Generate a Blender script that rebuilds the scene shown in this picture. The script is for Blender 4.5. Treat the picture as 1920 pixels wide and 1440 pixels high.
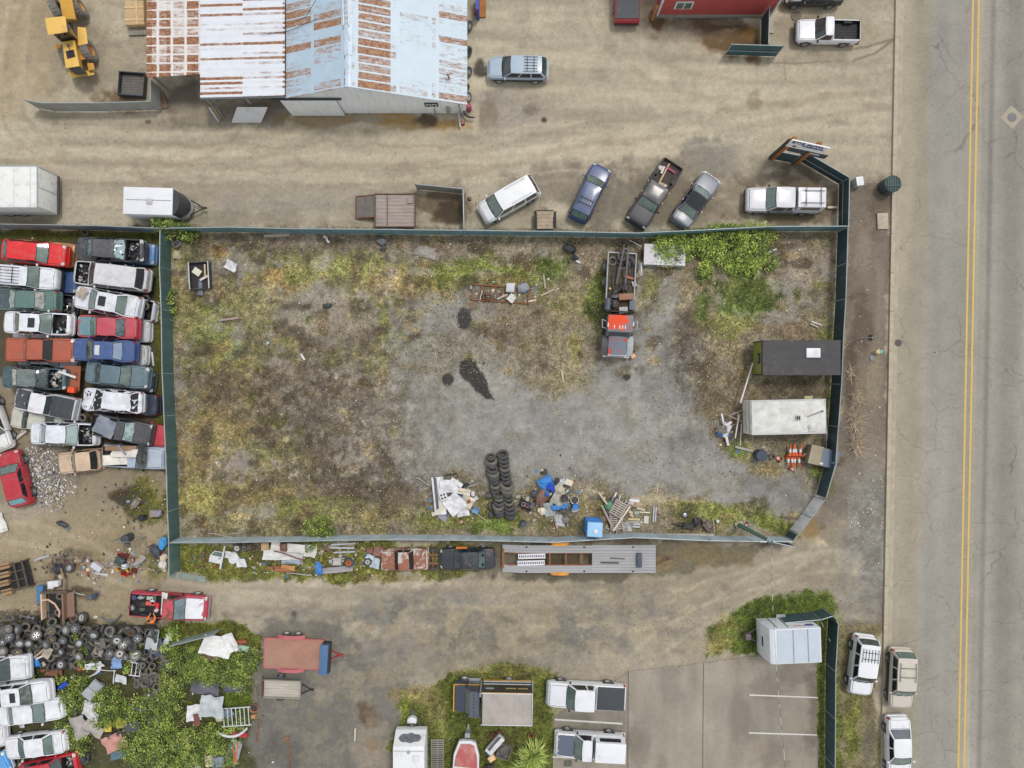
import bpy,bmesh,math,random
import numpy as np
from mathutils import Vector,Matrix,Euler,noise as mn
random.seed(7);rng=np.random.default_rng(11)
R=math.radians
for o in list(bpy.data.objects):bpy.data.objects.remove(o)
SC=bpy.context.scene;COL=SC.collection
# ---------------------------------------------------------------- camera, sky, sun, exposure
HC=54.0;S=24.0
cd=bpy.data.cameras.new('camera');cam=bpy.data.objects.new('camera',cd);COL.objects.link(cam)
cam.location=(0,0,HC);cam.rotation_euler=(0,0,0)
cd.sensor_fit='HORIZONTAL';cd.sensor_width=36.0;cd.lens=18.0/(960/S/HC)
cd.clip_start=0.5;cd.clip_end=3000
SC.camera=cam
W=bpy.data.worlds.new('World');SC.world=W;W.use_nodes=True
nt=W.node_tree;bg=nt.nodes['Background']
sky=nt.nodes.new('ShaderNodeTexSky');sky.sky_type='NISHITA';sky.sun_disc=False
sky.sun_elevation=R(66);sky.sun_rotation=R(40);sky.air_density=1.6;sky.dust_density=1.0;sky.ozone_density=1.0
hs=nt.nodes.new('ShaderNodeHueSaturation');hs.inputs['Saturation'].default_value=0.12
nt.links.new(sky.outputs[0],hs.inputs['Color']);nt.links.new(hs.outputs[0],bg.inputs[0]);bg.inputs[1].default_value=0.138
sd=bpy.data.lights.new('sun','SUN');sd.energy=1.35;sd.angle=R(11);sd.color=(1,.96,.9)
sun=bpy.data.objects.new('sun',sd);COL.objects.link(sun)
sun.rotation_euler=(R(24),0,R(180-40));sun.location=(0,0,40)
SC.view_settings.view_transform='Standard';SC.view_settings.look='None'
SC.view_settings.gamma=1;SC.view_settings.exposure=0.31
SC.cycles.max_bounces=6;SC.cycles.diffuse_bounces=4;SC.cycles.glossy_bounces=2;SC.cycles.transparent_max_bounces=4
# ---------------------------------------------------------------- helpers
K=1.30
def lin(c):
    c/=255.0
    return c/12.92 if c<=.04045 else((c+.055)/1.055)**2.4
def C(r,g,b):return tuple(min(.82,lin(v)/K)for v in(r,g,b))
def P(X,Y,h=0.0):
    k=(HC-h)/HC/S
    return Vector(((X-960)*k,(720-Y)*k,h))
_M={}
def M(col,rough=.55,metal=0,var=.14,sc=1.5,rust=0,dirt=.0,bump=0,coat=0,rcol=(105,62,40),dcol=(150,140,120),rsc=1.2,stretch=None):
    key=(tuple(col),rough,metal,var,sc,rust,dirt,bump,coat,rcol,dcol,rsc,stretch)
    if key in _M:return _M[key]
    m=bpy.data.materials.new('surface_%d'%len(_M));m.use_nodes=True;t=m.node_tree;N=t.nodes;Lk=t.links.new
    b=N['Principled BSDF'];c=C(*col)
    b.inputs['Roughness'].default_value=rough;b.inputs['Metallic'].default_value=metal
    b.inputs['Coat Weight'].default_value=coat;b.inputs['Coat Roughness'].default_value=.12
    tc=N.new('ShaderNodeTexCoord');oi=N.new('ShaderNodeObjectInfo')
    mp=N.new('ShaderNodeVectorMath');mp.operation='MULTIPLY_ADD'
    sv=stretch or(1,1,1);mp.inputs[1].default_value=sv
    cmb=N.new('ShaderNodeCombineXYZ');mm=N.new('ShaderNodeMath');mm.operation='MULTIPLY';mm.inputs[1].default_value=37.0
    Lk(oi.outputs['Random'],mm.inputs[0]);Lk(mm.outputs[0],cmb.inputs[0]);Lk(mm.outputs[0],cmb.inputs[2])
    Lk(tc.outputs['Object'],mp.inputs[0]);Lk(cmb.outputs[0],mp.inputs[2])
    def noise(s,d=4,ro=.6):
        n=N.new('ShaderNodeTexNoise');n.inputs['Scale'].default_value=s;n.inputs['Detail'].default_value=d
        n.inputs['Roughness'].default_value=ro;Lk(mp.outputs[0],n.inputs['Vector']);return n.outputs[0]
    def ramp(inp,a,z):
        r=N.new('ShaderNodeMapRange');r.inputs[1].default_value=a;r.inputs[2].default_value=z
        Lk(inp,r.inputs[0]);return r.outputs[0]
    def mix(f,a,bb):
        x=N.new('ShaderNodeMix');x.data_type='RGBA'
        Lk(f,x.inputs[0])
        for v,i in((a,6),(bb,7)):
            if isinstance(v,tuple):x.inputs[i].default_value=(*v,1)
            else:Lk(v,x.inputs[i])
        return x.outputs[2]
    n1=noise(sc,6,.65)
    out=mix(ramp(n1,.3,.7),tuple(min(.85,v*(1+var))for v in c),tuple(v*(1-var)for v in c))
    if dirt:
        f=ramp(noise(sc*.8+.3,5,.7),.62-.3*dirt,.95-.25*dirt);mu=N.new('ShaderNodeMath');mu.operation='MULTIPLY';mu.inputs[1].default_value=.7
        Lk(f,mu.inputs[0]);out=mix(mu.outputs[0],out,C(*dcol))
    if rust:
        f=ramp(noise(rsc,8,.72),.68-.36*rust,.74-.36*rust);out=mix(f,out,C(*rcol))
        rr=N.new('ShaderNodeMapRange');rr.inputs[3].default_value=rough;rr.inputs[4].default_value=.85;Lk(f,rr.inputs[0]);Lk(rr.outputs[0],b.inputs['Roughness'])
    Lk(out,b.inputs['Base Color'])
    if bump:
        bp=N.new('ShaderNodeBump');bp.inputs['Strength'].default_value=bump;bp.inputs['Distance'].default_value=.05
        Lk(noise(sc*6,4),bp.inputs['Height']);Lk(bp.outputs[0],b.inputs['Normal'])
    _M[key]=m;return m
def paint(col,**k):return M(col,**{**dict(rough=.38,coat=.35,var=.05,dirt=.12),**k})
def old(col,**k):return M(col,**{**dict(rough=.6,var=.14,dirt=.35,sc=1.8),**k})
GLASS=M((62,74,72),rough=.08,var=.45,sc=1.4,coat=.6)
GLASSG=M((98,116,110),rough=.1,var=.35,sc=1.6,coat=.5,dirt=.2)
GLASSD=M((30,34,40),rough=.08,var=.4,sc=1.4,coat=.6)
RUBBER=M((78,78,80),rough=.85,var=.22,sc=3,dirt=.25)
RUBBER2=M((108,104,98),rough=.9,var=.22,sc=3,dirt=.45)
BLACK=M((34,34,36),rough=.7,var=.25,sc=3)
DGREY=M((70,72,74),rough=.65,var=.2,sc=3)
CHROME=M((205,208,212),rough=.25,metal=.7,var=.1)
GALV=M((172,180,184),rough=.45,metal=.35,var=.12,sc=4)
ALLOY=M((196,198,202),rough=.35,metal=.5,var=.12,sc=5)
RUST=M((122,78,54),rough=.9,var=.3,sc=4,dirt=.2)
WOOD=M((158,150,140),rough=.9,var=.22,sc=3,stretch=(.3,3,1))
WOODT=M((190,165,125),rough=.85,var=.18,sc=3)
WHITE=M((226,228,232),rough=.45,var=.06,dirt=.15)
RED=M((176,30,30),rough=.3,coat=.5,var=.1)
AMBER=M((225,130,40),rough=.3,coat=.4,var=.1)
LAMP=M((206,210,208),rough=.15,coat=.6,var=.15,sc=8)
ENG=M((64,60,58),rough=.6,var=.5,sc=6,rust=.25)
class MB:
    def __init__(s):s.v=[];s.f=[];s.mi=[];s.m=0
    def add(s,vs,fs,X=None):
        n=len(s.v)
        s.v+=[tuple(X@Vector(v))for v in vs]if X is not None else[tuple(v)for v in vs]
        s.f+=[tuple(i+n for i in f)for f in fs];s.mi+=[s.m]*len(fs);return s
    def box(s,c,d,rz=0,X=None,tap=1.0,ry=0,rx=0):
        x,y,z=d[0]/2,d[1]/2,d[2]/2
        vs=[(-x,-y,-z),(x,-y,-z),(x,y,-z),(-x,y,-z),(-x*tap,-y*tap,z),(x*tap,-y*tap,z),(x*tap,y*tap,z),(-x*tap,y*tap,z)]
        A=Matrix.Translation(c)@Euler((rx,ry,rz)).to_matrix().to_4x4()
        if X is not None:A=X@A
        return s.add(vs,[(0,3,2,1),(4,5,6,7),(0,1,5,4),(1,2,6,5),(2,3,7,6),(3,0,4,7)],A)
    def lathe(s,prof,n=16,X=None,caps=True):
        vs=[];fs=[];k=len(prof)
        for i in range(n):
            a=2*math.pi*i/n
            vs+=[(r*math.cos(a),r*math.sin(a),z)for r,z in prof]
        for i in range(n):
            j=(i+1)%n
            fs+=[(i*k+q,j*k+q,j*k+q+1,i*k+q+1)for q in range(k-1)]
        if caps:
            fs.append(tuple(i*k for i in reversed(range(n))));fs.append(tuple(i*k+k-1 for i in range(n)))
        return s.add(vs,fs,X)
    def cyl(s,a,b,r,n=10,r2=None):
        a=Vector(a);b=Vector(b);d=b-a;L=d.length
        if L<1e-6:return s
        X=Matrix.Translation(a)@d.to_track_quat('Z','Y').to_matrix().to_4x4()
        return s.lathe([(r,0),(r if r2 is None else r2,L)],n,X)
    def tube(s,pts,r,n=7):
        for a,b in zip(pts[:-1],pts[1:]):s.cyl(a,b,r,n)
        return s
    def prism(s,poly,z0,z1,X=None):
        n=len(poly);vs=[(x,y,z0)for x,y in poly]+[(x,y,z1)for x,y in poly]
        ar=sum(poly[i][0]*poly[(i+1)%n][1]-poly[(i+1)%n][0]*poly[i][1]for i in range(n))
        fs=[tuple(reversed(range(n))),tuple(range(n,2*n))]+[(i,(i+1)%n,n+(i+1)%n,n+i)for i in range(n)]
        if ar<0:fs=[tuple(reversed(f))for f in fs]
        return s.add(vs,fs,X)
    def grid(s,fn,nu,nv,X=None,flip=False):
        vs=[fn(i/nu,j/nv)for j in range(nv+1)for i in range(nu+1)];w=nu+1
        fs=[(j*w+i,j*w+i+1,(j+1)*w+i+1,(j+1)*w+i)for j in range(nv)for i in range(nu)]
        if flip:fs=[tuple(reversed(f))for f in fs]
        return s.add(vs,fs,X)
    def slab(s,fn,nu,nv,t=.015,X=None):
        a=[fn(i/nu,j/nv)for j in range(nv+1)for i in range(nu+1)];w=nu+1;n=len(a)
        q=[(j*w+i,j*w+i+1,(j+1)*w+i+1,(j+1)*w+i)for j in range(nv)for i in range(nu)]
        rim=[i for i in range(w)]+[j*w+nu for j in range(1,nv+1)]+[nv*w+i for i in reversed(range(nu))]+[j*w for j in reversed(range(1,nv))]
        fs=q+[tuple(k+n for k in reversed(f))for f in q]+[(rim[k],rim[k-1],rim[k-1]+n,rim[k]+n)for k in range(len(rim))]
        return s.add(list(a)+[(x,y,z-t)for x,y,z in a],fs,X)
    def blob(s,c,r,amp=.2,seed=0,sub=2,f=1.5):
        bm=bmesh.new();bmesh.ops.create_icosphere(bm,subdivisions=sub,radius=1)
        vs=[]
        for v in bm.verts:
            k=1+amp*mn.noise(v.co*f+Vector((seed*7.1,seed*3.3,0)))
            vs.append((c[0]+v.co.x*r[0]*k,c[1]+v.co.y*r[1]*k,c[2]+v.co.z*r[2]*k))
        fs=[tuple(q.index for q in fc.verts)for fc in bm.faces];bm.free();return s.add(vs,fs)
    def mesh(s,name,bevel=0,smooth=35):
        me=bpy.data.meshes.new(name);me.from_pydata(s.v,[],s.f);me.update()
        if any(s.mi):me.polygons.foreach_set('material_index',s.mi)
        if bevel:
            bm=bmesh.new();bm.from_mesh(me)
            bmesh.ops.bevel(bm,geom=[e for e in bm.edges if e.is_manifold and e.calc_face_angle(0)>.5],offset=bevel,segments=2,affect='EDGES',profile=.6);bm.to_mesh(me);bm.free()
        if smooth:
            me.polygons.foreach_set('use_smooth',[True]*len(me.polygons));me.set_sharp_from_angle(angle=R(smooth))
        return me
def tag(o,label=None,cat=None,group=None,kind=None):
    for k,v in(('label',label),('category',cat),('group',group),('kind',kind)):
        if v:o[k]=v
    return o
def link(name,me,mats,par=None):
    o=bpy.data.objects.new(name,me);COL.objects.link(o)
    if me is not None and not len(me.materials):
        for m in(mats if isinstance(mats,(list,tuple))else[mats]):me.materials.append(m)
    if par is not None:o.parent=par
    return o
def part(name,mb,mat,par,label=None,bevel=0,smooth=35):
    o=link(name,mb.mesh(name,bevel,smooth),mat,par)
    if label:o['label']=label
    return o
def T(name,label,cat,loc,rz=0,group=None,rx=0,ry=0):
    o=bpy.data.objects.new(name,None);COL.objects.link(o);o.empty_display_size=.3
    o.location=loc;o.rotation_euler=(rx,ry,rz);return tag(o,label,cat,group)
def solo(name,label,cat,mb,mat,loc=(0,0,0),rz=0,group=None,bevel=0,smooth=35,rx=0,ry=0,kind=None):
    o=part(name,mb,mat,None,None,bevel,smooth);o.location=loc;o.rotation_euler=(rx,ry,rz)
    return tag(o,label,cat,group,kind)
def copy_tree(o,par=None):
    c=o.copy();COL.objects.link(c)
    if par is not None:c.parent=par
    for ch in o.children:copy_tree(ch,c)
    return c
_F={}
def text_mb(mb,s,size,X,ext=.006,bold=0,sx=1.0):
    cu=bpy.data.curves.new('lettering','FONT');cu.body=s;cu.size=size;cu.extrude=ext;cu.align_x='CENTER';cu.align_y='CENTER';cu.offset=bold;cu.resolution_u=3
    ob=bpy.data.objects.new('lettering',cu);COL.objects.link(ob)
    dg=bpy.context.evaluated_depsgraph_get();me=bpy.data.meshes.new_from_object(ob.evaluated_get(dg))
    mb.add([(v.co.x*sx,v.co.y,v.co.z)for v in me.vertices],[tuple(p.vertices)for p in me.polygons],X)
    bpy.data.objects.remove(ob);bpy.data.meshes.remove(me);bpy.data.curves.remove(cu);return mb
# ---------------------------------------------------------------- ground colours, computed on a fine sheet
def vnoise(x,y,sx,sy=None,seed=0):
    sy=sy or sx;g=np.random.default_rng(seed).random((256,256)).astype(np.float32)
    u=x/sx+1000.3;v=y/sy+1000.7;i=np.floor(u).astype(int);j=np.floor(v).astype(int);a=u-i;b=v-j
    a=a*a*(3-2*a);b=b*b*(3-2*b);i0,i1,j0,j1=i%256,(i+1)%256,j%256,(j+1)%256
    return(g[i0,j0]*(1-a)+g[i1,j0]*a)*(1-b)+(g[i0,j1]*(1-a)+g[i1,j1]*a)*b
def fbm(x,y,s,o=4,seed=0,asp=1.0,g=.55):
    t=0;A=1;n=0
    for k in range(o):t=t+A*vnoise(x,y,s/2**k*asp,s/2**k,seed+17*k);n+=A;A*=g
    return t/n
class Field:
    """albedo (photo-like sRGB 0-255) over photo-pixel coordinates"""
    def __init__(s,x,y,base):
        s.x,s.y=x,y;s.px=960+x*S;s.py=720-y*S
        s.c=np.empty(x.shape+(3,),np.float32);s.c[:]=base
        s.wx=(fbm(x,y,2.6,6,3,g=.66)-.5)*2.6;s.wy=(fbm(x,y,2.6,6,41,g=.66)-.5)*2.6;s.n1=fbm(x,y,1.3,5,77);s.n2=fbm(x,y,.45,3,99)
        s.g=np.zeros(x.shape,np.float32);s.d=np.zeros(x.shape,np.float32)
    def sdf(s,poly,warp):
        X=s.px+s.wx*warp;Y=s.py+s.wy*warp;d=np.full(X.shape,1e9,np.float32);ins=np.zeros(X.shape,bool);n=len(poly)
        for i in range(n):
            (ax,ay),(bx,by)=poly[i],poly[(i+1)%n];ex,ey=bx-ax,by-ay
            t=np.clip(((X-ax)*ex+(Y-ay)*ey)/(ex*ex+ey*ey+1e-6),0,1)
            d=np.minimum(d,np.hypot(X-ax-t*ex,Y-ay-t*ey))
            c=((ay>Y)!=(by>Y))&(X<ex*(Y-ay)/(ey+1e-9)+ax);ins^=c
        return np.where(ins,d,-d)
    def put(s,m,col,g=None,d=None,mott=0):
        if mott:m=m*np.clip((s.n1-.5)*mott+1,0,1.0)
        s.c+=m[...,None]*(np.array(col,np.float32)-s.c)
        if g is not None:s.g+=m*(g-s.g)
        if d is not None:s.d+=m*(d-s.d)
    def poly(s,pts,col,soft=8,warp=30,a=1.0,**k):
        xs=[p[0]for p in pts];ys=[p[1]for p in pts];pad=warp+soft+4
        bx=np.where((s.px[0]>min(xs)-pad)&(s.px[0]<max(xs)+pad))[0];by=np.where((s.py[:,0]>min(ys)-pad)&(s.py[:,0]<max(ys)+pad))[0]
        if len(bx)==0 or len(by)==0:return
        sl=(slice(by[0],by[-1]+1),slice(bx[0],bx[-1]+1));q=s.view(sl)
        m=np.clip(q.sdf(pts,warp)/soft+.5,0,1);m=m*m*(3-2*m)*a;q.put(m,col,**k)
    def track(s,pts,w,col,a=.5,gauge=38):
        """a pair of wheel ruts along a bent line"""
        P_=np.array(pts,float);t=np.linspace(0,len(P_)-1,len(P_)*8);Q=np.stack([np.interp(t,range(len(P_)),P_[:,k])for k in(0,1)],1)
        for _ in range(6):Q[1:-1]=(Q[:-2]+2*Q[1:-1]+Q[2:])/4
        D=np.gradient(Q,axis=0);D/=np.linalg.norm(D,axis=1)[:,None];Nn=np.stack([-D[:,1],D[:,0]],1)
        for sg in(-.5,.5):A=Q+Nn*gauge*sg;s.poly([tuple(v)for v in A+Nn*w/2]+[tuple(v)for v in(A-Nn*w/2)[::-1]],col,w*.9,5,a,mott=1.6)
    def view(s,sl):
        q=Field.__new__(Field)
        for k in('x','y','px','py','c','wx','wy','n1','n2','g','d'):setattr(q,k,getattr(s,k)[sl])
        return q
    def blob(s,X,Y,rx,ry=None,col=(0,0,0),a=1.0,warp=1.0,edge=.35,rot=0,**k):
        ry=ry or rx;pad=max(rx,ry)*(1.6+warp)
        bx=np.where(abs(s.px[0]-X)<pad)[0];by=np.where(abs(s.py[:,0]-Y)<pad)[0]
        if len(bx)==0 or len(by)==0:return
        sl=(slice(by[0],by[-1]+1),slice(bx[0],bx[-1]+1));q=s.view(sl)
        dx=q.px-X;dy=q.py-Y
        if rot:cr,sr=math.cos(R(rot)),math.sin(R(rot));dx,dy=dx*cr+dy*sr,-dx*sr+dy*cr
        r=np.hypot(dx/rx,dy/ry)+warp*(.55*q.wx+1.2*(q.n1-.5)+.5*(q.n2-.5))
        m=np.clip((1-r)/edge+.5,0,1);m=m*m*(3-2*m)*a;q.put(m,col,**k)
def axis(a,b,st,far):
    f=np.arange(a,b+st/2,st);return np.concatenate([[-far,-far/3,a-60,a-12],f,[b+12,b+60,far/3,far]])if far else f
def sheet(name,F,zz,z,mat,mask=None):
    ny,nx=F.x.shape;co=np.stack([F.x,F.y,zz+z],-1).reshape(-1,3).astype(np.float32)
    j,i=np.meshgrid(np.arange(ny-1),np.arange(nx-1),indexing='ij');a=(j*nx+i).ravel()
    q=np.stack([a,a+1,a+nx+1,a+nx],-1)
    if mask is not None:q=q[(mask[:-1,:-1]&mask[1:,1:]&mask[1:,:-1]&mask[:-1,1:]).ravel()]
    me=bpy.data.meshes.new(name);me.vertices.add(len(co));me.vertices.foreach_set('co',co.ravel())
    me.loops.add(q.size);me.loops.foreach_set('vertex_index',q.ravel().astype(np.int32));me.polygons.add(len(q))
    me.polygons.foreach_set('loop_start',np.arange(0,q.size,4,dtype=np.int32));me.update(calc_edges=True)
    l=np.clip(F.c/255,0,1);l=np.where(l<=.04045,l/12.92,((l+.055)/1.055)**2.4)/K
    ca=me.color_attributes.new('albedo','FLOAT_COLOR','POINT');rgba=np.ones((len(co),4),np.float32);rgba[:,:3]=l.reshape(-1,3);rgba[:,3]=np.clip(F.d+F.g,0,1).ravel();ca.data.foreach_set('color',rgba.ravel())
    me.polygons.foreach_set('use_smooth',np.ones(len(q),bool));o=link(name,me,mat);o['kind']='structure';return o
def ground_mat(name,grain=.35,bump=.5,cracks=0,speck=0):
    m=bpy.data.materials.new(name);m.use_nodes=True;t=m.node_tree;N=t.nodes;Lk=t.links.new;b=N['Principled BSDF'];b.inputs['Roughness'].default_value=.95;b.inputs['Specular IOR Level'].default_value=.2
    at=N.new('ShaderNodeAttribute');at.attribute_name='albedo';tc=N.new('ShaderNodeTexCoord')
    def nz(s,d,ro=.7):
        n=N.new('ShaderNodeTexNoise');n.inputs['Scale'].default_value=s;n.inputs['Detail'].default_value=d;n.inputs['Roughness'].default_value=ro;Lk(tc.outputs['Object'],n.inputs['Vector']);return n.outputs[0]
    def mr(i,a,z,c,d):
        r=N.new('ShaderNodeMapRange');[r.inputs[k+1].__setattr__('default_value',v)for k,v in enumerate((a,z,c,d))];Lk(i,r.inputs[0]);return r.outputs[0]
    def mul(col,f):
        x=N.new('ShaderNodeVectorMath');x.operation='SCALE';Lk(col,x.inputs[0]);Lk(f,x.inputs['Scale']);return x.outputs[0]
    out=at.outputs['Color']
    for s_,d_,k_,e_ in((3.2,8,1,.5),(10,5,.7,.9),(26,3,.4,.8)):
        a_=N.new('ShaderNodeMath');a_.operation='MULTIPLY_ADD';Lk(at.outputs['Alpha'],a_.inputs[0]);a_.inputs[1].default_value=e_*(1 if grain>.11 else 0);a_.inputs[2].default_value=grain*k_
        b_=N.new('ShaderNodeMath');b_.operation='MULTIPLY_ADD';Lk(mr(nz(s_,d_),.28,.72,-1,1),b_.inputs[0]);Lk(a_.outputs[0],b_.inputs[1]);b_.inputs[2].default_value=1;c_=N.new('ShaderNodeMath');c_.operation='MAXIMUM';Lk(b_.outputs[0],c_.inputs[0]);c_.inputs[1].default_value=.25;out=mul(out,c_.outputs[0])
    if speck:
        v=N.new('ShaderNodeTexVoronoi');v.inputs['Scale'].default_value=5;Lk(tc.outputs['Object'],v.inputs['Vector']);out=mul(out,mr(v.outputs['Distance'],.05,.16,1+speck,1))
    if cracks:
        w=N.new('ShaderNodeVectorMath');w.operation='MULTIPLY_ADD';w.inputs[1].default_value=(1.6,1.6,0);n=N.new('ShaderNodeTexNoise');n.inputs['Scale'].default_value=.7;n.inputs['Detail'].default_value=5;Lk(tc.outputs['Object'],n.inputs['Vector']);Lk(n.outputs['Color'],w.inputs[0]);Lk(tc.outputs['Object'],w.inputs[2])
        for sc_,th,dk in((.22,.008,.66),(.8,.012,.78),(2.4,.035,.84)):
            v=N.new('ShaderNodeTexVoronoi');v.feature='DISTANCE_TO_EDGE';v.inputs['Scale'].default_value=sc_;Lk(w.outputs[0],v.inputs['Vector'])
            f=mr(v.outputs['Distance'],0,th,dk,1);k=nz(.16+sc_*.2,2);g=N.new('ShaderNodeMath');g.operation='MAXIMUM';Lk(f,g.inputs[0]);Lk(mr(k,.46,.58,1,0),g.inputs[1]);out=mul(out,g.outputs[0])
    Lk(out,b.inputs['Base Color'])
    bp=N.new('ShaderNodeBump');bp.inputs['Strength'].default_value=bump;bp.inputs['Distance'].default_value=.06;Lk(nz(6,6),bp.inputs['Height']);Lk(bp.outputs[0],b.inputs['Normal'])
    return m
xs=axis(-43,43,.1,900);ys=axis(-33,33,.1,900);GX,GY=np.meshgrid(xs,ys);G=Field(GX,GY,(178,168,147))
n_lo=fbm(GX,GY,7,5,5);n_st=fbm(GX,GY,.9,3,8,asp=9);n_hi=fbm(GX,GY,.8,4,21)
G.c*=(1+.26*(n_lo-.5)+.30*(n_st-.5)+.10*(n_hi-.5))[...,None]
LOT=[(312,428),(1588,428),(1572,868),(1487,1012),(314,1012)]
# north yard
for a in[(60,60,110,90,(168,150,122),.8),(190,120,90,70,(164,152,132),.8),(230,190,60,20,(118,96,72),.8),(345,190,50,45,(118,110,98),.9),(470,215,80,25,(150,142,128),.9),(620,222,90,14,(150,130,98),.8),(740,225,60,16,(170,138,88),.9),(845,232,40,14,(180,146,96),.9),(800,222,26,12,(92,80,66),.9),(690,224,30,10,(160,152,138),.9),
          (500,300,420,40,(192,180,157),.8),(300,350,250,25,(172,160,140),.7),(560,380,160,30,(158,150,138),.7),(480,410,120,14,(148,138,122),.6),(950,215,60,45,(164,155,144),.8),(915,215,20,26,(140,128,112),.8),(990,205,14,12,(128,118,106),.8),(1150,300,300,60,(190,178,156),.7),
          (820,385,50,35,(105,90,72),.75),(840,400,25,20,(76,66,54),.8),(1080,350,120,45,(140,130,116),.8),(1210,370,120,60,(128,120,106),.75),(1340,300,60,40,(142,136,126),.9),(1330,380,90,55,(140,128,110),.75),(1470,320,70,30,(100,92,82),.8),(1490,385,90,40,(118,104,84),.85),(1420,300,40,30,(182,172,150),.7),
          (1380,80,60,30,(112,88,62),.9),(1340,60,40,22,(120,100,78),.85),(1405,60,14,14,(140,105,50),.6),(1310,45,90,14,(92,80,66),.85),(1260,60,40,20,(150,140,122),.7),(1230,40,14,26,(92,70,48),.8),(1500,50,60,40,(150,138,116),.7),(1600,70,50,30,(160,148,126),.7),(1530,110,70,14,(140,128,110),.7),
          (1413,190,14,18,(150,138,118),.9),(1405,145,16,6,(198,188,164),.8),(1020,225,4,4,(70,60,50),.8),(899,126,10,16,(92,86,78),.95),(905,138,8,5,(92,86,78),.95),(1140,245,20,14,(160,150,134),.6),(1580,120,40,5,(128,118,102),.7),(277,228,6,5,(110,98,82),.9)]:
    G.blob(a[0],a[1],a[2],a[3],a[4],a[5],warp=1.1,edge=.7)
for y0,c in((250,(196,184,160)),(272,(166,154,134)),(292,(198,187,164)),(318,(168,157,138)),(338,(190,179,156)),(356,(166,155,138))):
    G.poly([(-90,y0-3),(300,y0-4),(700,y0-2),(1100,y0-18),(1100,y0-12),(700,y0+4),(300,y0+3),(-90,y0+5)],c,6,14,.65)
G.poly([(-90,240),(60,215),(120,190),(60,120),(40,30),(60,-80),(-90,-80)],(174,158,130),50,40,.7)
# verge by the street and the south-east gravel
G.poly([(1590,330),(1680,330),(1660,900),(1655,1180),(1560,1180),(1500,1030),(1560,900),(1588,430)],(128,117,104),14,20)
for a in[(1640,380,30,60,(112,100,84),.8),(1620,470,14,60,(148,136,120),.7),(1650,560,10,80,(142,132,118),.8),(1615,600,20,60,(104,92,80),.8),(1640,720,14,60,(150,138,116),.8),(1610,780,16,70,(140,124,104),.8),(1640,860,18,60,(146,136,120),.8),(1595,700,10,60,(96,84,70),.7),(1590,960,60,60,(140,130,114),.8),(1620,980,30,60,(150,148,144),.8),(1560,1010,60,30,(158,146,124),.7),(1535,1022,16,14,(214,198,168),.85),(1520,985,16,20,(150,122,78),.7),(1610,1080,40,60,(136,133,126),.8),(1600,1150,40,40,(128,122,112),.7),(1560,930,30,30,(112,100,88),.7)]:
    G.blob(a[0],a[1],a[2],a[3],a[4],a[5],warp=1.2,edge=.8)
G.poly([(1440,60),(1690,60),(1686,300),(1530,320),(1440,250)],(178,167,146),30,30,.6)
for p in([(1600,88),(1675,70),(1676,74),(1602,92)],[(1680,70),(1640,95),(1600,112),(1601,115),(1645,98),(1682,74)],[(1440,118),(1560,112),(1560,114),(1440,121)],[(1470,110),(1472,110),(1472,150),(1470,150)]):G.poly(p,(128,118,102),3,6,.8)
# south lane, dark gravel, wreck yard
G.poly([(300,1090),(520,1094),(800,1090),(1000,1082),(1240,1080),(1400,1040),(1500,1020),(1600,1030),(1600,1200),(1380,1215),(1330,1250),(1100,1275),(700,1290),(640,1200),(500,1180),(300,1170)],(168,158,140),16,30)
for a in[(700,1100,250,14,(202,190,166),.8),(450,1120,200,24,(184,173,152),.8),(560,1160,200,30,(172,162,146),.7),(860,1120,130,22,(150,144,134),.75),(1000,1100,150,18,(176,164,140),.7),(1140,1110,30,14,(200,186,156),.6),(1230,1090,120,30,(160,150,130),.8),(900,1190,130,50,(168,154,124),.6),(760,1180,60,40,(146,142,136),.8),(1060,1180,120,60,(158,149,132),.7),(950,1230,100,30,(150,140,122),.7),(1250,1200,120,40,(172,160,138),.7),(1340,1110,90,40,(164,152,130),.7),(820,1235,70,30,(142,132,116),.6),(1180,1240,80,14,(188,176,152),.6),(1550,1100,50,60,(150,140,122),.7)]:
    G.blob(a[0],a[1],a[2],a[3],a[4],a[5],warp=1.3,edge=.8)
G.poly([(490,1180),(640,1170),(740,1220),(800,1300),(740,1360),(742,1520),(460,1520),(480,1300)],(116,113,107),24,60)
for a in[(600,1330,60,60,(122,118,110),.8),(680,1350,30,80,(136,130,120),.8),(700,1400,30,60,(158,148,134),.85),(690,1340,24,22,(96,78,58),.8),(700,1395,12,14,(140,108,78),.7),(540,1400,50,40,(100,98,92),.8),(640,1290,30,30,(128,120,104),.7),(720,1270,40,24,(150,138,116),.7),(520,1190,60,14,(112,108,100),.8),(588,1265,14,10,(132,122,96),.7),(770,1320,40,20,(140,122,90),.6)]:
    G.blob(a[0],a[1],a[2],a[3],a[4],a[5],warp=1.2,edge=.8)
G.poly([(-90,425),(312,425),(316,900),(-90,900)],(92,84,66),10,20)
G.poly([(-90,900),(310,880),(314,1080),(250,1170),(-90,1170)],(164,150,124),20,30);G.poly([(-90,700),(40,720),(120,840),(310,890),(310,960),(-90,980)],(150,138,116),20,30)
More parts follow.
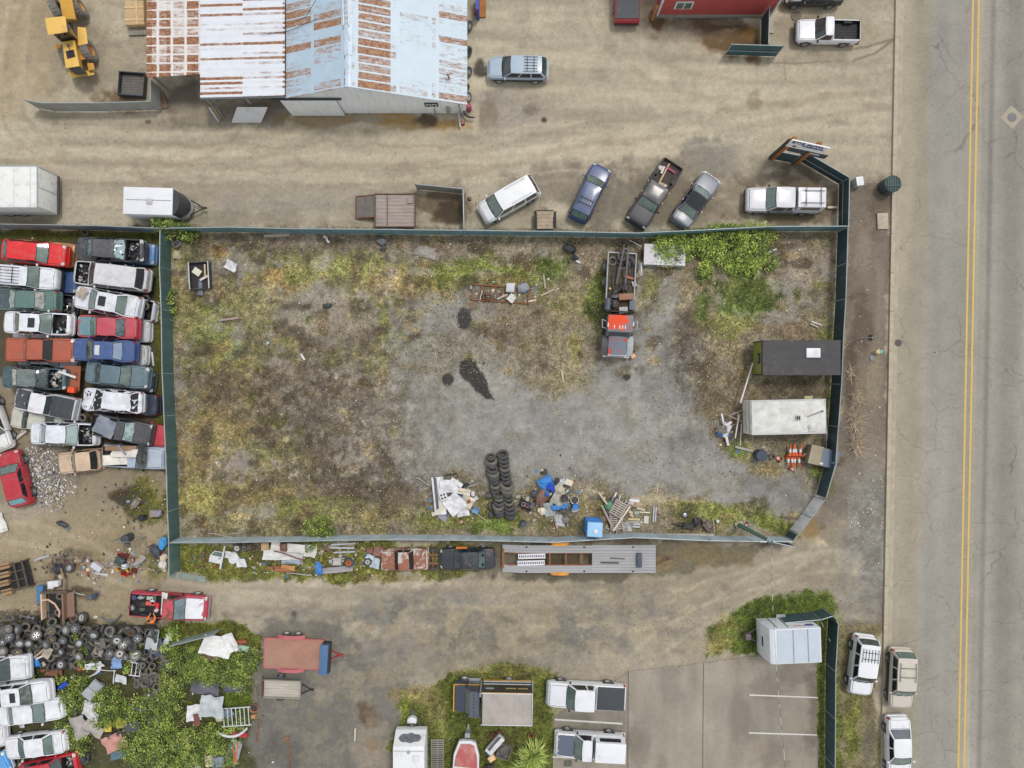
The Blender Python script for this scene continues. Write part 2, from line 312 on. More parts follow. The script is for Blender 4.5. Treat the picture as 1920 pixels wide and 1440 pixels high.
for a in[(80,880,55,50,(142,132,118),.85),(40,960,60,20,(176,166,150),.7),(245,930,26,16,(66,60,50),.85),(225,925,14,6,(84,68,50),.8),(262,950,18,30,(72,66,50),.7),(130,1042,12,12,(58,54,48),.9),(155,1040,12,10,(66,60,52),.85),(150,1062,12,8,(96,80,62),.8),(170,1115,24,12,(104,92,74),.8),(155,1105,20,6,(84,72,56),.8),(110,1060,20,20,(120,106,84),.7),(170,1050,40,30,(150,132,104),.7),(60,1000,80,30,(172,158,132),.6),(240,1030,40,40,(140,128,100),.6),(40,1160,60,12,(96,88,72),.8),(150,985,60,30,(160,146,120),.6)]:
    G.blob(a[0],a[1],a[2],a[3],a[4],a[5],warp=1.2,edge=.7)
G.poly([(-90,1165),(330,1165),(470,1190),(480,1520),(-90,1520)],(84,82,58),14,30,g=.25)
# the fenced lot
G.poly(LOT,(148,136,114),10,14,d=.55)
GRAVEL=[(750,560),(830,600),(880,560),(990,590),(960,680),(1060,740),(1110,680),(1190,665),(1230,560),(1262,560),(1270,640),(1310,720),(1345,800),(1390,850),(1530,905),(1490,985),(1330,940),(1200,928),(1090,915),(960,925),(800,905),(700,905),(650,860),(740,800),(720,690)]
G.poly(GRAVEL,(155,151,144),40,80,.95,d=.12);G.poly([(760,740),(1080,730),(1240,690),(1330,760),(1500,920),(1300,920),(960,900),(800,880)],(157,154,148),40,60,.95,d=.02)
for a in[(1150,690,60,24,.6),(1250,740,50,40,.6),(1190,640,30,60,.6),(1440,915,70,30,.6),(1050,780,80,40,.4),(1300,840,60,40,.45),(920,830,70,30,.4),(1480,950,40,24,.5)]:G.blob(*a[:4],(136,135,134),a[4],warp=1.4,edge=1.0,d=0)
lotm=np.clip(G.sdf(LOT,4)/20,0,1);gr_=np.clip(G.sdf(GRAVEL,70)/60+.5,0,1)*np.clip((G.py-560)/160,.35,1)
for s_,o_,th,c_,a_,wl,g_,d_ in((1.5,11,.55,(88,77,64),.75,1.15,.05,.35),(.7,12,.56,(80,70,58),.75,1.0,.05,.4),(.9,13,.60,(170,163,154),.6,1.0,0,.05),(1.2,14,.59,(122,126,66),.6,.9,.55,.4),(.6,15,.60,(118,122,60),.55,1.0,.6,.4),(.8,16,.58,(176,154,104),.55,.9,.1,.9),(2.2,17,.60,(160,152,142),.5,1.0,0,.1)):
    f_=fbm(GX,GY,s_,5,o_*7,g=.62);west=np.clip((1150-G.px)/500,.45,1);m=np.clip((f_-th)/.07+.5,0,1)*lotm*(1-.93*gr_)*np.clip(wl*west,0,1)*a_;G.put(m.astype(np.float32),c_,g_,d_)
fg_=fbm(GX,GY,1.1,5,233,g=.65);G.put((np.clip((fg_-.56)/.1,0,1)*lotm*gr_*.45).astype(np.float32),(134,130,122));G.put((np.clip((.42-fg_)/.1,0,1)*lotm*gr_*.4).astype(np.float32),(178,174,166))
zn=lambda x,y,rx,ry:np.exp(-((G.px-x)/rx)**2-((G.py-y)/ry)**2)
def soil(k=1.0):
    z_=np.clip(zn(590,740,190,90)+zn(640,895,140,50)+zn(470,735,120,40)+.8*zn(1310,690,50,120)+.8*zn(1285,640,40,60)+.6*zn(700,840,90,60)+.5*zn(620,460,260,30)+.5*zn(930,620,70,50)+.6*zn(1380,470,80,40)+.6*zn(1460,725,90,20),0,1)
    for s_,o_,th,c_,a_ in((1.0,301,.50,(84,73,60),.8),(.5,302,.53,(70,61,51),.75),(.8,303,.60,(168,160,150),.6),(.5,304,.6,(150,140,124),.5)):
        f_=fbm(GX,GY,s_,5,o_,g=.66);G.put((np.clip((f_-th)/.07+.5,0,1)*z_*lotm*a_*k).astype(np.float32),c_,.05,.35)
for a in[(400,630,60,55,(133,142,74),.75,.5,.6),(440,680,50,40,(150,142,66),.8,.2,.9),(460,560,50,40,(146,140,87),.7,.3,.7),(350,580,40,60,(144,135,76),.7,.4,.6),(520,520,60,22,(184,152,92),.85,0,1),(530,510,22,10,(186,128,74),.7,0,1),(410,475,22,16,(190,136,84),.85,0,1),(600,500,90,30,(146,146,83),.8,.5,.6),(680,490,60,30,(149,155,78),.8,.55,.6),(750,530,60,30,(184,158,104),.85,0,1),(810,510,60,25,(151,146,74),.8,.5,.7),(900,505,60,22,(122,146,56),.85,.8,.4),(980,520,50,22,(138,146,67),.8,.6,.5),(1045,500,30,26,(111,140,54),.85,.85,.3),(1060,570,40,40,(152,140,92),.7,.1,.7),(1115,560,18,50,(120,135,54),.85,.8,.3),(1215,540,18,26,(131,129,69),.8,.6,.4),(1000,640,60,30,(152,140,96),.6,.1,.7),(1060,690,50,50,(160,146,107),.6,.2,.7),(1080,650,10,40,(149,146,78),.7,.4,.4),(720,620,14,60,(131,142,65),.75,.6,.4),(715,690,12,30,(138,142,72),.7,.5,.4),
          (640,620,80,40,(150,138,120),.7,.05,.4),(600,590,50,40,(162,152,136),.7,.05,.3),(520,680,20,16,(164,152,142),.9,0,.1),(450,660,20,14,(133,153,100),.8,.4,.3),(560,720,120,40,(129,116,98),.8,.1,.6),(440,730,100,30,(120,107,80),.8,.2,.7),(420,790,90,60,(162,140,84),.8,.1,.9),(380,840,60,60,(156,136,82),.8,.1,.9),(600,770,90,60,(124,113,100),.8,.1,.5),(660,720,60,60,(168,157,138),.7,.1,.4),(620,850,90,40,(118,105,89),.8,.1,.6),(700,820,60,60,(160,150,135),.7,.05,.3),(500,850,50,40,(140,133,85),.7,.35,.7),(455,865,24,24,(158,152,142),.85,0,.1),(560,870,40,30,(133,124,83),.7,.3,.7),(640,910,90,24,(100,88,72),.8,.1,.5),(750,930,60,24,(109,96,78),.8,.1,.5),(460,930,120,30,(150,130,78),.8,.2,.9),(370,930,40,40,(166,155,85),.8,.3,.8),(600,960,100,24,(133,138,65),.8,.6,.5),(700,970,80,24,(142,131,78),.8,.5,.7),(830,975,60,22,(135,135,69),.8,.6,.6),(930,985,60,18,(113,142,52),.9,.9,.3),(480,985,160,14,(144,135,94),.8,.4,.7),(450,968,26,8,(196,172,112),.9,0,1),
          (800,470,60,20,(152,142,126),.7,.05,.5),(650,455,200,14,(153,135,118),.7,.05,.5),(950,465,120,18,(160,143,120),.7,.1,.6),(1100,490,30,40,(150,130,110),.7,.1,.6),(830,590,60,30,(158,154,146),.7,0,.1),(900,640,60,40,(150,144,134),.7,.05,.3),(960,600,60,30,(138,120,98),.75,.1,.5),(870,660,70,40,(152,142,124),.7,.1,.4),
          (1290,560,40,60,(160,146,113),.8,.2,.7),(1310,600,22,40,(152,130,90),.75,.1,.8),(1280,640,24,60,(98,85,69),.85,.1,.4),(1320,690,30,40,(107,91,69),.85,.1,.5),(1340,760,20,50,(140,122,91),.8,.2,.6),(1345,640,40,60,(168,151,111),.8,.15,.9),(1400,570,60,30,(100,135,54),.9,.9,.2),(1410,540,50,30,(107,140,56),.9,.9,.2),(1315,575,14,28,(98,140,56),.9,.95,.1),(1370,610,50,24,(149,151,74),.8,.5,.6),(1470,570,50,60,(158,150,140),.8,.05,.2),(1500,490,60,36,(166,149,129),.8,.1,.5),(1490,620,60,20,(151,129,102),.8,.1,.6),(1380,460,60,40,(129,107,85),.8,.1,.4),(1550,630,20,14,(124,127,67),.8,.5,.4),(1460,725,90,16,(129,113,91),.85,.1,.5),(1400,720,30,30,(160,144,111),.8,.2,.7),(1470,830,90,16,(133,122,98),.85,.15,.5),(1400,850,30,20,(160,146,94),.8,.3,.7),(1440,880,40,14,(150,132,84),.8,.2,.8),(1530,885,20,12,(116,135,56),.9,.8,.3),(1370,800,24,40,(129,111,89),.8,.1,.5),(1560,780,8,100,(116,129,56),.7,.6,.2),(1385,845,18,12,(107,135,54),.7,.8,.3),
          (1290,955,60,18,(160,149,87),.8,.5,.7),(1380,965,60,22,(129,138,61),.9,.8,.5),(1440,985,50,18,(120,133,52),.9,.9,.4),(1250,975,50,22,(146,131,109),.8,.2,.5),(1300,990,80,12,(149,135,94),.8,.3,.6),(1060,985,60,16,(138,127,85),.8,.3,.5),(1170,960,60,24,(144,133,98),.7,.3,.5),(1100,950,24,30,(151,133,87),.7,.3,.6),(1000,950,30,40,(133,120,85),.7,.4,.5),(1220,935,40,8,(190,172,134),.8,0,.3),(840,975,60,14,(129,133,67),.8,.6,.5),(330,470,26,30,(135,133,74),.8,.5,.5),(330,700,14,60,(144,135,122),.8,.1,.3),(335,790,14,40,(133,122,94),.8,.2,.4),(740,810,10,12,(166,157,83),.6,.2,.3),(1250,610,30,60,(160,158,154),.8,0,0),(1240,660,60,40,(154,152,148),.8,0,0)]:
    G.blob(a[0],a[1],a[2],a[3],a[4],a[5],warp=1.4,edge=.8,g=a[6],d=a[7])
rr=random.Random(5)
for k in range(420):
    X,Y=rr.uniform(325,1560),rr.uniform(445,1000);c,g,d=rr.choice([((118,120,56),.7,.5),((92,78,60),.1,.5),((76,66,52),.05,.4),((170,146,92),.1,1),((168,160,150),0,.1),((140,118,80),.2,.8),((108,96,76),.2,.6)])
    inn=730<X<1540 and 700<Y<930
    G.blob(X,Y,rr.uniform(5,22),rr.uniform(4,16),c,(.1 if inn else .6),warp=1.6,edge=.9,g=g*(.2 if inn else 1),d=d*(.2 if inn else 1))
soil(.58)
for a in[(1400,545,60,36),(1420,565,40,24),(1316,575,14,28),(1120,560,14,44),(1040,500,26,22)]:G.blob(*a,(90,110,44),.85,warp=1.1,edge=.6,g=1,d=.1)
for k in range(260):
    X,Y=rr.uniform(-40,1680),rr.uniform(-40,430)
    G.blob(X,Y,rr.uniform(6,40),rr.uniform(3,12),rr.choice([(160,150,132),(196,186,164),(148,136,118),(184,172,148)]),.4,warp=1.5,edge=.9)
for k in range(160):
    X,Y=rr.uniform(320,1640),rr.uniform(1095,1260)
    G.blob(X,Y,rr.uniform(6,34),rr.uniform(3,12),rr.choice([(176,164,140),(128,122,110),(140,128,104),(190,178,152)]),.45,warp=1.5,edge=.9)
for a in[(872,595,14,22,0),(840,711,9,10,0),(1176,707,7,6,0),(551,1157,5,11,10),(907,682,4,4,0)]:
    G.blob(a[0],a[1],a[2],a[3],(66,64,61),.93,warp=.7,edge=.3,rot=a[4],g=0,d=0)
LT_,DK_=(200,188,164),(146,134,114)
for pts,w,c,a in(([(1660,1000),(1560,1020),(1440,1075),(1250,1120),(900,1125),(400,1125),(-40,1110)],9,DK_,.5),([(1660,1060),(1540,1050),(1400,1090),(1200,1150),(900,1160),(560,1145),(300,1110),(100,1010),(-40,990)],9,LT_,.55),([(1640,1130),(1560,1110),(1440,1085),(1340,1110),(1220,1170),(1000,1190),(800,1170)],8,DK_,.45),([(1500,1040),(1380,1120),(1240,1200),(1180,1260)],8,LT_,.5),([(1330,1010+90),(1240,1150),(1120,1150),(1010,1105),(960,1100)],7,DK_,.45),
        ([(1690,230),(1500,225),(1200,270),(900,285),(500,270),(100,260),(-40,240)],10,LT_,.5),([(1690,180),(1400,220),(1100,250),(800,330),(400,330),(-40,320)],9,DK_,.42),([(1690,150),(1450,180),(1250,150),(1130,60),(1100,-40)],9,DK_,.35),([(1690,260),(1400,250),(1250,200),(1180,100),(1190,-40)],9,LT_,.4),([(-40,300),(200,300),(700,318),(1000,300),(1280,240),(1500,180)],9,LT_,.4),([(620,200),(560,260),(400,290),(100,290),(20,230),(30,100),(80,-40)],9,DK_,.4),([(440,200),(430,250),(350,290),(180,280)],8,DK_,.4),([(40,-40),(20,120),(30,220),(110,300),(300,330)],9,LT_,.4)):
    G.track(pts,w,c,a*.7)
lane=np.clip(zn(960,1190,300,60)+.8*zn(620,1300,130,150)+.7*zn(760,1150,120,40)+.5*zn(1200,1150,160,60),0,1)
for s_,o_,th,c_,a_ in((3.0,401,.52,(126,123,116),.75),(1.1,402,.56,(116,112,104),.55),(1.3,403,.58,(176,163,136),.6),(.6,404,.6,(152,140,116),.55),(2.0,405,.6,(148,142,132),.5)):
    G.put((np.clip((fbm(GX,GY,s_,5,o_,g=.66)-th)/.09+.5,0,1)*lane*a_).astype(np.float32),c_)
se=np.clip(1.2*zn(1625,1010,50,130),0,1)
for s_,o_,th,c_,a_ in((2.2,411,.44,(142,140,134),.8),(.5,412,.58,(172,169,162),.5),(.9,413,.6,(112,106,98),.5)):G.put((np.clip((fbm(GX,GY,s_,5,o_,g=.66)-th)/.09+.5,0,1)*se*a_).astype(np.float32),c_)
G.c+=(lotm*.14)[...,None]*(G.c.mean(-1,keepdims=True)-G.c)
G.poly([(866,676),(880,670),(896,680),(907,696),(918,712),(924,730),(934,752),(918,748),(902,738),(886,722),(870,714),(864,698)],(62,60,57),3,10,.95)
# grass outside the lot
G.poly([(316,1020),(940,1020),(930,1070),(800,1082),(640,1088),(430,1096),(316,1076)],(112,114,56),10,30,g=.7,d=.6)
for a in[(900,1050,140,34,(112,104,88),.7,.1,.2),(560,1030,80,14,(128,112,78),.6,.2,.6),(420,1060,50,20,(128,126,62),.6,.6,.6),(680,1060,60,20,(116,118,52),.7,.7,.5),(740,1085,60,8,(134,120,78),.6,.3,.6)]:G.blob(*a[:4],a[4],a[5],warp=1.3,edge=.8,g=a[6],d=a[7])
G.poly([(930,1018),(1480,1024),(1400,1050),(1260,1082),(930,1084)],(122,114,98),14,30,g=.05,d=.1)
for a in[(1080,1080,140,10,(104,98,84),.8),(1320,1040,80,18,(132,118,90),.8),(1240,1060,30,20,(146,128,96),.7),(1050,1048,50,12,(88,78,58),.7)]:G.blob(*a[:4],a[4],a[5],warp=1.3,edge=.8)
GR=(84,104,42)
G.poly([(1335,1225),(1345,1180),(1400,1135),(1470,1116),(1575,1116),(1580,1170),(1550,1175),(1540,1240),(1440,1236)],GR,12,26,g=1,d=.15)
G.poly([(1530,1160),(1580,1160),(1585,1520),(1540,1520)],(104,116,56),8,12,g=.85,d=.2);G.poly([(1580,1170),(1650,1160),(1655,1520),(1585,1520)],(130,122,92),12,24,g=.25,d=.3)
for a in[(1600,1360,16,80,(122,124,62),.85,.7,.3),(1595,1290,12,40,(118,112,80),.7,.4,.4),(1630,1400,14,60,(116,108,96),.8,.1,.1),(1600,1200,16,30,(140,128,104),.8,.1,.2),(1350,1205,30,26,(158,140,92),.7,.3,.7),(1365,1170,24,20,(150,136,84),.6,.4,.7)]:G.blob(*a[:4],a[4],a[5],warp=1.3,edge=.8,g=a[6],d=a[7])
G.poly([(745,1310),(800,1290),(860,1255),(1000,1250),(1040,1270),(1040,1520),(740,1520)],(100,112,50),16,34,g=.95,d=.2)
for a in[(780,1300,40,18,(150,134,92),.75,.4,.6),(820,1330,24,40,(140,126,88),.6,.5,.6),(940,1262,80,12,(128,120,70),.7,.5,.5),(930,1390,40,30,(96,92,56),.6,.5,.3),(830,1360,10,30,(148,132,90),.5,.4,.6)]:G.blob(*a[:4],a[4],a[5],warp=1.3,edge=.8,g=a[6],d=a[7])
G.poly([(290,1172),(330,1165),(430,1172),(500,1190),(480,1230),(300,1220)],(98,104,46),8,22,g=.8,d=.3);G.poly([(350,1310),(470,1290),(480,1350),(350,1340)],(88,108,38),12,20,g=.9)
G.poly([(-90,428),(310,432),(312,450),(-90,450)],(96,96,50),6,14,g=.5);G.poly([(292,430),(314,430),(322,900),(296,880)],(92,92,44),6,14,g=.5)
G.blob(275,930,24,40,(112,112,44),.7,warp=1.3,edge=.8,g=.8);G.blob(290,1050,20,30,(112,110,56),.7,warp=1.3,edge=.8,g=.7);G.blob(265,15,14,20,(100,116,46),.8,warp=1,edge=.8,g=.6)
G.blob(440,1350,2500,1,(0,0,0),0)
G.c*=(1+(.10+.5*np.clip(G.d+G.g,0,1))*(G.n2-.5)+(.08+.4*np.clip(G.d+G.g,0,1))*(G.n1-.5))[...,None];ex_=np.clip(G.c[...,1]-np.maximum(G.c[...,0],G.c[...,2]),0,None);G.c[...,1]-=.28*ex_;G.c[...,0]+=.06*ex_;G.c[...,2]+=.05*ex_;G.c[(abs(GX)>43.06)|(abs(GY)>33.06)]=(172,162,141);G.c=np.clip(G.c,8,235)
zz=.10*(fbm(GX,GY,3.5,3,61)-.5)*np.clip((G.d+G.g)*1.2,.12,1)-.05
sheet('ground',G,zz,0,ground_mat('ground_dirt',.15,.7,0,.3))
# ---------------------------------------------------------------- street, kerb, parking lot
def edge_x(Y,a,b):return a+(b-a)*(Y/1440.0)
rx_=np.arange(29.64,62.01,.12);ry_=np.concatenate([[-900,-300,-80],np.arange(-33,33.1,.15),[80,300,900]])
RX,RY=np.meshgrid(rx_,ry_);RX=RX+RY*.0192;FR=Field(RX,RY,(172,165,150));u=FR.px-(1672-(FR.py-720)*.0192)
sn=fbm(RX,RY,30,4,9,asp=.03);FR.c*=(1+.14*(sn-.5)+.14*(fbm(RX,RY,5,4,13)-.5))[...,None]
def band(a,b,soft,col,al):
    m=np.clip((u-a)/soft+.5,0,1)*np.clip((b-u)/soft+.5,0,1)*al;FR.put(m.astype(np.float32),col)
wob=(FR.wx*12);u=u+wob
fade=np.clip(1.05-FR.py/1500,.3,1);band(-40,56,26,(166,156,136),.95*fade);band(30,66,18,(152,145,130),.5);u=u-wob
band(62,120,14,(160,158,153),.6);band(-40,8,2,(182,171,148),.8)
band(158,600,2,(157,152,143),.75);band(176,182,4,(128,126,122),.35);band(200,236,20,(126,124,120),.45);band(120,150,16,(142,139,132),.5);band(66,96,16,(144,141,134),.4);band(172,180,3,(112,110,106),.3);FR.c*=(1+.10*(fbm(RX,RY,1.1,4,55)-.5)+.12*(fbm(RX,RY,12,3,56,asp=.2)-.5))[...,None];band(100,125,20,(140,138,132),.4)
for a in[(1690,660,14,90,(150,144,130),.5),(1735,60,14,12,(180,168,140),.6),(1690,1020,20,90,(150,145,135),.6),(1745,1060,26,60,(158,152,140),.4)]:FR.blob(*a[:4],a[4],a[5],warp=1.2,edge=.9)
sheet('road',FR,0*RX,.008,ground_mat('road_asphalt',.09,.25,1))
def strip(name,x0,x1,z,mat,h=0,y0=-900,y1=900):
    mb=MB();n=60;ya=[y0+(y1-y0)*i/n for i in range(n+1)]if h==0 else[y0]+[-34+i*3.05 for i in range(24)]+[y1]
    for a,b in zip(ya[:-1],ya[1:]):
        if h:b-=.02
        q=[(x0+a*.0192,a),(x1+a*.0192,a),(x1+b*.0192,b),(x0+b*.0192,b)]
        if h:mb.prism(q,z,z+h)
        else:mb.add([(x,y,z)for x,y in q],[(0,1,2,3)])
    return tag(part(name,mb,mat,None,smooth=0),kind='structure')
xr=lambda X:(X-960)/S
CONC=M((184,174,154),rough=.95,var=.14,sc=2.5,dirt=.3,bump=.3)
strip('kerb',xr(1664.5),xr(1671.5),-.06,CONC,.19);strip('kerb_gutter',xr(1671.5),xr(1681),.013,M((176,166,146),rough=.95,var=.2,sc=1.2))
YEL=M((216,180,100),rough=.8,var=.14,sc=6)
for a in(1808.5,1819.5):strip('road_marking',xr(a),xr(a+3.7),.017,YEL)
PAVE=M((143,136,126),rough=.95,var=.17,sc=.5,dirt=.12,bump=.25,dcol=(96,90,82),stretch=(2.2,.35,1))
pv=[(1038,1340),(1150,1276),(1178,1258),(1340,1240),(1420,1229),(1532,1231),(1538,1600),(1030,1600)]
px_,py_=np.meshgrid(np.arange(3,24.4,.1),np.arange(-34,-20.9,.1));FP=Field(px_,py_,(157,149,136));st_=fbm(px_,py_,.9,4,31,asp=.25);FP.c*=(1+.22*(fbm(px_,py_*.3,1.2,4,30)-.5)+.18*(fbm(px_,py_,3,4,32)-.5))[...,None]
for a in[(1500,1260,40,24,(118,110,102),.7),(1525,1330,16,90,(98,88,78),.75),(1440,1290,50,20,(124,116,108),.7),(1385,1330,20,60,(122,114,106),.6),(1260,1290,20,60,(122,115,106),.6),(1200,1400,24,40,(120,112,103),.7),(1240,1420,12,30,(118,110,100),.6),(1080,1345,46,12,(112,105,96),.8),(1100,1380,70,30,(112,105,97),.7),(1450,1420,30,24,(118,108,98),.7),(1290,1340,14,60,(150,143,132),.6),(1340,1300,20,40,(150,142,130),.6),(1220,1330,16,60,(152,145,134),.5),(1390,1268,10,8,(170,156,134),.6),(1420,1405,20,12,(168,156,138),.6),(1190,1300,10,60,(158,150,138),.5),(1182,1350,5,12,(186,180,170),.5)]:FP.blob(a[0],a[1],a[2],a[3],a[4],a[5]*.62,warp=1.3,edge=.9)
sheet('parking_lot',FP,0*px_,.006,ground_mat('parking_asphalt',.1,.25,0,.15),FP.sdf(pv,3)>0)
mb=MB()
for X,Y,x2,y2,w in((1405,1303,1534,1308,2.4),(1404,1374,1532,1378,2.4),(1040,1349,1167,1357,3.2),(1036,1419,1120,1424,2.4)):
    a,b=P(X,Y),P(x2,y2);d=(b-a).normalized();n=Vector((-d.y,d.x,0))*w/48
    mb.add([v+Vector((0,0,.011))for v in(a-n,b-n,b+n,a+n)],[(0,1,2,3)])
tag(part('parking_marking',mb,M((222,220,214),rough=.8,var=.12,sc=6,dirt=.3),None,smooth=0),kind='structure')
mb=MB()
for pts in([(1178,1258),(1176,1600)],[(1319,1243),(1316,1600)]):
    a,b=P(*pts[0]),P(*pts[1]);mb.add([a+Vector((-.03,0,.0105)),b+Vector((-.03,0,.0105)),b+Vector((.03,0,.0105)),a+Vector((.03,0,.0105))],[(0,1,2,3)])
tag(part('pavement_joint',mb,M((96,90,80),rough=.95,var=.3,sc=4),None,smooth=0),kind='structure')
# ---------------------------------------------------------------- wheels
def lat_mesh(name,prof,n,caps=False,sm=50):return MB().lathe(prof,n,caps=caps).mesh(name,0,sm)
TYRE=lat_mesh('tyre',[(.19,-.085),(.215,-.105),(.27,-.112),(.31,-.098),(.325,-.06),(.325,.06),(.31,.098),(.27,.112),(.215,.105),(.19,.085),(.19,-.085)],22)
TYRE.materials.append(RUBBER);TYRE2=TYRE.copy();TYRE2.materials.clear();TYRE2.materials.append(RUBBER2)
def rim_mesh(kind,mat):
    mb=MB();mb.lathe([(.195,-.08),(.195,.085),(.18,.085),(.172,.05),(.172,-.05),(.195,-.08)],20,caps=False)
    if kind=='spoke':
        mb.m=1;mb.lathe([(.0,-.01),(.172,-.01)],16,caps=False);mb.m=0
        for k in range(5):
            a=k*1.2566;mb.box((.095*math.cos(a),.095*math.sin(a),.055),(.17,.06,.03),a,tap=.8)
        mb.lathe([(.055,.02),(.055,.07),(.03,.08)],12)
    elif kind=='dish':
        mb.lathe([(.172,.03),(.13,.045),(.12,.07),(.085,.078),(.075,.03)],18,caps=False);mb.m=1;mb.lathe([(.075,.03),(0.001,.035)],10,caps=False);mb.m=0
        for k in range(8):mb.m=1;a=k*.785;mb.lathe([(.016,.062),(.001,.066)],6,Matrix.Translation((.135*math.cos(a),.135*math.sin(a),0)),False)
        mb.m=0
    else:
        mb.lathe([(.172,.05),(.1,.075),(.001,.08)],18,caps=False)
    me=mb.mesh('rim',0,30);me.materials.append(mat);me.materials.append(BLACK);return me
RIMS={'alloy':rim_mesh('spoke',ALLOY),'steel':rim_mesh('dish',M((214,214,212),rough=.5,var=.1,sc=6,dirt=.3)),'cap':rim_mesh('cap',M((196,198,200),rough=.4,metal=.4,var=.12,sc=6)),'black':rim_mesh('dish',DGREY),'rusty':rim_mesh('dish',RUST),'gold':rim_mesh('spoke',M((178,160,128),rough=.4,metal=.3,dirt=.3)),'orange':rim_mesh('dish',M((222,120,44),rough=.6,rust=.3)),'white':rim_mesh('dish',M((230,226,214),rough=.6,rust=.3,dirt=.3))}
def wheel(par,loc,sc=1.0,wsc=1.0,rim='alloy',side=1,name='wheel',steer=0):
    w=bpy.data.objects.new(name,None);COL.objects.link(w);w.parent=par;w.location=loc;w.empty_display_size=.2
    w.rotation_euler=(R(-90*side),0,R(steer));w.scale=(sc,sc,sc*wsc)
    link('tyre',TYRE,RUBBER,w);link('rim',RIMS[rim],None,w);return w
def tyre_thing(loc,rot,sc,rim=None,label='',group=None,old_=False,wsc=1.0):
    if rim:
        o=T('wheel',label,'wheel',loc,0,group);link('tyre',TYRE2 if old_ else TYRE,None,o);link('rim',RIMS[rim],None,o)
    else:
        o=link('tyre',TYRE2 if old_ else TYRE,None);o.location=loc;tag(o,label,'tyre',group)
    o.rotation_euler=rot;o.scale=(sc,sc,sc*wsc);return o
# ---------------------------------------------------------------- road vehicles
# kind: cowl, windscreen top, roof end, rear glass base, side-glass ends; heights as fractions of H
KINDS={'sedan':(.27,.41,.70,.82,.60,.67,.70,.70),'coupe':(.30,.44,.68,.82,.60,.68,.70,.70),'hatch':(.25,.40,.85,.95,.62,.68,.72,.72),'wagon':(.25,.39,.89,.97,.58,.64,.66,.66),
         'suv':(.25,.37,.91,.97,.58,.63,.64,.62),'van':(.17,.32,.92,.98,.50,.58,.60,.58),'pickup':(.27,.38,.51,.55,.55,.61,.62,.62),'extcab':(.25,.35,.59,.62,.55,.61,.62,.62),'classic':(.31,.40,.62,.70,.58,.62,.62,.60),'cab':(.38,.55,.88,.95,.58,.62,.62,.5),'minitruck':(.28,.40,.52,.56,.55,.61,.62,.62)}
PLAN=[(0,.66),(.008,.80),(.025,.89),(.06,.955),(.12,.985),(.22,1),(.75,1),(.9,.975),(.955,.94),(.985,.86),(1,.74)]
PLANT=[(0,.84),(.008,.92),(.03,.97),(.1,.99),(.2,1),(.8,1),(.95,.99),(.99,.97),(1,.95)]
def interp(tb,t):
    for(a,va),(b,vb)in zip(tb[:-1],tb[1:]):
        if t<=b:return va+(vb-va)*(t-a)/(b-a)
    return tb[-1][1]
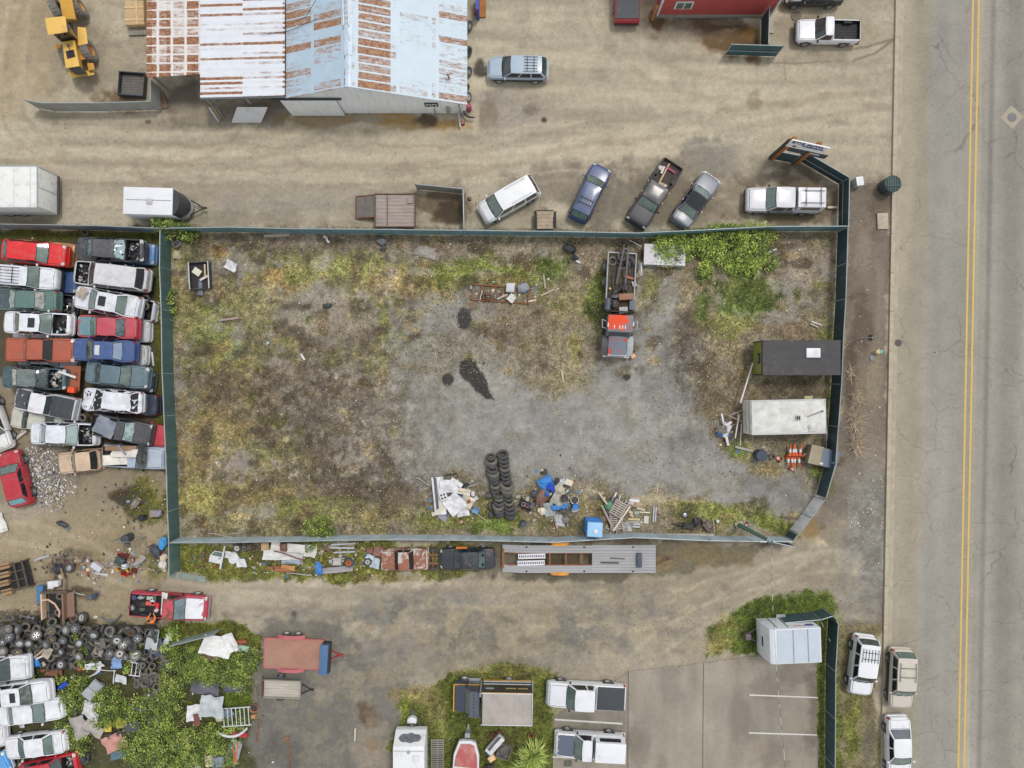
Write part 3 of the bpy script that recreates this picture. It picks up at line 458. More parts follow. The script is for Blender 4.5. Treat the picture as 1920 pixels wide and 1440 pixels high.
def car(label,X,Y,ang,L,Wd,H=1.45,kind='sedan',col=(200,200,200),z0=0,name='parked_car',cat='car',group=None,roof=None,hood=None,boot=None,side=None,glass=None,rear=None,miss=(),rack=None,sunroof=None,crush=0,rim='alloy',wheels=True,bed=None,bumper=None,canopy=None,roll=0,pitch=0,hz=.8,pmat=None,wsc=1.0,box=None,wipe=True,seed=0,trim=None,bedcol=None,notrear=0):
    """col body paint; miss: hood, boot, windscreen, rearglass, wheels; front points to +x"""
    k=(HC-z0-hz)/HC/S
    root=T(name,label,cat,((X-960)*k,(720-Y)*k,z0),R(ang),group,rx=R(roll),ry=R(pitch))
    cw,wt,re,rb,zn,zc,zbelt,zt=KINDS[kind];truck=kind in('pickup','extcab','minitruck');pl=PLANT if truck or kind=='classic' else PLAN
    zn,zc,zbelt,zt=zn*H,zc*H,zbelt*H,zt*H;hw=Wd/2;zs=.24 if wheels else .05
    if not wheels:off=-.16
    else:off=0
    def belt(t):
        if t<.04:return zn*(.80+.2*(t/.04)**.5)
        if t<cw:return zn+(zc-zn)*((t-.04)/(cw-.04))**.8
        if t<rb:return zc+(zbelt-zc)*(t-cw)/(rb-cw)
        if t<.965:return zbelt+(zt-zbelt)*(t-rb)/max(.965-rb,.01)
        return zt*(1-.12*((t-.965)/.035)**1.5)
    def df(p):
        if crush:
            v=mn.noise_vector(Vector(p)*1.7+Vector((seed*9.1,3.3,0)));w=mn.noise_vector(Vector(p)*5+Vector((seed*4.7,0,1)))
            return(p[0]+crush*.5*v.x,p[1]+crush*.5*v.y,max(p[2]+crush*(v.z-.15)+crush*.35*w.z,.05))
        return p
    SEC=[(.92,.0,0),(.985,.18,0),(1,.55,0),(.985,.86,0),(.945,1,-.01),(.85,1,.03),(.5,1,.055),(0,1,.065)]
    def sec(t,q,o=0):
        i=int(min(max(q,0),13.999));f=q-i
        def pt(n):
            s_=1
            if n>7:n=14-n;s_=-1
            y,z,d=SEC[n];zb=belt(t);return(s_*y,zs+(zb-zs)*z+d*(H*.6))
        a,b=pt(i),pt(i+1);y=a[0]+(b[0]-a[0])*f;z=a[1]+(b[1]-a[1])*f
        w=interp(pl,t)*hw;ny=1 if y>0 else-1
        side_=1-min(1,max(0,(min(q,14-q)-3.5)/1.0))
        return df((L/2-t*L+(o*.5 if t<.02 else 0),y*w+ny*o*side_,z+o*(1-side_)+off))
    bt0,bt1=(rb+.012,.982)
    holes=[]
    if truck and bed!='none':holes.append((bt0,bt1))
    if 'hood' in miss:holes.append((.045,cw-.02))
    if 'boot' in miss:holes.append((rb+.02,.96))
    ts=sorted(set([0,.008,.02,.04,.07,.1,.15,.2,.25,.3,.4,.5,.6,.7,.8,.86,.9,.94,.965,.985,1,cw,rb]+[v for h in holes for v in h]));ts=[t for i,t in enumerate(ts)if i==0 or t-ts[i-1]>.003]
    mb=MB();vs=[];n=len(ts)
    for t in ts:vs+=[sec(t,q)for q in range(15)]
    fs=[]
    for i in range(n-1):
        tm=(ts[i]+ts[i+1])/2;hole=any(a<tm<b for a,b in holes)
        for q in range(14):
            if hole and 5<=q<=8:continue
            fs.append((i*15+q,i*15+q+1,(i+1)*15+q+1,(i+1)*15+q))
    fs.append(tuple(reversed(range(15))));fs.append(tuple((n-1)*15+q for q in range(15)))
    fs.append(tuple([0]+[i*15 for i in range(1,n)]+[i*15+14 for i in reversed(range(n))]))
    mb.add(vs,fs)
    pm=pmat or(paint(col)if not crush else old(col))
    # cabin
    wB,wTop=hw*.93,hw*(.72 if kind in('sedan','coupe','hatch')else .77 if kind in('wagon','classic')else .80)
    zB=max(zc,zbelt)+.02;bow=.10 if kind not in('classic',)else .05
    if truck:zB=zc+.0
    xx=lambda t:L/2-t*L
    def cab(side_,u,v,o=0):
        if side_=='f':
            y=(1-2*u);x=(xx(cw)+bow*(1-y*y))*(1-v)+(xx(wt)+bow*.5*(1-y*y))*v;p=(x+o*.7,y*(wB*(1-v)+wTop*v),zB+(H-.03-zB)*v+o*.7)
        elif side_=='r':
            y=(2*u-1);x=(xx(rb)-bow*.6*(1-y*y))*(1-v)+(xx(re)-bow*.25*(1-y*y))*v;p=(x-o*.7,y*(wB*(1-v)+wTop*v),zB+(H-.03-zB)*v+o*.7)
        else:
            sg=1 if side_=='l' else-1;uu=u if sg<0 else 1-u
            x0=xx(rb)+(xx(cw)-xx(rb))*(1-u);x1=xx(re)+(xx(wt)-xx(re))*(1-u);x=x0*(1-v)+x1*v
            bul=.03*math.sin(math.pi*u);p=(x,sg*((wB+bul*.6)*(1-v)+(wTop+bul)*v+o),zB+(H-.03-zB)*v)
        return df((p[0],p[1],p[2]+off))
    for s_ in 'f','r','l','q':mb.grid(lambda u,v:cab(s_,u,v),6,3,flip=(s_=='q'))
    body=part('body',mb,[pm,BLACK],root,smooth=40)
    # roof
    def rf(u,v,o=0,m=0.0):
        y=(2*v-1)*(1-m);u=m+u*(1-2*m);bul=.03*math.sin(math.pi*u)
        xf=xx(wt)+bow*.5*(1-y*y);xr_=xx(re)-bow*.25*(1-y*y);x=xf+(xr_-xf)*u
        z=H-.03+.05*(1-y**4)*(1-(2*u-1)**4)+o
        return df((x,-y*(wTop+bul),z+off))
    rm=pm if roof is None else(old(roof)if crush else paint(roof))if isinstance(roof,tuple)else roof
    part('roof',MB().grid(lambda u,v:rf(u,v,.004),8,8,flip=True),rm,root,smooth=50)
    def patch(nm,t0,t1,q0,q1,o,mat,par=root,nu=6,nv=6):return part(nm,MB().grid(lambda u,v:sec(t0+(t1-t0)*u,q0+(q1-q0)*v,o),nu,nv),mat,par,smooth=50)
    gl=glass or GLASS
    if 'hood' not in miss:patch('hood_seam',.03,cw-.006,5.06,8.94,.004,BLACK,nu=8);patch('hood',.035,cw-.012,5.15,8.85,.008,pm if hood is None else hood if not isinstance(hood,tuple)else(old(hood)if crush else paint(hood)),nu=8)
    else:
        eb=MB();x0,x1=xx(.045),xx(cw-.02);w_=hw*.80;zf=zn-.42+off
        eb.add([(x1,-w_,zf),(x0,-w_,zf),(x0,w_,zf),(x1,w_,zf),(x1,-w_,zn+.08+off),(x0,-w_,zn-.02+off),(x0,w_,zn-.02+off),(x1,w_,zn+.08+off)],[(0,1,2,3),(4,5,1,0),(7,3,2,6),(4,0,3,7),(5,6,2,1)])
        e=part('engine_bay',eb,BLACK,root,smooth=0);rr=random.Random(seed+int(X));bl=MB()
        for i in range(26):
            c=(rr.uniform(x1+.12,x0-.12),rr.uniform(-w_+.1,w_-.1),zf+rr.uniform(.1,.34));bl.m=rr.choice([0,0,1,2,2,3])
            if rr.random()<.55:bl.box(c,(rr.uniform(.08,.34),rr.uniform(.06,.26),rr.uniform(.06,.25)),rr.uniform(0,3),tap=rr.uniform(.6,1),rx=rr.uniform(-.4,.4))
            else:a=Vector(c);bl.cyl(a,a+Vector((rr.uniform(-.3,.3),rr.uniform(-.25,.25),rr.uniform(-.05,.08))),rr.uniform(.02,.07),8)
        part('engine',bl,[ENG,CHROME,M((176,172,164),rough=.6,var=.3,sc=5),M((60,66,84))],root)
    if not truck and rb<.9:
        if 'boot' not in miss:patch('boot_seam',rb+.014,.976,5.02,8.98,.004,BLACK),patch('boot_lid',rb+.02,.972,5.1,8.9,.008,pm if boot is None else old(boot))
        else:
            eb=MB();x0,x1=xx(rb+.02),xx(.96);w_=hw*.8;zf=zt-.42+off
            eb.add([(x1,-w_,zf),(x0,-w_,zf),(x0,w_,zf),(x1,w_,zf),(x1,-w_,zt+off),(x0,-w_,zt+off),(x0,w_,zt+off),(x1,w_,zt+off)],[(0,1,2,3),(4,5,1,0),(7,3,2,6),(4,0,3,7),(5,6,2,1)]);part('boot_well',eb,BLACK,root,smooth=0)
    part('window_seal',MB().grid(lambda u,v:cab('f',.015+.97*u,.0+.985*v,.007),8,4),BLACK,root,smooth=60);part('window_seal',MB().grid(lambda u,v:cab('r',.04+.92*u,.04+.93*v,.007),8,4),BLACK,root,smooth=60)
    if 'windscreen' not in miss:
        part('windscreen',MB().grid(lambda u,v:cab('f',.045+.91*u,.05+.87*v,.012),8,4),gl,root,smooth=60)
    else:part('windscreen_opening',MB().grid(lambda u,v:cab('f',.06+.88*u,.05+.86*v,.008),4,3),BLACK,root)
    part('rear_window',MB().grid(lambda u,v:cab('r',.08+.84*u,.10+.82*v,.012),8,4),(BLACK if 'rearglass' in miss else rear or gl),root,smooth=60)
    wins=[(.07,.45),(.50,.92)]if kind in('sedan','coupe','hatch','classic')else[(.05,.33),(.37,.64),(.68,.94)]if kind in('wagon','suv','van')else[(.10,.60),(.66,.90)]if kind=='extcab' else[(.14,.86)]
    for s_ in 'lq':
        for a,b in wins:part('side_window',MB().grid(lambda u,v:cab(s_,a+(b-a)*u,.08+.82*v,.012),5,2,flip=(s_=='q')),GLASSD,root)
    # doors
    d0,d1=cw+.02,min(rb,.72);cuts=[d0,(d0+d1)/2+.01,d1]if kind not in('coupe','pickup','minitruck','classic','cab')else[d0,d0+(d1-d0)*.8]
    dm=pm if side is None else paint(side)
    for q0,q1,sg in((1.25,3.9,1),(12.75,10.1,-1)):
        for a,b in zip(cuts[:-1],cuts[1:]):
            d=part('door',MB().grid(lambda u,v:sec(a+(b-a-.004)*u,q0+(q1-q0)*v,.006),4,4,flip=sg<0),dm,root)
            hx,hy,hz_=sec(b-.02,3.3 if sg>0 else 10.7,.02);part('door_handle',MB().box((hx,hy,hz_),(.16,.03,.035)),BLACK if side else pm,d)
    # lamps, bumpers
    for q in((3.0,5.4),(11.0,8.6)):patch('headlight',.006,.042 if not truck else .025,q[0],q[1],.012,LAMP,nu=3,nv=3)
    for q in((1.8,4.6),(12.2,9.4)):patch('taillight',.972,.994,q[0],q[1],.014,RED,nu=3,nv=3)
    bmt=pm if bumper is None else bumper
    for nm,ta,tb_ in(('front_bumper',0,.05),('rear_bumper',1,.95)):
        pts=[(xx(ta+(tb_-ta)*f),interp(pl,ta+(tb_-ta)*f)*hw)for f in(1,.5,.16,0)];sg=1 if ta==0 else-1
        ring=pts+[(x,-y)for x,y in reversed(pts)];b_=MB();z_=zs+.16+off
        o_=[(x+sg*.07*(1 if abs(i-3.5)<2.6 else .3),y*1.015,0)for i,(x,y)in enumerate(ring)];m=len(ring)
        vv=[(x,y,z_)for x,y in ring]+[(x,y,z_)for x,y,_ in o_]+[(x,y,z_+.2)for x,y,_ in o_]+[(x,y,z_+.2)for x,y in ring]
        ff=[(k*m+i,k*m+i+1,(k+1)*m+i+1,(k+1)*m+i)for k in range(3)for i in range(m-1)]
        if sg<0:ff=[tuple(reversed(f))for f in ff]
        b_.add([df(p)for p in vv],ff);part(nm,b_,bmt,root)
    for sg in(1,-1):
        if 'mirror' in miss:break
        mx=xx(cw+.035);part('wing_mirror',MB().box((mx,sg*(hw+.09),zB+.06+off),(.12,.2,.14),tap=.8),BLACK if truck else pm,root,bevel=.02)
    if wheels and 'wheels' not in miss:
        ws=1.0 if not truck else 1.12;r_=.325*ws;f0,f1=(.19,.80)if not truck else(.17,.78)
        if kind=='classic':f0,f1=.17,.76
        for t in(f0,f1):
            for sg in(1,-1):
                patch('wheel_arch',t-(r_+.07)/L,t+(r_+.07)/L,0.02 if sg>0 else 13.98,2.1 if sg>0 else 11.9,.008,BLACK,nu=4,nv=3)
                wheel(root,(xx(t),sg*(hw-.075),r_),ws,1.0,rim,sg)
    if wipe and 'windscreen' not in miss and 'hood' not in miss:
        w_=MB()
        for y0 in(-.45,.15):
            a=Vector(cab('f',.5-y0/(2*wB),.04,.03));b=Vector(cab('f',.5-(y0+.4)/(2*wB),.14,.03));w_.cyl(a,b,.012,5)
        part('wiper',w_,BLACK,root)
    if trim:
        for q0,q1 in((.6,2.3),(13.4,11.7)):patch('cladding',.03,.97,q0,q1,.012,trim,nu=14,nv=3)
    if sunroof:
        part('sunroof',MB().grid(lambda u,v:rf(sunroof[0]+(sunroof[1]-sunroof[0])*u,.22+.56*v,.012),4,4,flip=True),GLASSD if len(sunroof)<3 else sunroof[2],root)
    if rack:
        rk=MB();u0,u1,nb,ns,rmt=rack;z_=.09
        for v in(.1,.9):rk.tube([rf(u0+(u1-u0)*i/3,v,z_)for i in range(4)],.022,6)
        for i in range(nb):u=u0+(u1-u0)*(i+.5)/nb if nb<3 else u0+(u1-u0)*i/(nb-1);rk.tube([rf(u,.1,z_),rf(u,.5,z_+.02),rf(u,.9,z_)],.024,6)
        for j in range(ns):v=.1+.8*(j+1)/(ns+1);rk.tube([rf(u0,v,z_*.4),rf(u1,v,z_*.4)],.02,5)
        for u in(u0,u1):
            for v in(.1,.9):rk.cyl(rf(u,v,0),rf(u,v,z_),.02,6)
        part('roof_rack',rk,rmt,root)
    if truck and bed!='none':
        x0,x1=xx(bt0),xx(bt1);w_=hw*.87;zr=belt(.8)+.02+off;zf=.78 if H>1.6 else .68;zf+=off
        b_=MB();b_.add([(x1,-w_,zf),(x0,-w_,zf),(x0,w_,zf),(x1,w_,zf),(x1,-w_,zr),(x0,-w_,zr),(x0,w_,zr),(x1,w_,zr)],[(0,1,2,3),(4,5,1,0),(7,3,2,6),(4,0,3,7),(5,6,2,1)])
        for i in range(7):b_.box(((x0+x1)/2,-w_+.12+i*(2*w_-.24)/6,zf+.012),(abs(x0-x1)-.05,.06,.02))
        for sg in(1,-1):b_.box(((xx(.79 if L>5 else .8)),sg*(w_-.1),zf+.14),(.75,.2,.26),tap=.85)
        part('bed_liner',b_,bedcol or BLACK,root,smooth=0)
        part('tailgate',MB().grid(lambda u,v:sec(.986+.012*v,4.2+5.6*u,.012),8,2),pm,root)
        if bed=='cover':
            def cv(u,v):y=1-2*v;return(x0+(x1-x0)*u,y*w_*1.03,zr+.035+.02*(1-y**4)+.006*math.sin(u*50))
            part('tonneau_cover',MB().slab(cv,24,8,.03),M((62,66,72),rough=.6,var=.14,sc=2,dirt=.1),root)
        if bed=='canopy':
            zt_=canopy[0]+off;c_=MB();wt_=w_*.90
            c_.slab(lambda u,v:(x0+.03+(x1-x0-.06)*u,(1-2*v)*wt_,zt_+.06*(1-(1-2*v)**4)*(1-(2*u-1)**6)),8,8,.03)
            for sg in(1,-1):c_.grid(lambda u,v:(x0+.0+(x1-x0)*u,sg*(w_*1.07+(wt_-w_*1.07)*v),zr-.02+(zt_-zr+.02)*v),4,2,flip=sg>0)
            for xa in(x0,x1):c_.add([(xa,w_*1.07,zr-.02),(xa,-w_*1.07,zr-.02),(xa,-wt_,zt_),(xa,wt_,zt_)],[(0,1,2,3)if xa==x0 else(3,2,1,0)])
            cp=part('canopy',c_,paint(canopy[1]),root,smooth=40)
            for sg in(1,-1):part('canopy_window',MB().grid(lambda u,v:(x0+(x1-x0)*(.14+.72*u),sg*(w_*1.07+(wt_-w_*1.07)*(.28+.5*v)+.012),zr-.02+(zt_-zr+.02)*(.28+.5*v)),3,2,flip=sg>0),GLASSD,cp)
            if len(canopy)>2:
                rk=MB()
                for v in(-.62,.62):rk.cyl((x0-.12,v*wt_,zt_+.16),(x1+.1,v*wt_,zt_+.16),.025,6)
                for f in(.25,.8):
                    xa=x0+(x1-x0)*f;rk.cyl((xa,-wt_*.95,zt_+.18),(xa,wt_*.95,zt_+.18),.03,6)
                    for v in(-.62,.62):rk.cyl((xa,v*wt_,zt_),(xa,v*wt_,zt_+.16),.025,6)
                part('roof_rack',rk,DGREY,cp)
    root['_d']=0;del root['_d']
    return root
def ebox(root,nm,xs_,ys_,zs_,mat,t=.05):
    (x0,x1),(y0,y1),(z0,z1)=xs_,ys_,zs_;b=MB();b.box(((x0+x1)/2,(y0+y1)/2,z0+t/2),(x1-x0,y1-y0,t))
    b.box(((x0+x1)/2,y0+t/2,(z0+z1)/2+t/2),(x1-x0,t,z1-z0-t));b.box(((x0+x1)/2,y1-t/2,(z0+z1)/2+t/2),(x1-x0,t,z1-z0-t))
    b.box((x0+t/2,(y0+y1)/2,(z0+z1)/2+t/2),(t,y1-y0-2*t,z1-z0-t));b.box((x1-t/2,(y0+y1)/2,(z0+z1)/2+t/2),(t,y1-y0-2*t,z1-z0-t))
    return part(nm,b,mat,root,smooth=0)
# ---------------------------------------------------------------- parked vehicles
SILV=(196,204,214);DK=DGREY;BMP=M((60,62,66),rough=.7,var=.15)
car('silver blue estate car with slatted roof rack parked beside the row of shed tyres',971,128,179,4.6,1.72,1.5,'wagon',(170,186,204),rack=(.42,.86,2,4,DGREY),trim=BMP,rim='cap',glass=GLASS)
car('white minivan parked askew next to the small wire pen',954,374,209.5,4.75,1.85,1.75,'van',(232,234,236),glass=GLASSG,rear=GLASSD,rack=(.3,.9,0,0,WHITE))
car('blue estate car with luggage rack parked between minivan and loaded pickup',1106,362,64.5,4.55,1.72,1.5,'wagon',(52,74,122),rack=(.45,.8,2,4,DGREY),glass=GLASSG,rear=GLASSG)
car('dark charcoal pickup with scrap and timber in its open bed',1227,363,237.5,5.5,1.85,1.7,'extcab',(56,56,64),name='pickup_truck',cat='pickup truck',glass=GLASSG,bumper=BMP,bedcol=M((74,66,62),rough=.8,var=.3,sc=3,rust=.25),roof=M((54,56,62),rough=.4,dirt=.4,coat=.3))
car('grey convertible with black soft top folded up beside the dark pickup',1305,375,54.5,4.5,1.75,1.38,'coupe',(116,120,132),roof=M((48,50,54),rough=.95,var=.12),glass=GLASSG,rear=GLASSG)
car('silver pickup with a canopy and black roof bars beside the corner fence',1469,376,179,5.75,1.88,1.8,'extcab',(214,214,220),name='pickup_truck',cat='pickup truck',bed='canopy',canopy=(1.86,(222,222,228),1),bumper=BMP,glass=GLASSG,side=(150,152,160))
car('small white pickup with black bed liner near the red building',1553,58,179,4.85,1.7,1.6,'minitruck',(232,234,240),name='pickup_truck',cat='pickup truck',bumper=BMP,hood=(232,234,240))
car('red pickup at the top edge with a black tonneau over its bed',1176,-24,90,5.4,1.95,1.8,'extcab',(170,32,48),name='pickup_truck',cat='pickup truck',bed='cover',bumper=BMP)
car('black car at the top edge above the small white pickup',1527,-14,180,4.5,1.75,1.45,'sedan',(42,44,50))
car('white pickup with black tonneau cover parked beside the black box truck',1099,1304,177,6.0,1.95,1.85,'extcab',(234,236,242),name='pickup_truck',cat='pickup truck',bed='cover',glass=GLASSG,rim='alloy',bumper=CHROME)
car('white pickup with white canopy and dark grey hood beside the spiky plant',1106,1397,177,5.3,1.9,1.8,'pickup',(234,236,242),name='pickup_truck',cat='pickup truck',bed='canopy',canopy=(1.9,(236,238,244)),glass=GLASSG,hood=(96,104,122),rim='cap')
car('white off roader with black roof rack parked on the grass verge',1617,1247,263,4.5,1.78,1.75,'suv',(236,238,244),rack=(.48,.88,2,4,BLACK),rim='steel',trim=None)
car('beige off roader with black roof bars parked on the street',1689,1272,267.5,4.5,1.78,1.7,'suv',(206,198,186),rack=(.3,.85,2,0,BLACK),trim=BMP,glass=GLASSG)
car('white saloon car parked on the street at the bottom edge',1685,1402,271,4.75,1.8,1.45,'sedan',(236,238,242),glass=GLASSG,rear=M((96,100,108),rough=.1,coat=.6))
# wreck yard: a lower layer on the ground and an upper layer resting on it
def wreck(label,X,Y,ang,L,Wd,H,kind,col,z0,**k):
    k.setdefault('seed',int(X+Y));k.setdefault('name','wrecked_car');k.setdefault('cat','wrecked car');k.setdefault('crush',.028);k.setdefault('group','wrecked cars stacked in the yard')
    return car(label,X,Y,ang,L,Wd,H,kind,col,z0=z0,pmat=k.pop('pmat',None)or old(col,rough=.42,coat=.25,rust=(0,.10,.16,.06)[int(X+Y)%4]if z0==0 or sum(col)<600 else 0,rsc=.9),**k)
LOW=[('light tan wreck showing its bare deck beneath the bright red car',78,474,175,4.9,1.9,'classic',(206,158,108)),('dark blue wreck with its nose out beneath the white off roader',88,525,-6,4.6,1.75,'sedan',(62,92,140)),('crushed black wreck beneath the dull green saloon',84,570,-3,4.6,1.75,'sedan',(52,56,62)),('white wreck whose flank shows below the white saloon with bare engine',76,618,178,4.5,1.7,'sedan',(222,224,230)),('pale blue wreck beneath the faded orange classic',88,668,-3,4.5,1.7,'sedan',(176,192,206)),
       ('blue wreck with its bonnet out beneath the burnt black car',232,474,-3,4.7,1.75,'sedan',(106,150,206)),('black wreck beneath the long white off roader',226,526,174,4.4,1.75,'hatch',(56,60,68)),('silver wreck with two tyres in its open boot',236,576,171,4.6,1.75,'sedan',(206,208,216)),('silver wreck with its bonnet out beneath the maroon car',226,620,-2,4.5,1.75,'sedan',(206,208,212)),('pale grey wreck with its bonnet out beneath the dark blue car',220,664,-3,4.5,1.7,'sedan',(212,212,214)),('grey wreck beneath the slate green saloon',236,712,-6,4.3,1.7,'sedan',(80,84,90)),('black wreck with blue rear corner beneath the crushed white car',244,758,178,4.3,1.75,'sedan',(44,52,74)),('red wreck with its bonnet out beneath the charcoal pickup',264,812,-9,4.3,1.7,'sedan',(206,64,78))]
for i,(lb,X,Y,a,L,w,kd,c)in enumerate(LOW):
    wreck(lb,X,Y,a,L,w,1.22 if kd!='classic' else 1.15,kd,c,0,wheels=False,miss=(('boot',)if 'boot' in lb else())+(('hood',)if 'crushed black' in lb else()),crush=.05,hz=.6)
Z=1.12
wreck('bright red saloon with white headlights stacked at the top of the left column',61,473,-5.5,4.75,1.75,1.4,'hatch',(226,40,44),Z,wheels=False,glass=GLASSG,rear=M((80,130,136),rough=.2,var=.6,sc=4),miss=('mirror',))
wreck('white off roader with slatted roof rack stacked below the bright red saloon',44,519,-4.5,4.9,1.75,1.6,'suv',(228,230,238),Z,wheels=False,rack=(.2,.9,2,4,BLACK),glass=GLASSG,bumper=BMP)
wreck('dull green saloon with a crumpled windscreen stacked between two white cars',46,562,178,4.7,1.7,1.35,'sedan',(92,122,116),Z,wheels=False,crush=.05,hood=(74,90,98),glass=M((150,166,160),rough=.3,var=.35,sc=4),rear=M((150,148,144),rough=.5,var=.5,sc=4),miss=('mirror',))
wreck('white saloon with sunroof and engine bared for lack of a bonnet',68,606,-2.5,4.95,1.75,1.4,'sedan',(232,234,242),Z,wheels=False,miss=('hood',),sunroof=(.2,.55),glass=GLASSG)
wreck('faded orange red two door classic with a long flat bonnet',71,656,-.8,5.2,1.85,1.3,'classic',(176,92,70),Z,wheels=False,bumper=CHROME,glass=BLACK,rear=GLASSG,miss=('mirror',),pmat=M((176,92,70),rough=.75,var=.1,dirt=.3))
wreck('dark teal wreck with burnt blotched roof and bared engine',60,709,-3,4.7,1.72,1.3,'sedan',(66,92,102),Z*.8,wheels=False,crush=.12,miss=('hood','mirror'),roof=M((98,118,122),rough=.8,var=.3,rust=.2,dirt=.8,sc=3,rcol=(84,64,50)),rear=M((176,180,170),rough=.4,var=.4,sc=5),wipe=False)
wreck('white roofed off roader with a flat black bonnet',82,757,168,4.7,1.75,1.55,'extcab',(208,208,212),.75,wheels=False,hood=(72,76,86),roof=(230,230,236),bed='cover',glass=GLASS,miss=('mirror',),side=(74,78,86))
wreck('cream car half hidden under the white roofed off roader',66,790,170,4.2,1.65,1.25,'sedan',(206,204,190),0,wheels=False)
wreck('white saloon with missing bonnet lowest in the left column',117,814,-2,4.95,1.78,1.4,'sedan',(224,228,238),.55,wheels=False,miss=('hood',),glass=M((150,170,168),rough=.12,coat=.5))
wreck('beige pickup cab with a bare frame behind it',146,866,186,3.2,1.72,1.5,'cab',(212,184,158),.0,wheels=False,glass=GLASSG,name='pickup_cab',cat='wrecked pickup',rear=BLACK)
wreck('burnt black car with dented roof and open engine bay atop a blue wreck',204,467,-2,5.0,1.8,1.35,'sedan',(62,66,74),Z,wheels=False,crush=.14,miss=('hood','mirror'),glass=M((150,170,178),rough=.2,var=.2),rear=M((110,130,130),rough=.3,var=.6,sc=4),roof=M((70,74,82),rough=.6,dirt=.7,var=.3),wipe=False)
wreck('long white off roader with bared engine and a dark glass tail',206,517,173.5,5.6,1.9,1.7,'suv',(212,212,216),.85,wheels=False,miss=('hood','mirror'),glass=M((96,82,80),rough=.2,var=.5,sc=3),rear=BLACK,sunroof=None)
wreck('white saloon with sunroof and a board lying on its bonnet',198,566,169.5,4.95,1.78,1.4,'sedan',(226,228,236),Z,wheels=False,sunroof=(.12,.5),glass=M((120,136,134),rough=.15,var=.45,sc=3),rear=GLASSG)
wreck('maroon car with a teal bonnet and smashed rear window',198,613,177.5,4.55,1.75,1.35,'sedan',(196,76,90),Z,wheels=False,hood=(112,148,158),crush=.05,rear=M((70,92,96),rough=.3,var=.7,sc=5),glass=GLASSG,miss=('mirror',))
wreck('dark blue saloon with a pale sunroof stacked below the maroon car',192,657,177.5,4.75,1.75,1.4,'sedan',(66,92,146),Z,wheels=False,sunroof=(.1,.36,LAMP),rear=M((132,150,176),rough=.12,var=.1,coat=.5))
wreck('slate green saloon with a long rear window and broken nose',217,703,-6,4.75,1.75,1.35,'sedan',(96,118,130),.9,wheels=False,crush=.06,glass=GLASSG,rear=M((60,74,76),rough=.15),miss=('mirror',))
wreck('crushed white car with torn bonnet and smashed cabin',206,752,176,4.6,1.75,1.2,'hatch',(226,228,236),.9,wheels=False,crush=.22,miss=('mirror','windscreen'),rear=BLACK,wipe=False)
wreck('charcoal pickup with chalk scribble on its bonnet',224,806,-11,4.6,1.72,1.4,'minitruck',(72,74,78),.75,wheels=False,crush=.04,glass=M((150,168,168),rough=.2,var=.6,sc=3),miss=('mirror',))
wreck('silver pickup loaded with a white sofa at the bottom of the right column',250,857,-3,4.75,1.75,1.45,'minitruck',(176,188,208),.0,wheels=True,glass=GLASSG,rim='steel',hood=(190,200,216))
wreck('red hatchback with a torn front wing at the left edge',28,898,105,4.25,1.7,1.4,'hatch',(186,44,60),0,glass=GLASSG,rear=M((110,160,166),rough=.15,coat=.5),crush=.03,group=None)
wreck('white car cut off by the left edge beside the red hatchback',-14,790,290,4.6,1.75,1.5,'wagon',(232,232,232),0,group=None,glass=GLASSG)
G2='white cars dumped in the bottom left corner'
wreck('white pickup box seen from above beside the tyre heap',-10,1254,3,5.2,1.9,1.6,'extcab',(226,228,234),.4,bed='none',roof=(228,230,234),group=G2,hood=(228,230,236),wipe=False,name='wrecked_pickup')
wreck('white saloon with open sunroof leaning on the lower white saloon',32,1304,6,4.7,1.75,1.4,'sedan',(232,234,240),.75,wheels=False,sunroof=(.2,.5),glass=M((96,104,100),rough=.15,var=.7,sc=3),group=G2)
wreck('white saloon whose bonnet reaches into the brambles',58,1334,6.5,4.9,1.8,1.4,'sedan',(236,238,244),0,glass=M((112,130,126),rough=.1,coat=.6),group=G2)
wreck('white saloon facing left below the two leaning ones',66,1397,187,4.7,1.8,1.4,'sedan',(232,234,240),0,glass=GLASSG,rear=GLASSG,group=G2)
wreck('bright red wreck without a bonnet cut off by the bottom edge',92,1442,12,4.4,1.75,1.4,'hatch',(196,36,52),0,miss=('hood',),group=None)
wreck('white car nosing in from the left edge beside the white saloon',-42,1384,5,4.3,1.7,1.4,'sedan',(226,226,230),0,group=G2)
wreck('bright blue car with white trim in the bottom left corner',-34,1448,25,4.4,1.75,1.4,'hatch',(86,160,226),0,group=None,bumper=WHITE)
# two wrecks along the south fence
wreck('rust brown saloon hulk with white patches beside the south fence',757,1051,181,3.6,1.7,1.3,'classic',(168,118,96),0,wheels=False,group=None,crush=.06,pmat=M((206,200,194),rough=.8,rust=.62,rcol=(158,104,84),rsc=.8,dirt=.3),rear=BLACK,glass=BLACK,wipe=False,miss=('mirror',))
BH=wreck('black hatchback with orange trim and speakers behind its rear glass',876,1048,180.5,4.2,1.68,1.38,'sedan',(50,54,62),0,group=None,rear=M((82,104,104),rough=.2,var=.5,sc=4),glass=M((60,66,72),rough=.1,var=.6,sc=3),miss=('mirror',))
RP=wreck('old red pickup with white patches, its bed full of scrap',317,1136,-4,5.9,1.95,1.75,'pickup',(190,60,84),0,group=None,name='pickup_truck',cat='pickup truck',side=(150,30,36),hood=M((232,234,240),rough=.55,rust=.4,rcol=(202,84,106),rsc=.5),roof=M((206,80,96),rough=.8,rust=.52,rcol=(128,84,68),rsc=.9),bumper=CHROME,rim='steel',glass=M((108,126,132),rough=.1,var=.4,coat=.5))
OT=M((236,128,44),rough=.6,var=.2,sc=5)
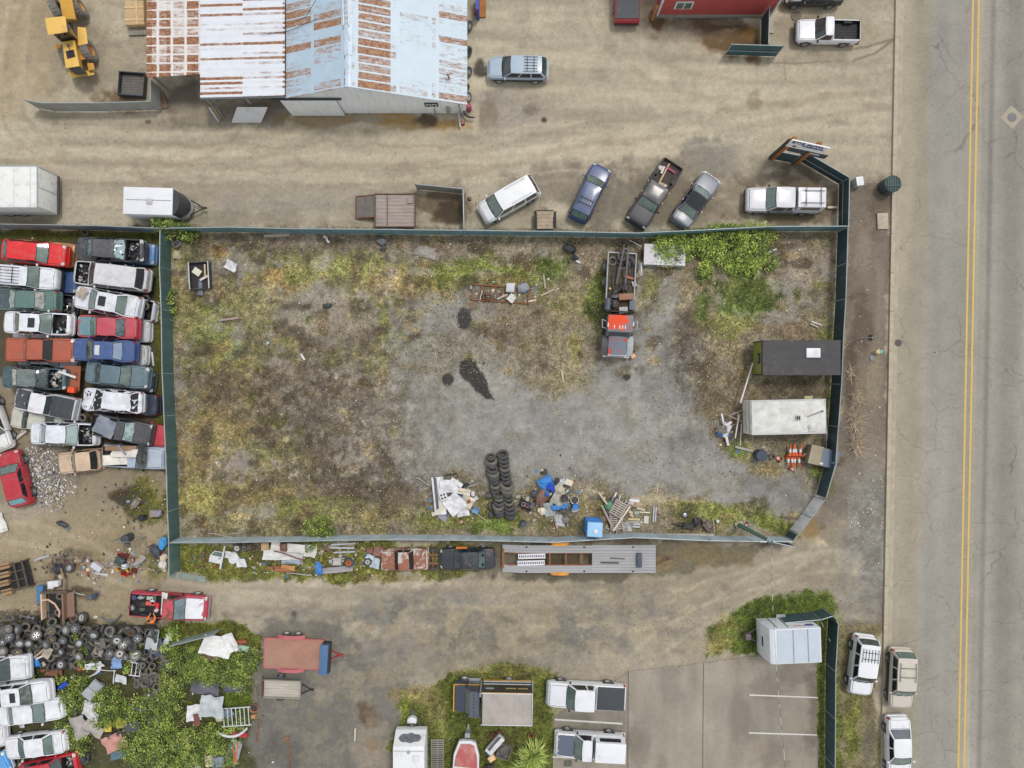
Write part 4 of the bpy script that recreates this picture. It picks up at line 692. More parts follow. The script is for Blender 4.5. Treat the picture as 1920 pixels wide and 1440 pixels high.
for c,d in(((.42,-.86,.75),(.85,.16,.3)),((.55,-.55,1.0),(.5,.1,.12)),((.75,-.35,1.02),(.12,.3,.06)),((.62,.5,1.02),(.4,.12,.06))):part('orange_trim',MB().box(c,d),OT,BH,bevel=.02)
for q in(-.35,.35):part('speaker',MB().lathe([(.14,0),(.1,.02),(.01,-.01)],12,Matrix.Translation((-1.2,q,1.17))),BLACK,BH)
# ---------------------------------------------------------------- buildings
def sheetroof(root,name,quad,mat,rib=.25,amp=.02,nu=40,nv=6,t=.04,nm='roof'):
    a,b,c,d=[Vector(q)for q in quad]
    def f(u,v):
        p=(a*(1-u)+b*u)*(1-v)+(d*(1-u)+c*u)*v;L=(b-a).length
        return(p.x,p.y,p.z+amp*abs(math.sin(math.pi*u*L/rib))**3)
    return part(nm,MB().slab(f,nu,nv,t),mat,root,smooth=60)
def roofmat(base,rc,bands,amount,cols,rough=.55):
    """painted sheet metal with rust in patches that follow the sheets"""
    m=M(base,rough=rough,var=.05,sc=.7,dirt=.15).copy();t=m.node_tree;N=t.nodes;Lk=t.links.new;b=N['Principled BSDF']
    src=b.inputs['Base Color'].links[0].from_socket;tc=N.new('ShaderNodeTexCoord');sp=N.new('ShaderNodeSeparateXYZ');Lk(tc.outputs['Object'],sp.inputs[0])
    def math_(op,a,c=None):
        q=N.new('ShaderNodeMath');q.operation=op
        for i,v in enumerate((a,c)):
            if v is None:continue
            if isinstance(v,(int,float)):q.inputs[i].default_value=v
            else:Lk(v,q.inputs[i])
        return q.outputs[0]
    nz=N.new('ShaderNodeTexNoise');nz.inputs['Scale'].default_value=1.6;nz.inputs['Detail'].default_value=8;nz.inputs['Roughness'].default_value=.75
    st=N.new('ShaderNodeVectorMath');st.operation='MULTIPLY';st.inputs[1].default_value=(1.0,3.2,1);Lk(tc.outputs['Object'],st.inputs[0]);Lk(st.outputs[0],nz.inputs['Vector'])
    cell=N.new('ShaderNodeTexWhiteNoise');cell.noise_dimensions='2D';cx=math_('FLOOR',math_('DIVIDE',sp.outputs[0],bands[0]));cy=math_('FLOOR',math_('DIVIDE',sp.outputs[1],bands[1]));cb=N.new('ShaderNodeCombineXYZ');Lk(cx,cb.inputs[0]);Lk(cy,cb.inputs[1]);Lk(cb.outputs[0],cell.inputs['Vector'])
    fx=math_('FRACT',math_('DIVIDE',sp.outputs[0],bands[0]));fy=math_('FRACT',math_('DIVIDE',sp.outputs[1],bands[1]))
    def edge_(f,w):return math_('MINIMUM',math_('MULTIPLY',f,1/w),math_('MULTIPLY',math_('SUBTRACT',1,f),1/w))
    e=math_('MINIMUM',math_('MINIMUM',edge_(fx,bands[4]),edge_(fy,bands[5])),1)
    cr=N.new('ShaderNodeValToRGB');cr.color_ramp.interpolation='CONSTANT' if len(cols)>3 else 'LINEAR';x0_,x1_=cols[0];Lk(math_('DIVIDE',math_('SUBTRACT',sp.outputs[0],x0_),x1_-x0_),cr.inputs[0])
    while len(cr.color_ramp.elements)<len(cols)-1:cr.color_ramp.elements.new(1)
    for el,(p_,w_)in zip(cr.color_ramp.elements,cols[1:]):el.position=(p_-x0_)/(x1_-x0_);el.color=(w_,w_,w_,1)
    nf=N.new('ShaderNodeTexNoise');nf.inputs['Scale'].default_value=7;nf.inputs['Detail'].default_value=6;nf.inputs['Roughness'].default_value=.8;Lk(st.outputs[0],nf.inputs['Vector'])
    v=math_('ADD',math_('MULTIPLY',math_('SUBTRACT',cell.outputs['Value'],.5),bands[2]),math_('MULTIPLY',math_('SUBTRACT',nz.outputs[0],.5),bands[3]));v=math_('ADD',v,math_('MULTIPLY',math_('SUBTRACT',nf.outputs[0],.5),1.0));v=math_('ADD',v,cr.outputs[0]);v=math_('SUBTRACT',v,math_('MULTIPLY',math_('SUBTRACT',1,e),1.2))
    r=N.new('ShaderNodeMapRange');r.inputs[1].default_value=amount;r.inputs[2].default_value=amount+.36;Lk(v,r.inputs[0])
    r2=N.new('ShaderNodeMapRange');r2.inputs[1].default_value=.35;r2.inputs[2].default_value=.65;n2=N.new('ShaderNodeTexNoise');n2.inputs['Scale'].default_value=5;n2.inputs['Detail'].default_value=5;Lk(tc.outputs['Object'],n2.inputs['Vector']);Lk(n2.outputs[0],r2.inputs[0])
    rm=N.new('ShaderNodeMix');rm.data_type='RGBA';rm.inputs[6].default_value=(*C(*rc),1);rm.inputs[7].default_value=(*C(172,128,88),1);Lk(r2.outputs[0],rm.inputs[0])
    mx=N.new('ShaderNodeMix');mx.data_type='RGBA';Lk(r.outputs[0],mx.inputs[0]);Lk(src,mx.inputs[6]);Lk(rm.outputs[2],mx.inputs[7]);Lk(mx.outputs[2],b.inputs['Base Color']);return m
RB=(124,72,50)
yw=21.15;Yn=34.0;xe,xr0,xw=-3.35,-11.55,-16.6
shed=T('workshop_shed','large blue gabled workshop shed with a rust blotched roof and white front','workshop',(0,0,0))
EAV_W,RID,EAV_E=3.25,5.25,2.25
sheetroof(shed,'roof',[(xw,yw-.18,EAV_W),(xw,Yn,EAV_W),(xr0,Yn,RID),(xr0,yw-.18,RID)],roofmat((182,204,222),(146,98,66),(2.4,.62,.9,1.6,.06,.10),.24,((-16.6,-11.5),(-16.6,.40),(-14.3,.26))),.6,.015,60,4)
sheetroof(shed,'roof',[(xe,Yn,EAV_E),(xe,yw-.25,EAV_E),(xr0+.02,yw-.18,RID),(xr0+.02,Yn,RID)],roofmat((202,218,230),RB,(2.75,.60,.5,1.5,.05,.12),.33,((-11.5,-3.3),(-11.5,.30),(-11.1,.80),(-8.75,.30),(-6.2,.04),(-5.9,.40))),.6,.015,60,4)
WALLW=M((250,253,255),rough=.6,var=.06,sc=1.2,dirt=.25,stretch=(3,3,.4))
mb=MB();mb.prism([(xw+.15,0),(xe-.25,0),(xe-.25,EAV_E-.06),(xr0,RID-.08),(xw+.15,EAV_W-.08)],0,.12,Matrix.Translation((0,yw+.12,0))@Matrix.Rotation(R(90),4,'X'))
for i in range(24):x=xw+.4+i*.54;zt_=(EAV_W+(x-xw)*(RID-EAV_W)/(xr0-xw))if x<xr0 else(RID-(x-xr0)*(RID-EAV_E)/(xe-xr0));mb.box((x,yw-.012,(zt_-.15)/2),(.04,.03,zt_-.2))
part('front_wall',mb,WALLW,shed,smooth=0)
mb=MB();mb.box((xe-.3,(yw+Yn)/2+.1,1.08),(.12,Yn-yw-.1,2.1));part('side_wall',mb,WALLW,shed,smooth=0)
w=part('window',MB().box((-6.1,yw-.04,1.75),(1.0,.09,.62)),M((52,56,60),rough=.5),shed)
part('frame',MB().box((-6.32,yw-.1,1.75),(.36,.05,.42)).box((-5.88,yw-.1,1.75),(.36,.05,.42)),WHITE,w);part('pane',MB().box((-6.32,yw-.13,1.75),(.24,.03,.28)).box((-5.88,yw-.13,1.75),(.24,.03,.28)),GLASSD,w)
mb=MB();mb.box((-15.1,yw-.17,1.45),(4.1,.07,2.85))
for i in range(14):mb.box((-17.0+i*.29,yw-.22,1.45),(.03,.03,2.8))
part('sliding_door',mb,WALLW,shed,smooth=0);part('door_rail',MB().box((-15.2,yw-.12,2.95),(5.2,.14,.1)),DGREY,shed)
mb=MB();mb.slab(lambda u,v:(xr0-.28+.56*v,23.2+2.1*u,RID+.1-.12*abs(2*v-1)),4,4,.04);mb.slab(lambda u,v:(xr0-.22+.44*v,yw-.2+14*u,RID+.06-.09*abs(2*v-1)),4,4,.03);part('ridge_cap',mb,M((206,222,238),rough=.4,var=.1,dirt=.2),shed)
mb=MB()
for sg in(-.18,.18):mb.cyl((xr0-.1+sg,25.2,RID+.22),(xr0-.35+sg,33.6,RID+.22),.05,6)
for i in range(22):y=25.5+i*.37;mb.cyl((xr0-.28-.01*i,y,RID+.22),(xr0+.08-.01*i,y,RID+.22),.03,5)
mb.cyl((xr0-.1,25.2,RID+.2),(xr0+.12,24.2,RID+.1),.04,6);solo('roof_ladder','white ladder lying along the ridge of the blue shed roof','ladder',mb,WHITE)
mb=MB();mb.cyl((-4.65,22.7,2.75),(-4.72,22.6,3.5),.05,7);mb.cyl((-4.9,22.7,3.2),(-4.4,22.75,3.35),.03,6);part('roof_vent',mb,RUST,shed)
mb=MB();mb.tube([(-16,26,4.1),(-14.8,26.3,4.45),(-13,28.6,5.1),(-11.8,30.5,5.3)],.02,5);mb.tube([(-18.4,25.6,3.4),(-16.4,25.8,3.45),(-14,26.2,4.4)],.02,5);part('roof_cable',mb,BLACK,shed)
mb=MB();mb.cyl((-5.95,yw-.1,.0),(-5.95,yw-.12,1.0),.05,7);mb.cyl((-4.0,yw-.1,0),(-4.0,yw-.15,2.0),.06,7);mb.box((-4.9,yw-.15,.9),(.3,.12,.9));part('pipes',mb,GALV,shed)
# lean-to roofs to the west
lt=T('open_barn','open sided barn with a long white corrugated roof streaked with rust','barn',(0,0,0))
sheetroof(lt,'roof',[(-23.0,Yn,3.0),(-23.0,yw-.02,3.0),(xw-.05,yw-.02,3.35),(xw-.05,Yn,3.35)],roofmat((226,230,238),RB,(6.6,.36,1.1,1.3,.002,.30),.22,((-23,-16.6),(-23,.22),(-18.6,.30),(-16.8,.66))),.5,.03,120,3)
mb=MB()
for x in(-22.8,-19.8,-16.9):
    for y in(yw+.15,25.5,30):mb.box((x,y,1.45),(.16,.16,2.9))
part('posts',mb,WOOD,lt);mb=MB().box((-19.9,33.2,1.5),(6.6,.1,3));part('back_wall',mb,WALLW,lt,smooth=0)
part('gutter',MB().box((-19.8,yw-.1,3.12),(6.4,.1,.1),ry=R(-3)),M((90,96,104),rough=.5),lt)
rl=T('lean_to','low lean to roof of patched rusty sheets beside the yellow loader','lean to',(0,0,0))
def lr(u,v):return(-27.1+4.2*u,22.72+.22*u+11.5*v,2.75+.12*u+.02*math.sin(v*80))
part('roof',MB().slab(lr,12,60,.04),roofmat((226,222,220),RB,(1.05,.66,.8,1.6,.12,.12),-.08,((-27.1,-22.9),(-27.1,.62),(-26.7,.22),(-25.6,.40),(-25.1,.34))),rl,smooth=60)
mb=MB()
for x in(-26.9,-23.2):
    for y in(23.0,27,31):mb.box((x,y,1.33),(.15,.15,2.65))
part('posts',mb,WOOD,rl);part('back_wall',MB().box((-25,33.6,1.3),(4,.1,2.6)),RUST,rl,smooth=0)
mb=MB();mb.slab(lambda u,v:(-21.9+2.3*u+1.1*v,yw-.75+.55*v,.06+1.65*v),4,4,.05);solo('leaning_door','white sheet metal door leaning at the open front of the barn','door',mb,WHITE,smooth=0)
for i,(c,l)in enumerate((((214,218,222),'white pipe propped'),((176,150,100),'brown board propped'),((130,140,150),'grey board propped'))):
    mb=MB().box((-22.9+.22*i,yw-.45+.12*i,.85),(.1,.12,1.7),rx=R(-14));solo('plank',l+' at the west corner post of the barn','plank',mb,old(c))
rb_=T('red_building','red corrugated metal building cut off by the top edge','building',(0,0,0))
REDW=M((194,92,88),rough=.55,var=.07,sc=1,dirt=.15,stretch=(3,3,.3));y0=28.78
mb=MB();x0,x1=11.35,20.1;mb.box(((x0+x1)/2,y0+2.5,1.9),(x1-x0,5,3.8))
for i in range(36):mb.box((x0+.14+i*.24,y0-.015,1.95),(.05,.04,3.7))
part('wall',mb,REDW,rb_,smooth=0);[part('corner_trim',MB().box((q,y0-.03,1.9),(.14,.14,3.8)),WHITE,rb_)for q in(x0-.03,x1+.03)]
part('roof',MB().slab(lambda u,v:(x0-.3+(x1-x0+.6)*u,y0+.1+6*v,3.85+1.0*v),4,4,.06),M((170,176,180),rough=.5),rb_)
w=part('window',MB().box((13.05,y0-.04,1.55),(1.35,.08,.95)),WHITE,rb_);part('pane',MB().box((12.75,y0-.09,1.55),(.5,.03,.75)).box((13.35,y0-.09,1.55),(.5,.03,.75)),GLASSG,w)
part('plinth',MB().box(((x0+x1)/2,y0-.08,.1),(x1-x0,.2,.2)),M((150,146,136),rough=.9),rb_)
mb=MB().box((10.95,28.45,.95),(.16,.16,1.9));mb.box((10.95,28.45,1.95),(.26,.26,.1),tap=.5);mb.box((11.0,28.9,.4),(.12,.9,.12));solo('post','orange brown timber post at the corner of the red building','post',mb,M((178,124,72),rough=.8,var=.2))
mb=MB().prism([(19.6,27.4),(20.4,27.4),(20.4,29.4),(19.9,29.4)],0,.07);solo('concrete_pad','pale concrete pad at the east corner of the red building','concrete pad',mb,CONC,smooth=0)
# ---------------------------------------------------------------- fences (points are the photo positions of the top rail)
FG={'green':(52,76,82),'teal':(62,92,92),'grey':(112,128,134),'bare':(150,156,154)}
def fence(label,pts,col='green',h=1.75,mid=0,step=3.0,name='fence',z0=.06,rails=True,wav=.0,mcol=None):
    w=[P(x,y,h)for x,y in pts];w2=[w[0]];fr=random.Random(len(label)+int(pts[0][0]))
    for a,b in zip(w[:-1],w[1:]):
        k=int((b-a).length/4.5);nn=Vector((a.y-b.y,b.x-a.x,0)).normalized()
        for i in range(1,k):w2.append(a.lerp(b,i/k)+nn*fr.uniform(-.09,.09)+Vector((0,0,fr.uniform(-.07,.05))))
        w2.append(b)
    w=w2;o=w[0].copy();o.z=0;root=T(name,label,'fence',o)
    mat=M(mcol or FG[col],rough=.75,var=.24,sc=1.1,dirt=.3,dcol=(120,128,124),stretch=(1,1,.3));pn=MB();rl_=MB();ps=[]
    for i,(a,b)in enumerate(zip(w[:-1],w[1:])):
        a=a-o;b=b-o;L=(b-a).length;n=max(1,round(L/step));d=(b-a)/L;nn=Vector((-d.y,d.x,0))
        def f(u,v):
            q=a+(b-a)*u;s_=wav*math.sin(u*L*1.1)*v;z=z0+(q.z-.04-z0)*v
            return(q.x+nn.x*s_,q.y+nn.y*s_,z)
        m=max(4,int(L/.6));A=[f(k/m,v)for v in(0,.5,1)for k in range(m+1)];w_=m+1;c=len(A)
        q=[(j*w_+k,j*w_+k+1,(j+1)*w_+k+1,(j+1)*w_+k)for j in range(2)for k in range(m)]
        pn.add(A+[(x+nn.x*.03,y+nn.y*.03,z)for x,y,z in A],q+[tuple(t+c for t in reversed(f_))for f_ in q]+[(2*w_+k,2*w_+k+1,2*w_+k+1+c,2*w_+k+c)for k in range(m)])
        for k in range(n+(1 if i==len(w)-2 else 0)):ps.append(a+(b-a)*(k/n))
        if rails:
            rl_.cyl(a,b,.036,7)
            if mid:rl_.cyl(a-Vector((0,0,h*.5))-nn*.06,b-Vector((0,0,h*.5))-nn*.06,.028,6)
    part('mesh_panel',pn,mat,root,smooth=0)
    if rails:part('top_rail',rl_,GALV,root)
    for q in ps:part('post',MB().cyl((q.x,q.y,0),(q.x,q.y,h+.06),.038,8).lathe([(.045,0),(.02,.05)],8,Matrix.Translation((q.x,q.y,h+.05))),GALV,root)
    return root
fence('long green slatted chain link fence along the north side of the weedy lot',[(302,428),(430,426),(560,429),(700,430),(870,432),(1040,434),(1195,437),(1325,431),(1440,425),(1590,424)],'teal',wav=.05,mcol=(100,138,146))
fence('grey fence run at the north edge of the stacked wrecks',[(-60,419),(60,421),(180,423),(300,428)],'grey',mcol=(150,166,174))
fence('green fence between the stacked wrecks and the weedy lot',[(300,432),(299,500),(302,580),(304,700),(311,860),(314,960),(316,1016)],'teal',mcol=(72,100,98),wav=.05)
fence('short green fence stub running south from the lot corner',[(316,1018),(317,1080)],'teal',mcol=(92,120,114))
fence('dark green fence along the street side of the weedy lot',[(1590,426),(1586,560),(1581,640),(1578,720),(1572,800),(1567,868)],'green',mcol=(46,68,76))
fence('dark green fence enclosing the corner by the silver canopy pickup',[(1516,288),(1593,333),(1591,424)],'green',mid=1)
fence('dark green angled fence beside the plywood topped box',[(1567,870),(1549,934)],'green',mid=0)
fence('silver sheeted double gate at the south east corner of the lot',[(1546,938),(1522,971),(1498,1001)],'bare',mcol=(236,238,240),step=1.7,name='gate')
fence('short dark fence panel between the silver gate and the south fence',[(1496,1003),(1488,1014)],'green')
fence('grey slatted chain link fence along the south side of the weedy lot',[(318,1018),(450,1017),(600,1014),(720,1012),(880,1013),(1040,1017),(1190,1008),(1330,1014),(1488,1016)],'grey',mcol=(176,192,200),wav=.05)
fence('grey fence flap overlapping the end of the south fence',[(1424,1016),(1450,1017),(1492,1026)],'green')
fence('small bare wire pen beside the rusty ramp trailer',[(778,345),(868,354),(870,430)],'bare',h=1.5,rails=True,mcol=(150,150,140))
fence('chain link fence with white strips in front of the yellow loader',[(46,187),(76,193),(180,193),(282,190),(283,150)],'grey',mcol=(160,162,158),h=1.7)
fence('dark green fence running south from the red building',[(1443,12),(1441,82)],'green',mcol=(44,68,74))
fence('dark green screen panel standing south of the red building',[(1372,83),(1470,86)],'green',mcol=(56,92,98),mid=1)
fence('dark green fence behind the white logo camper',[(1472,1168),(1540,1162),(1562,1155)],'green',mid=1)
fence('long dark green fence beside the grass strip and parking lot',[(1568,1162),(1572,1170),(1567,1260),(1566,1440),(1566,1500)],'green',mcol=(44,68,74))
fence('mossy grey fence panel leaning by the bramble thicket',[(318,1212),(400,1191)],'grey',h=1.4,mcol=(150,166,160))
mb=MB().slab(lambda u,v:(2.9*u,.55*v+.06*math.sin(u*5),.12+.2*v+.05*math.sin(u*3)),12,4,.03);g=solo('gate','sagging grey green gate panel at the foot of the fence stub','gate',mb,M((150,164,154),rough=.8,var=.2,sc=2),P(318,1083),R(-6))
# ---------------------------------------------------------------- auto wrecking sign
sg=T('yard_sign','large auto wrecking sign on two tall timber posts','sign',P(1444,300))
a,b=P(1444,300),P(1503,313);d=(b-a);L=d.length;ang=math.atan2(d.y,d.x);X=Matrix.Rotation(ang,4,'Z')
TIM=M((168,108,52),rough=.85,var=.3,sc=3);TIMD=M((62,54,48),rough=.9,var=.3,sc=3)
for x in(.12,1.95):
    part('post',MB().box((x,.16,2.2),(.3,.26,4.4),X=X),TIM,sg,smooth=0);part('post_facing',MB().box((x-.2,.16,1.9),(.1,.3,3.8),X=X),TIMD,sg,smooth=0)
bd=part('board',MB().box((L/2+.05,0,3.85),(L+.25,.07,1.25),X=X),M((255,255,255),rough=.5,var=.03),sg,smooth=0)
FX=lambda x,z,o=.045:X@Matrix.Translation((x,-o,z))@Matrix.Rotation(R(90),4,'X')
NAVY=M((40,56,128),rough=.6)
part('badge',MB().box((.52,-.045,4.2),(.86,.02,.4),X=X),NAVY,bd,smooth=0)
mb=MB();text_mb(mb,'B&R',.36,FX(.52,4.2,.062),bold=.012);part('badge_lettering',mb,WHITE,bd,smooth=0)
mb=MB();text_mb(mb,'AUTO',.42,FX(1.72,4.2,.045),bold=.02);text_mb(mb,'WRECKING',.30,FX(1.68,3.84,.045),bold=.014);part('lettering',mb,NAVY,bd,smooth=0)
part('emblem',MB().prism([(.3,3.45),(.52,3.4),(.62,3.55),(.5,3.68),(.36,3.64)],0,.012,X@Matrix.Translation((0,-.04,0))@Matrix.Rotation(R(90),4,'X')),RED,bd,smooth=0)
lb=part('lower_board',MB().box((L/2+.55,.08,2.6),(L+.4,.06,.7),X=X),M((70,78,84),rough=.7),sg,smooth=0);part('sticker',MB().box((L-.2,.04,2.72),(.7,.03,.16),rz=0,X=X),WHITE,lb,smooth=0)
fence('dark green gate panel under the auto wrecking sign',[(1466,285),(1502,292)],'green',name='gate')
# ---------------------------------------------------------------- utility pole and wire, street furniture
up=T('utility_pole','tall leaning green grey utility pole inside the south fence','utility pole',P(1385,984))
tp=P(1441,1013,6.0)-P(1385,984);part('pole',MB().cyl((0,0,0),tp,.2,12,.13),M((98,124,112),rough=.8,var=.15,sc=3,stretch=(1,1,.2)),up)
part('base_block',MB().box((0,0,.12),(.6,.55,.24),.4),CONC,up,bevel=.03);part('insulator',MB().lathe([(.1,0),(.16,.05),(.1,.12),(.05,.3),(0.001,.32)],10,Matrix.Translation(tp)),GALV,up);part('meter_head',MB().box(tp+Vector((.12,-.2,-.1)),(.3,.3,.35)),DGREY,up,bevel=.03)
def wire(label,pts,dash=None,r=.012):
    root=T('overhead_wire',label,'wire',(0,0,0));
    mb=MB();mb.tube(pts,r,5);mb.m=1
    for a_,b_ in zip(pts[:-1],pts[1:]):
        L_=(b_-a_).length;n=int(L_/.9)
        for k in range(n):mb.cyl(a_+(b_-a_)*(k/n),a_+(b_-a_)*((k+.3+.3*math.sin(k*1.7)**2)/n),r*1.8,6)
    part('cable',mb,[M((70,70,68),rough=.6),M((196,196,188),rough=.6)],root)
pp=[P(1447,1020,5.9),P(1447,1090,5.5),P(1450,1160,5.3),P(1457,1270,5.3),P(1466,1370,5.5),P(1473,1440,5.7),P(1482,1540,6)]
wire('twisted overhead service wire running south from the leaning pole over the camper',pp)
wire('short guy wire slanting to the fence beside the white logo camper',[P(1540,1166,1.8),P(1554,1197,1.2),P(1563,1215,.9)],r=.01)
b=T('utility_cabinet','pale green utility cabinet beside the street fence corner','cabinet',P(1603,345));b.scale=(.85,.85,.85);part('box',MB().box((0,0,.45),(.6,.75,.9),R(8)),M((176,192,190),rough=.5),b,bevel=.03);part('lid',MB().box((.0,0,.92),(.64,.8,.06),R(8)),WHITE,b,bevel=.015)
mb=MB().box((0,0,.06),(.85,1.25,.14),R(2));b=T('vault_cover','square concrete utility vault cover in the verge','vault cover',P(1654,415));part('slab',mb,CONC,b,bevel=.03);part('handle',MB().box((0,.05,.14),(.04,.2,.03)),GALV,b)
b=T('stock_tank','round dark green drum with a ribbed lid standing by the kerb','tank',P(1660,352));b.scale=(.9,.9,1);GRN=M((62,82,84),rough=.6,var=.14)
part('drum',MB().lathe([(.66,0),(.7,.1),(.7,1.0),(.66,1.05)],28),GRN,b)
mb=MB().lathe([(.72,1.04),(.72,1.1),(.6,1.16),(.001,1.18)],28)
for i in range(6):y=-.5+i*.2;l=math.sqrt(.66**2-y*y);mb.box((y,0,1.19),(.05,2*l,.05))
mb.box((0,-.2,1.22),(1.3,.08,.06));part('lid',mb,GRN,b)
def disc(name,label,cat,X,Y,r,col,z=.012):
    return solo(name,label,cat,MB().lathe([(r,0),(r,.012),(r-.03,.016),(r-.05,.012),(.02,.014)],28),M(col,rough=.7,var=.14,sc=5),P(X,Y)+Vector((0,0,z)))
b=T('manhole_cover','round manhole cover in a square concrete collar in the far lane','manhole cover',P(1897,220)+Vector((0,0,.012)));part('collar',MB().box((0,0,.003),(1.33,1.33,.012),R(48)),M((172,162,144),rough=.9,var=.08),b);part('lid',MB().lathe([(.36,.008),(.36,.02),(.02,.022)],24),M((122,122,124),rough=.7),b)
disc('manhole_cover','dark round manhole cover beside the kerb','manhole cover',1684,643,.28,(84,80,74))
b=T('valve_cover','small square valve cover in the near lane','valve cover',P(1752,661)+Vector((0,0,.012)));part('collar',MB().box((0,0,.003),(.45,.4,.012),R(10)),M((162,154,138),rough=.9),b);part('lid',MB().lathe([(.1,.008),(.1,.02),(.01,.02)],12),M((110,96,84)),b)
b=T('valve_cover','faint square utility lid in the dirt beside the parked white pickup','valve cover',P(1493,30)+Vector((0,0,-.02)));part('lid',MB().lathe([(.38,.0),(.38,.03),(.02,.032)],20),M((128,118,102),rough=.9),b)
b=T('street_sign','black backed street sign on a thin steel pole beside the street fence','sign',P(1609,637));tp=P(1634,633,2.6)-P(1609,637)
part('pole',MB().cyl((0,0,0),tp*1.05,.03,8),GALV,b);part('plate',MB().box(tp+Vector((0,0,-.16)),(.28,.46,.03),R(-3),ry=R(-35)),BLACK,b,bevel=.005);part('bracket',MB().box(tp+Vector((.02,0,-.1)),(.3,.04,.04),R(-3),ry=R(-35)),GALV,b)
b=T('fire_hydrant','small hydrant with a cream cap and aqua bonnet in the verge','hydrant',P(1642,660));part('barrel',MB().lathe([(.14,0),(.11,.04),(.11,.45),(.15,.5),(.15,.54)],14),M((236,200,146),rough=.6),b);part('bonnet',MB().lathe([(.15,.54),(.13,.64),(.05,.7),(.03,.74),(.001,.75)],14,Matrix.Translation((.12,0,-.08))),M((146,216,210),rough=.5),b);part('outlet',MB().cyl((-.2,0,.42),(-.1,0,.42),.13,12).cyl((0,.1,.4),(0,.22,.4),.05,8),M((246,220,172),rough=.6),b)
solo('shovel_head','grey spade shaped lid lying beside the hydrant','spade',MB().prism([(-.17,.12),(0,.2),(.17,.1),(.18,-.08),(-.03,-.28),(-.16,-.1)],0,.03).cyl((-.05,-.25,.02),(-.25,-.5,.04),.02,6),M((128,132,144),rough=.5),P(1635,670))
# ---------------------------------------------------------------- trailers, big vehicles
def TP(name,label,cat,X,Y,ang,h=.6,group=None):
    k=(HC-h)/HC/S;return T(name,label,cat,((X-960)*k,(720-Y)*k,0),R(ang),group)
def planks(mb,x0,x1,y0,y1,z,n,t=.05,along=True,gap=.015):
    for i in range(n):
        if along:w_=(y1-y0)/n;mb.box(((x0+x1)/2,y0+(i+.5)*w_,z+.002*(i%3)),(x1-x0,w_-gap,t))
        else:w_=(x1-x0)/n;mb.box((x0+(i+.5)*w_,(y0+y1)/2,z+.002*(i%3)),(w_-gap,y1-y0,t))
    return mb
def vbox(root,nm,x0,x1,w_,z0,z1,mat,bev=.08):return part(nm,MB().box(((x0+x1)/2,0,(z0+z1)/2),(x1-x0,w_,z1-z0)),mat,root,bevel=bev)
def tongue(root,x0,L,w_,z,mat,jack=True):
    mb=MB().cyl((x0,w_,z),(x0+L,0,z),.045,6).cyl((x0,-w_,z),(x0+L,0,z),.045,6);mb.box((x0+L+.08,0,z+.03),(.28,.14,.1));
    if jack:mb.cyl((x0+L*.8,0,.05),(x0+L*.8,0,z+.45),.035,8);mb.cyl((x0+L*.8,0,z+.42),(x0+L*.8,.16,z+.42),.02,6)
    part('drawbar',mb,mat,root)
# box truck body at the left edge
t=TP('box_trailer','big white box trailer cut off at the left edge','trailer',55,369,0,0);BW=M((236,236,234),rough=.5,var=.05,sc=2,dirt=.35)
vbox(t,'box',-6.5,2.55,3.15,.55,2.75,BW,.06);mb=MB()
for sg_ in(-1,1):mb.box((-2,sg_*1.55,2.76),(9,.08,.05))
mb.box((2.52,0,2.76),(.08,3.1,.05));part('roof_trim',mb,GALV,t);mb=MB()
for i in range(7):mb.box((2.0-1.22*i,0,2.752),(.05,3.0,.012))
part('roof_seams',mb,M((206,206,202),rough=.6,var=.2,sc=4),t);mb=MB().box((2.58,0,1.65),(.03,.03,2.0)).box((2.6,.7,1.3),(.08,.1,.1)).box((2.58,1.5,1.65),(.05,.06,2.1)).box((2.58,-1.5,1.65),(.05,.06,2.1));part('rear_door_trim',mb,M((190,190,188)),t);part('bumper',MB().box((2.62,0,.5),(.12,2.9,.14)),DGREY,t)
for x in(-.2,-1.2):
    for sg_ in(1,-1):wheel(t,(x,sg_*1.4,.42),1.3,1.1,'steel',sg_)
# cargo trailer
t=TP('cargo_trailer','white enclosed cargo trailer with a black nose parked by the fence','trailer',304,385,-1.5,1.0)
vbox(t,'box',-2.3,1.4,2.05,.45,2.25,M((232,233,238),rough=.4,var=.04,dirt=.1),.07)
mb=MB();mb.grid(lambda u,v:(1.36+.74*math.sin(math.pi*u)**.6*(1-.3*v),-1.0+2.0*u,.5+1.68*v),14,4);mb.add([(1.36,0,2.18)]+[(1.36+.74*math.sin(math.pi*i/14)**.6*.7,-1+2*i/14,2.18)for i in range(15)],[(0,i+1,i+2)for i in range(14)]);part('nose',mb,M((52,54,62),rough=.4,coat=.3),t)
part('stone_guard',MB().grid(lambda u,v:(1.4+.76*math.sin(math.pi*u)**.6*(1-.3*v),-1.02+2.04*u,.46+.6*v),14,3),GALV,t)
part('roof_vent',MB().box((-.3,-.05,2.29),(.42,.42,.1)).box((-.3,-.05,2.36),(.24,.24,.06)),M((190,190,196)),t,bevel=.02);part('roof_seam',MB().box((-.4,.06,2.256),(3.4,.05,.02)),M((150,152,158)),t);part('lower_skirt',MB().box((-.4,0,.42),(3.7,2.0,.12)),BLACK,t);tongue(t,1.9,1.1,.6,.5,BLACK)
for sg_ in(1,-1):wheel(t,(.0,sg_*1.05,.33),1,1,'steel',sg_);part('mudguard',MB().slab(lambda u,v:(-.5+u,sg_*(1.02+.28*v),.42+.3*math.sin(math.pi*u)**.5),8,2,.03),WHITE,t)
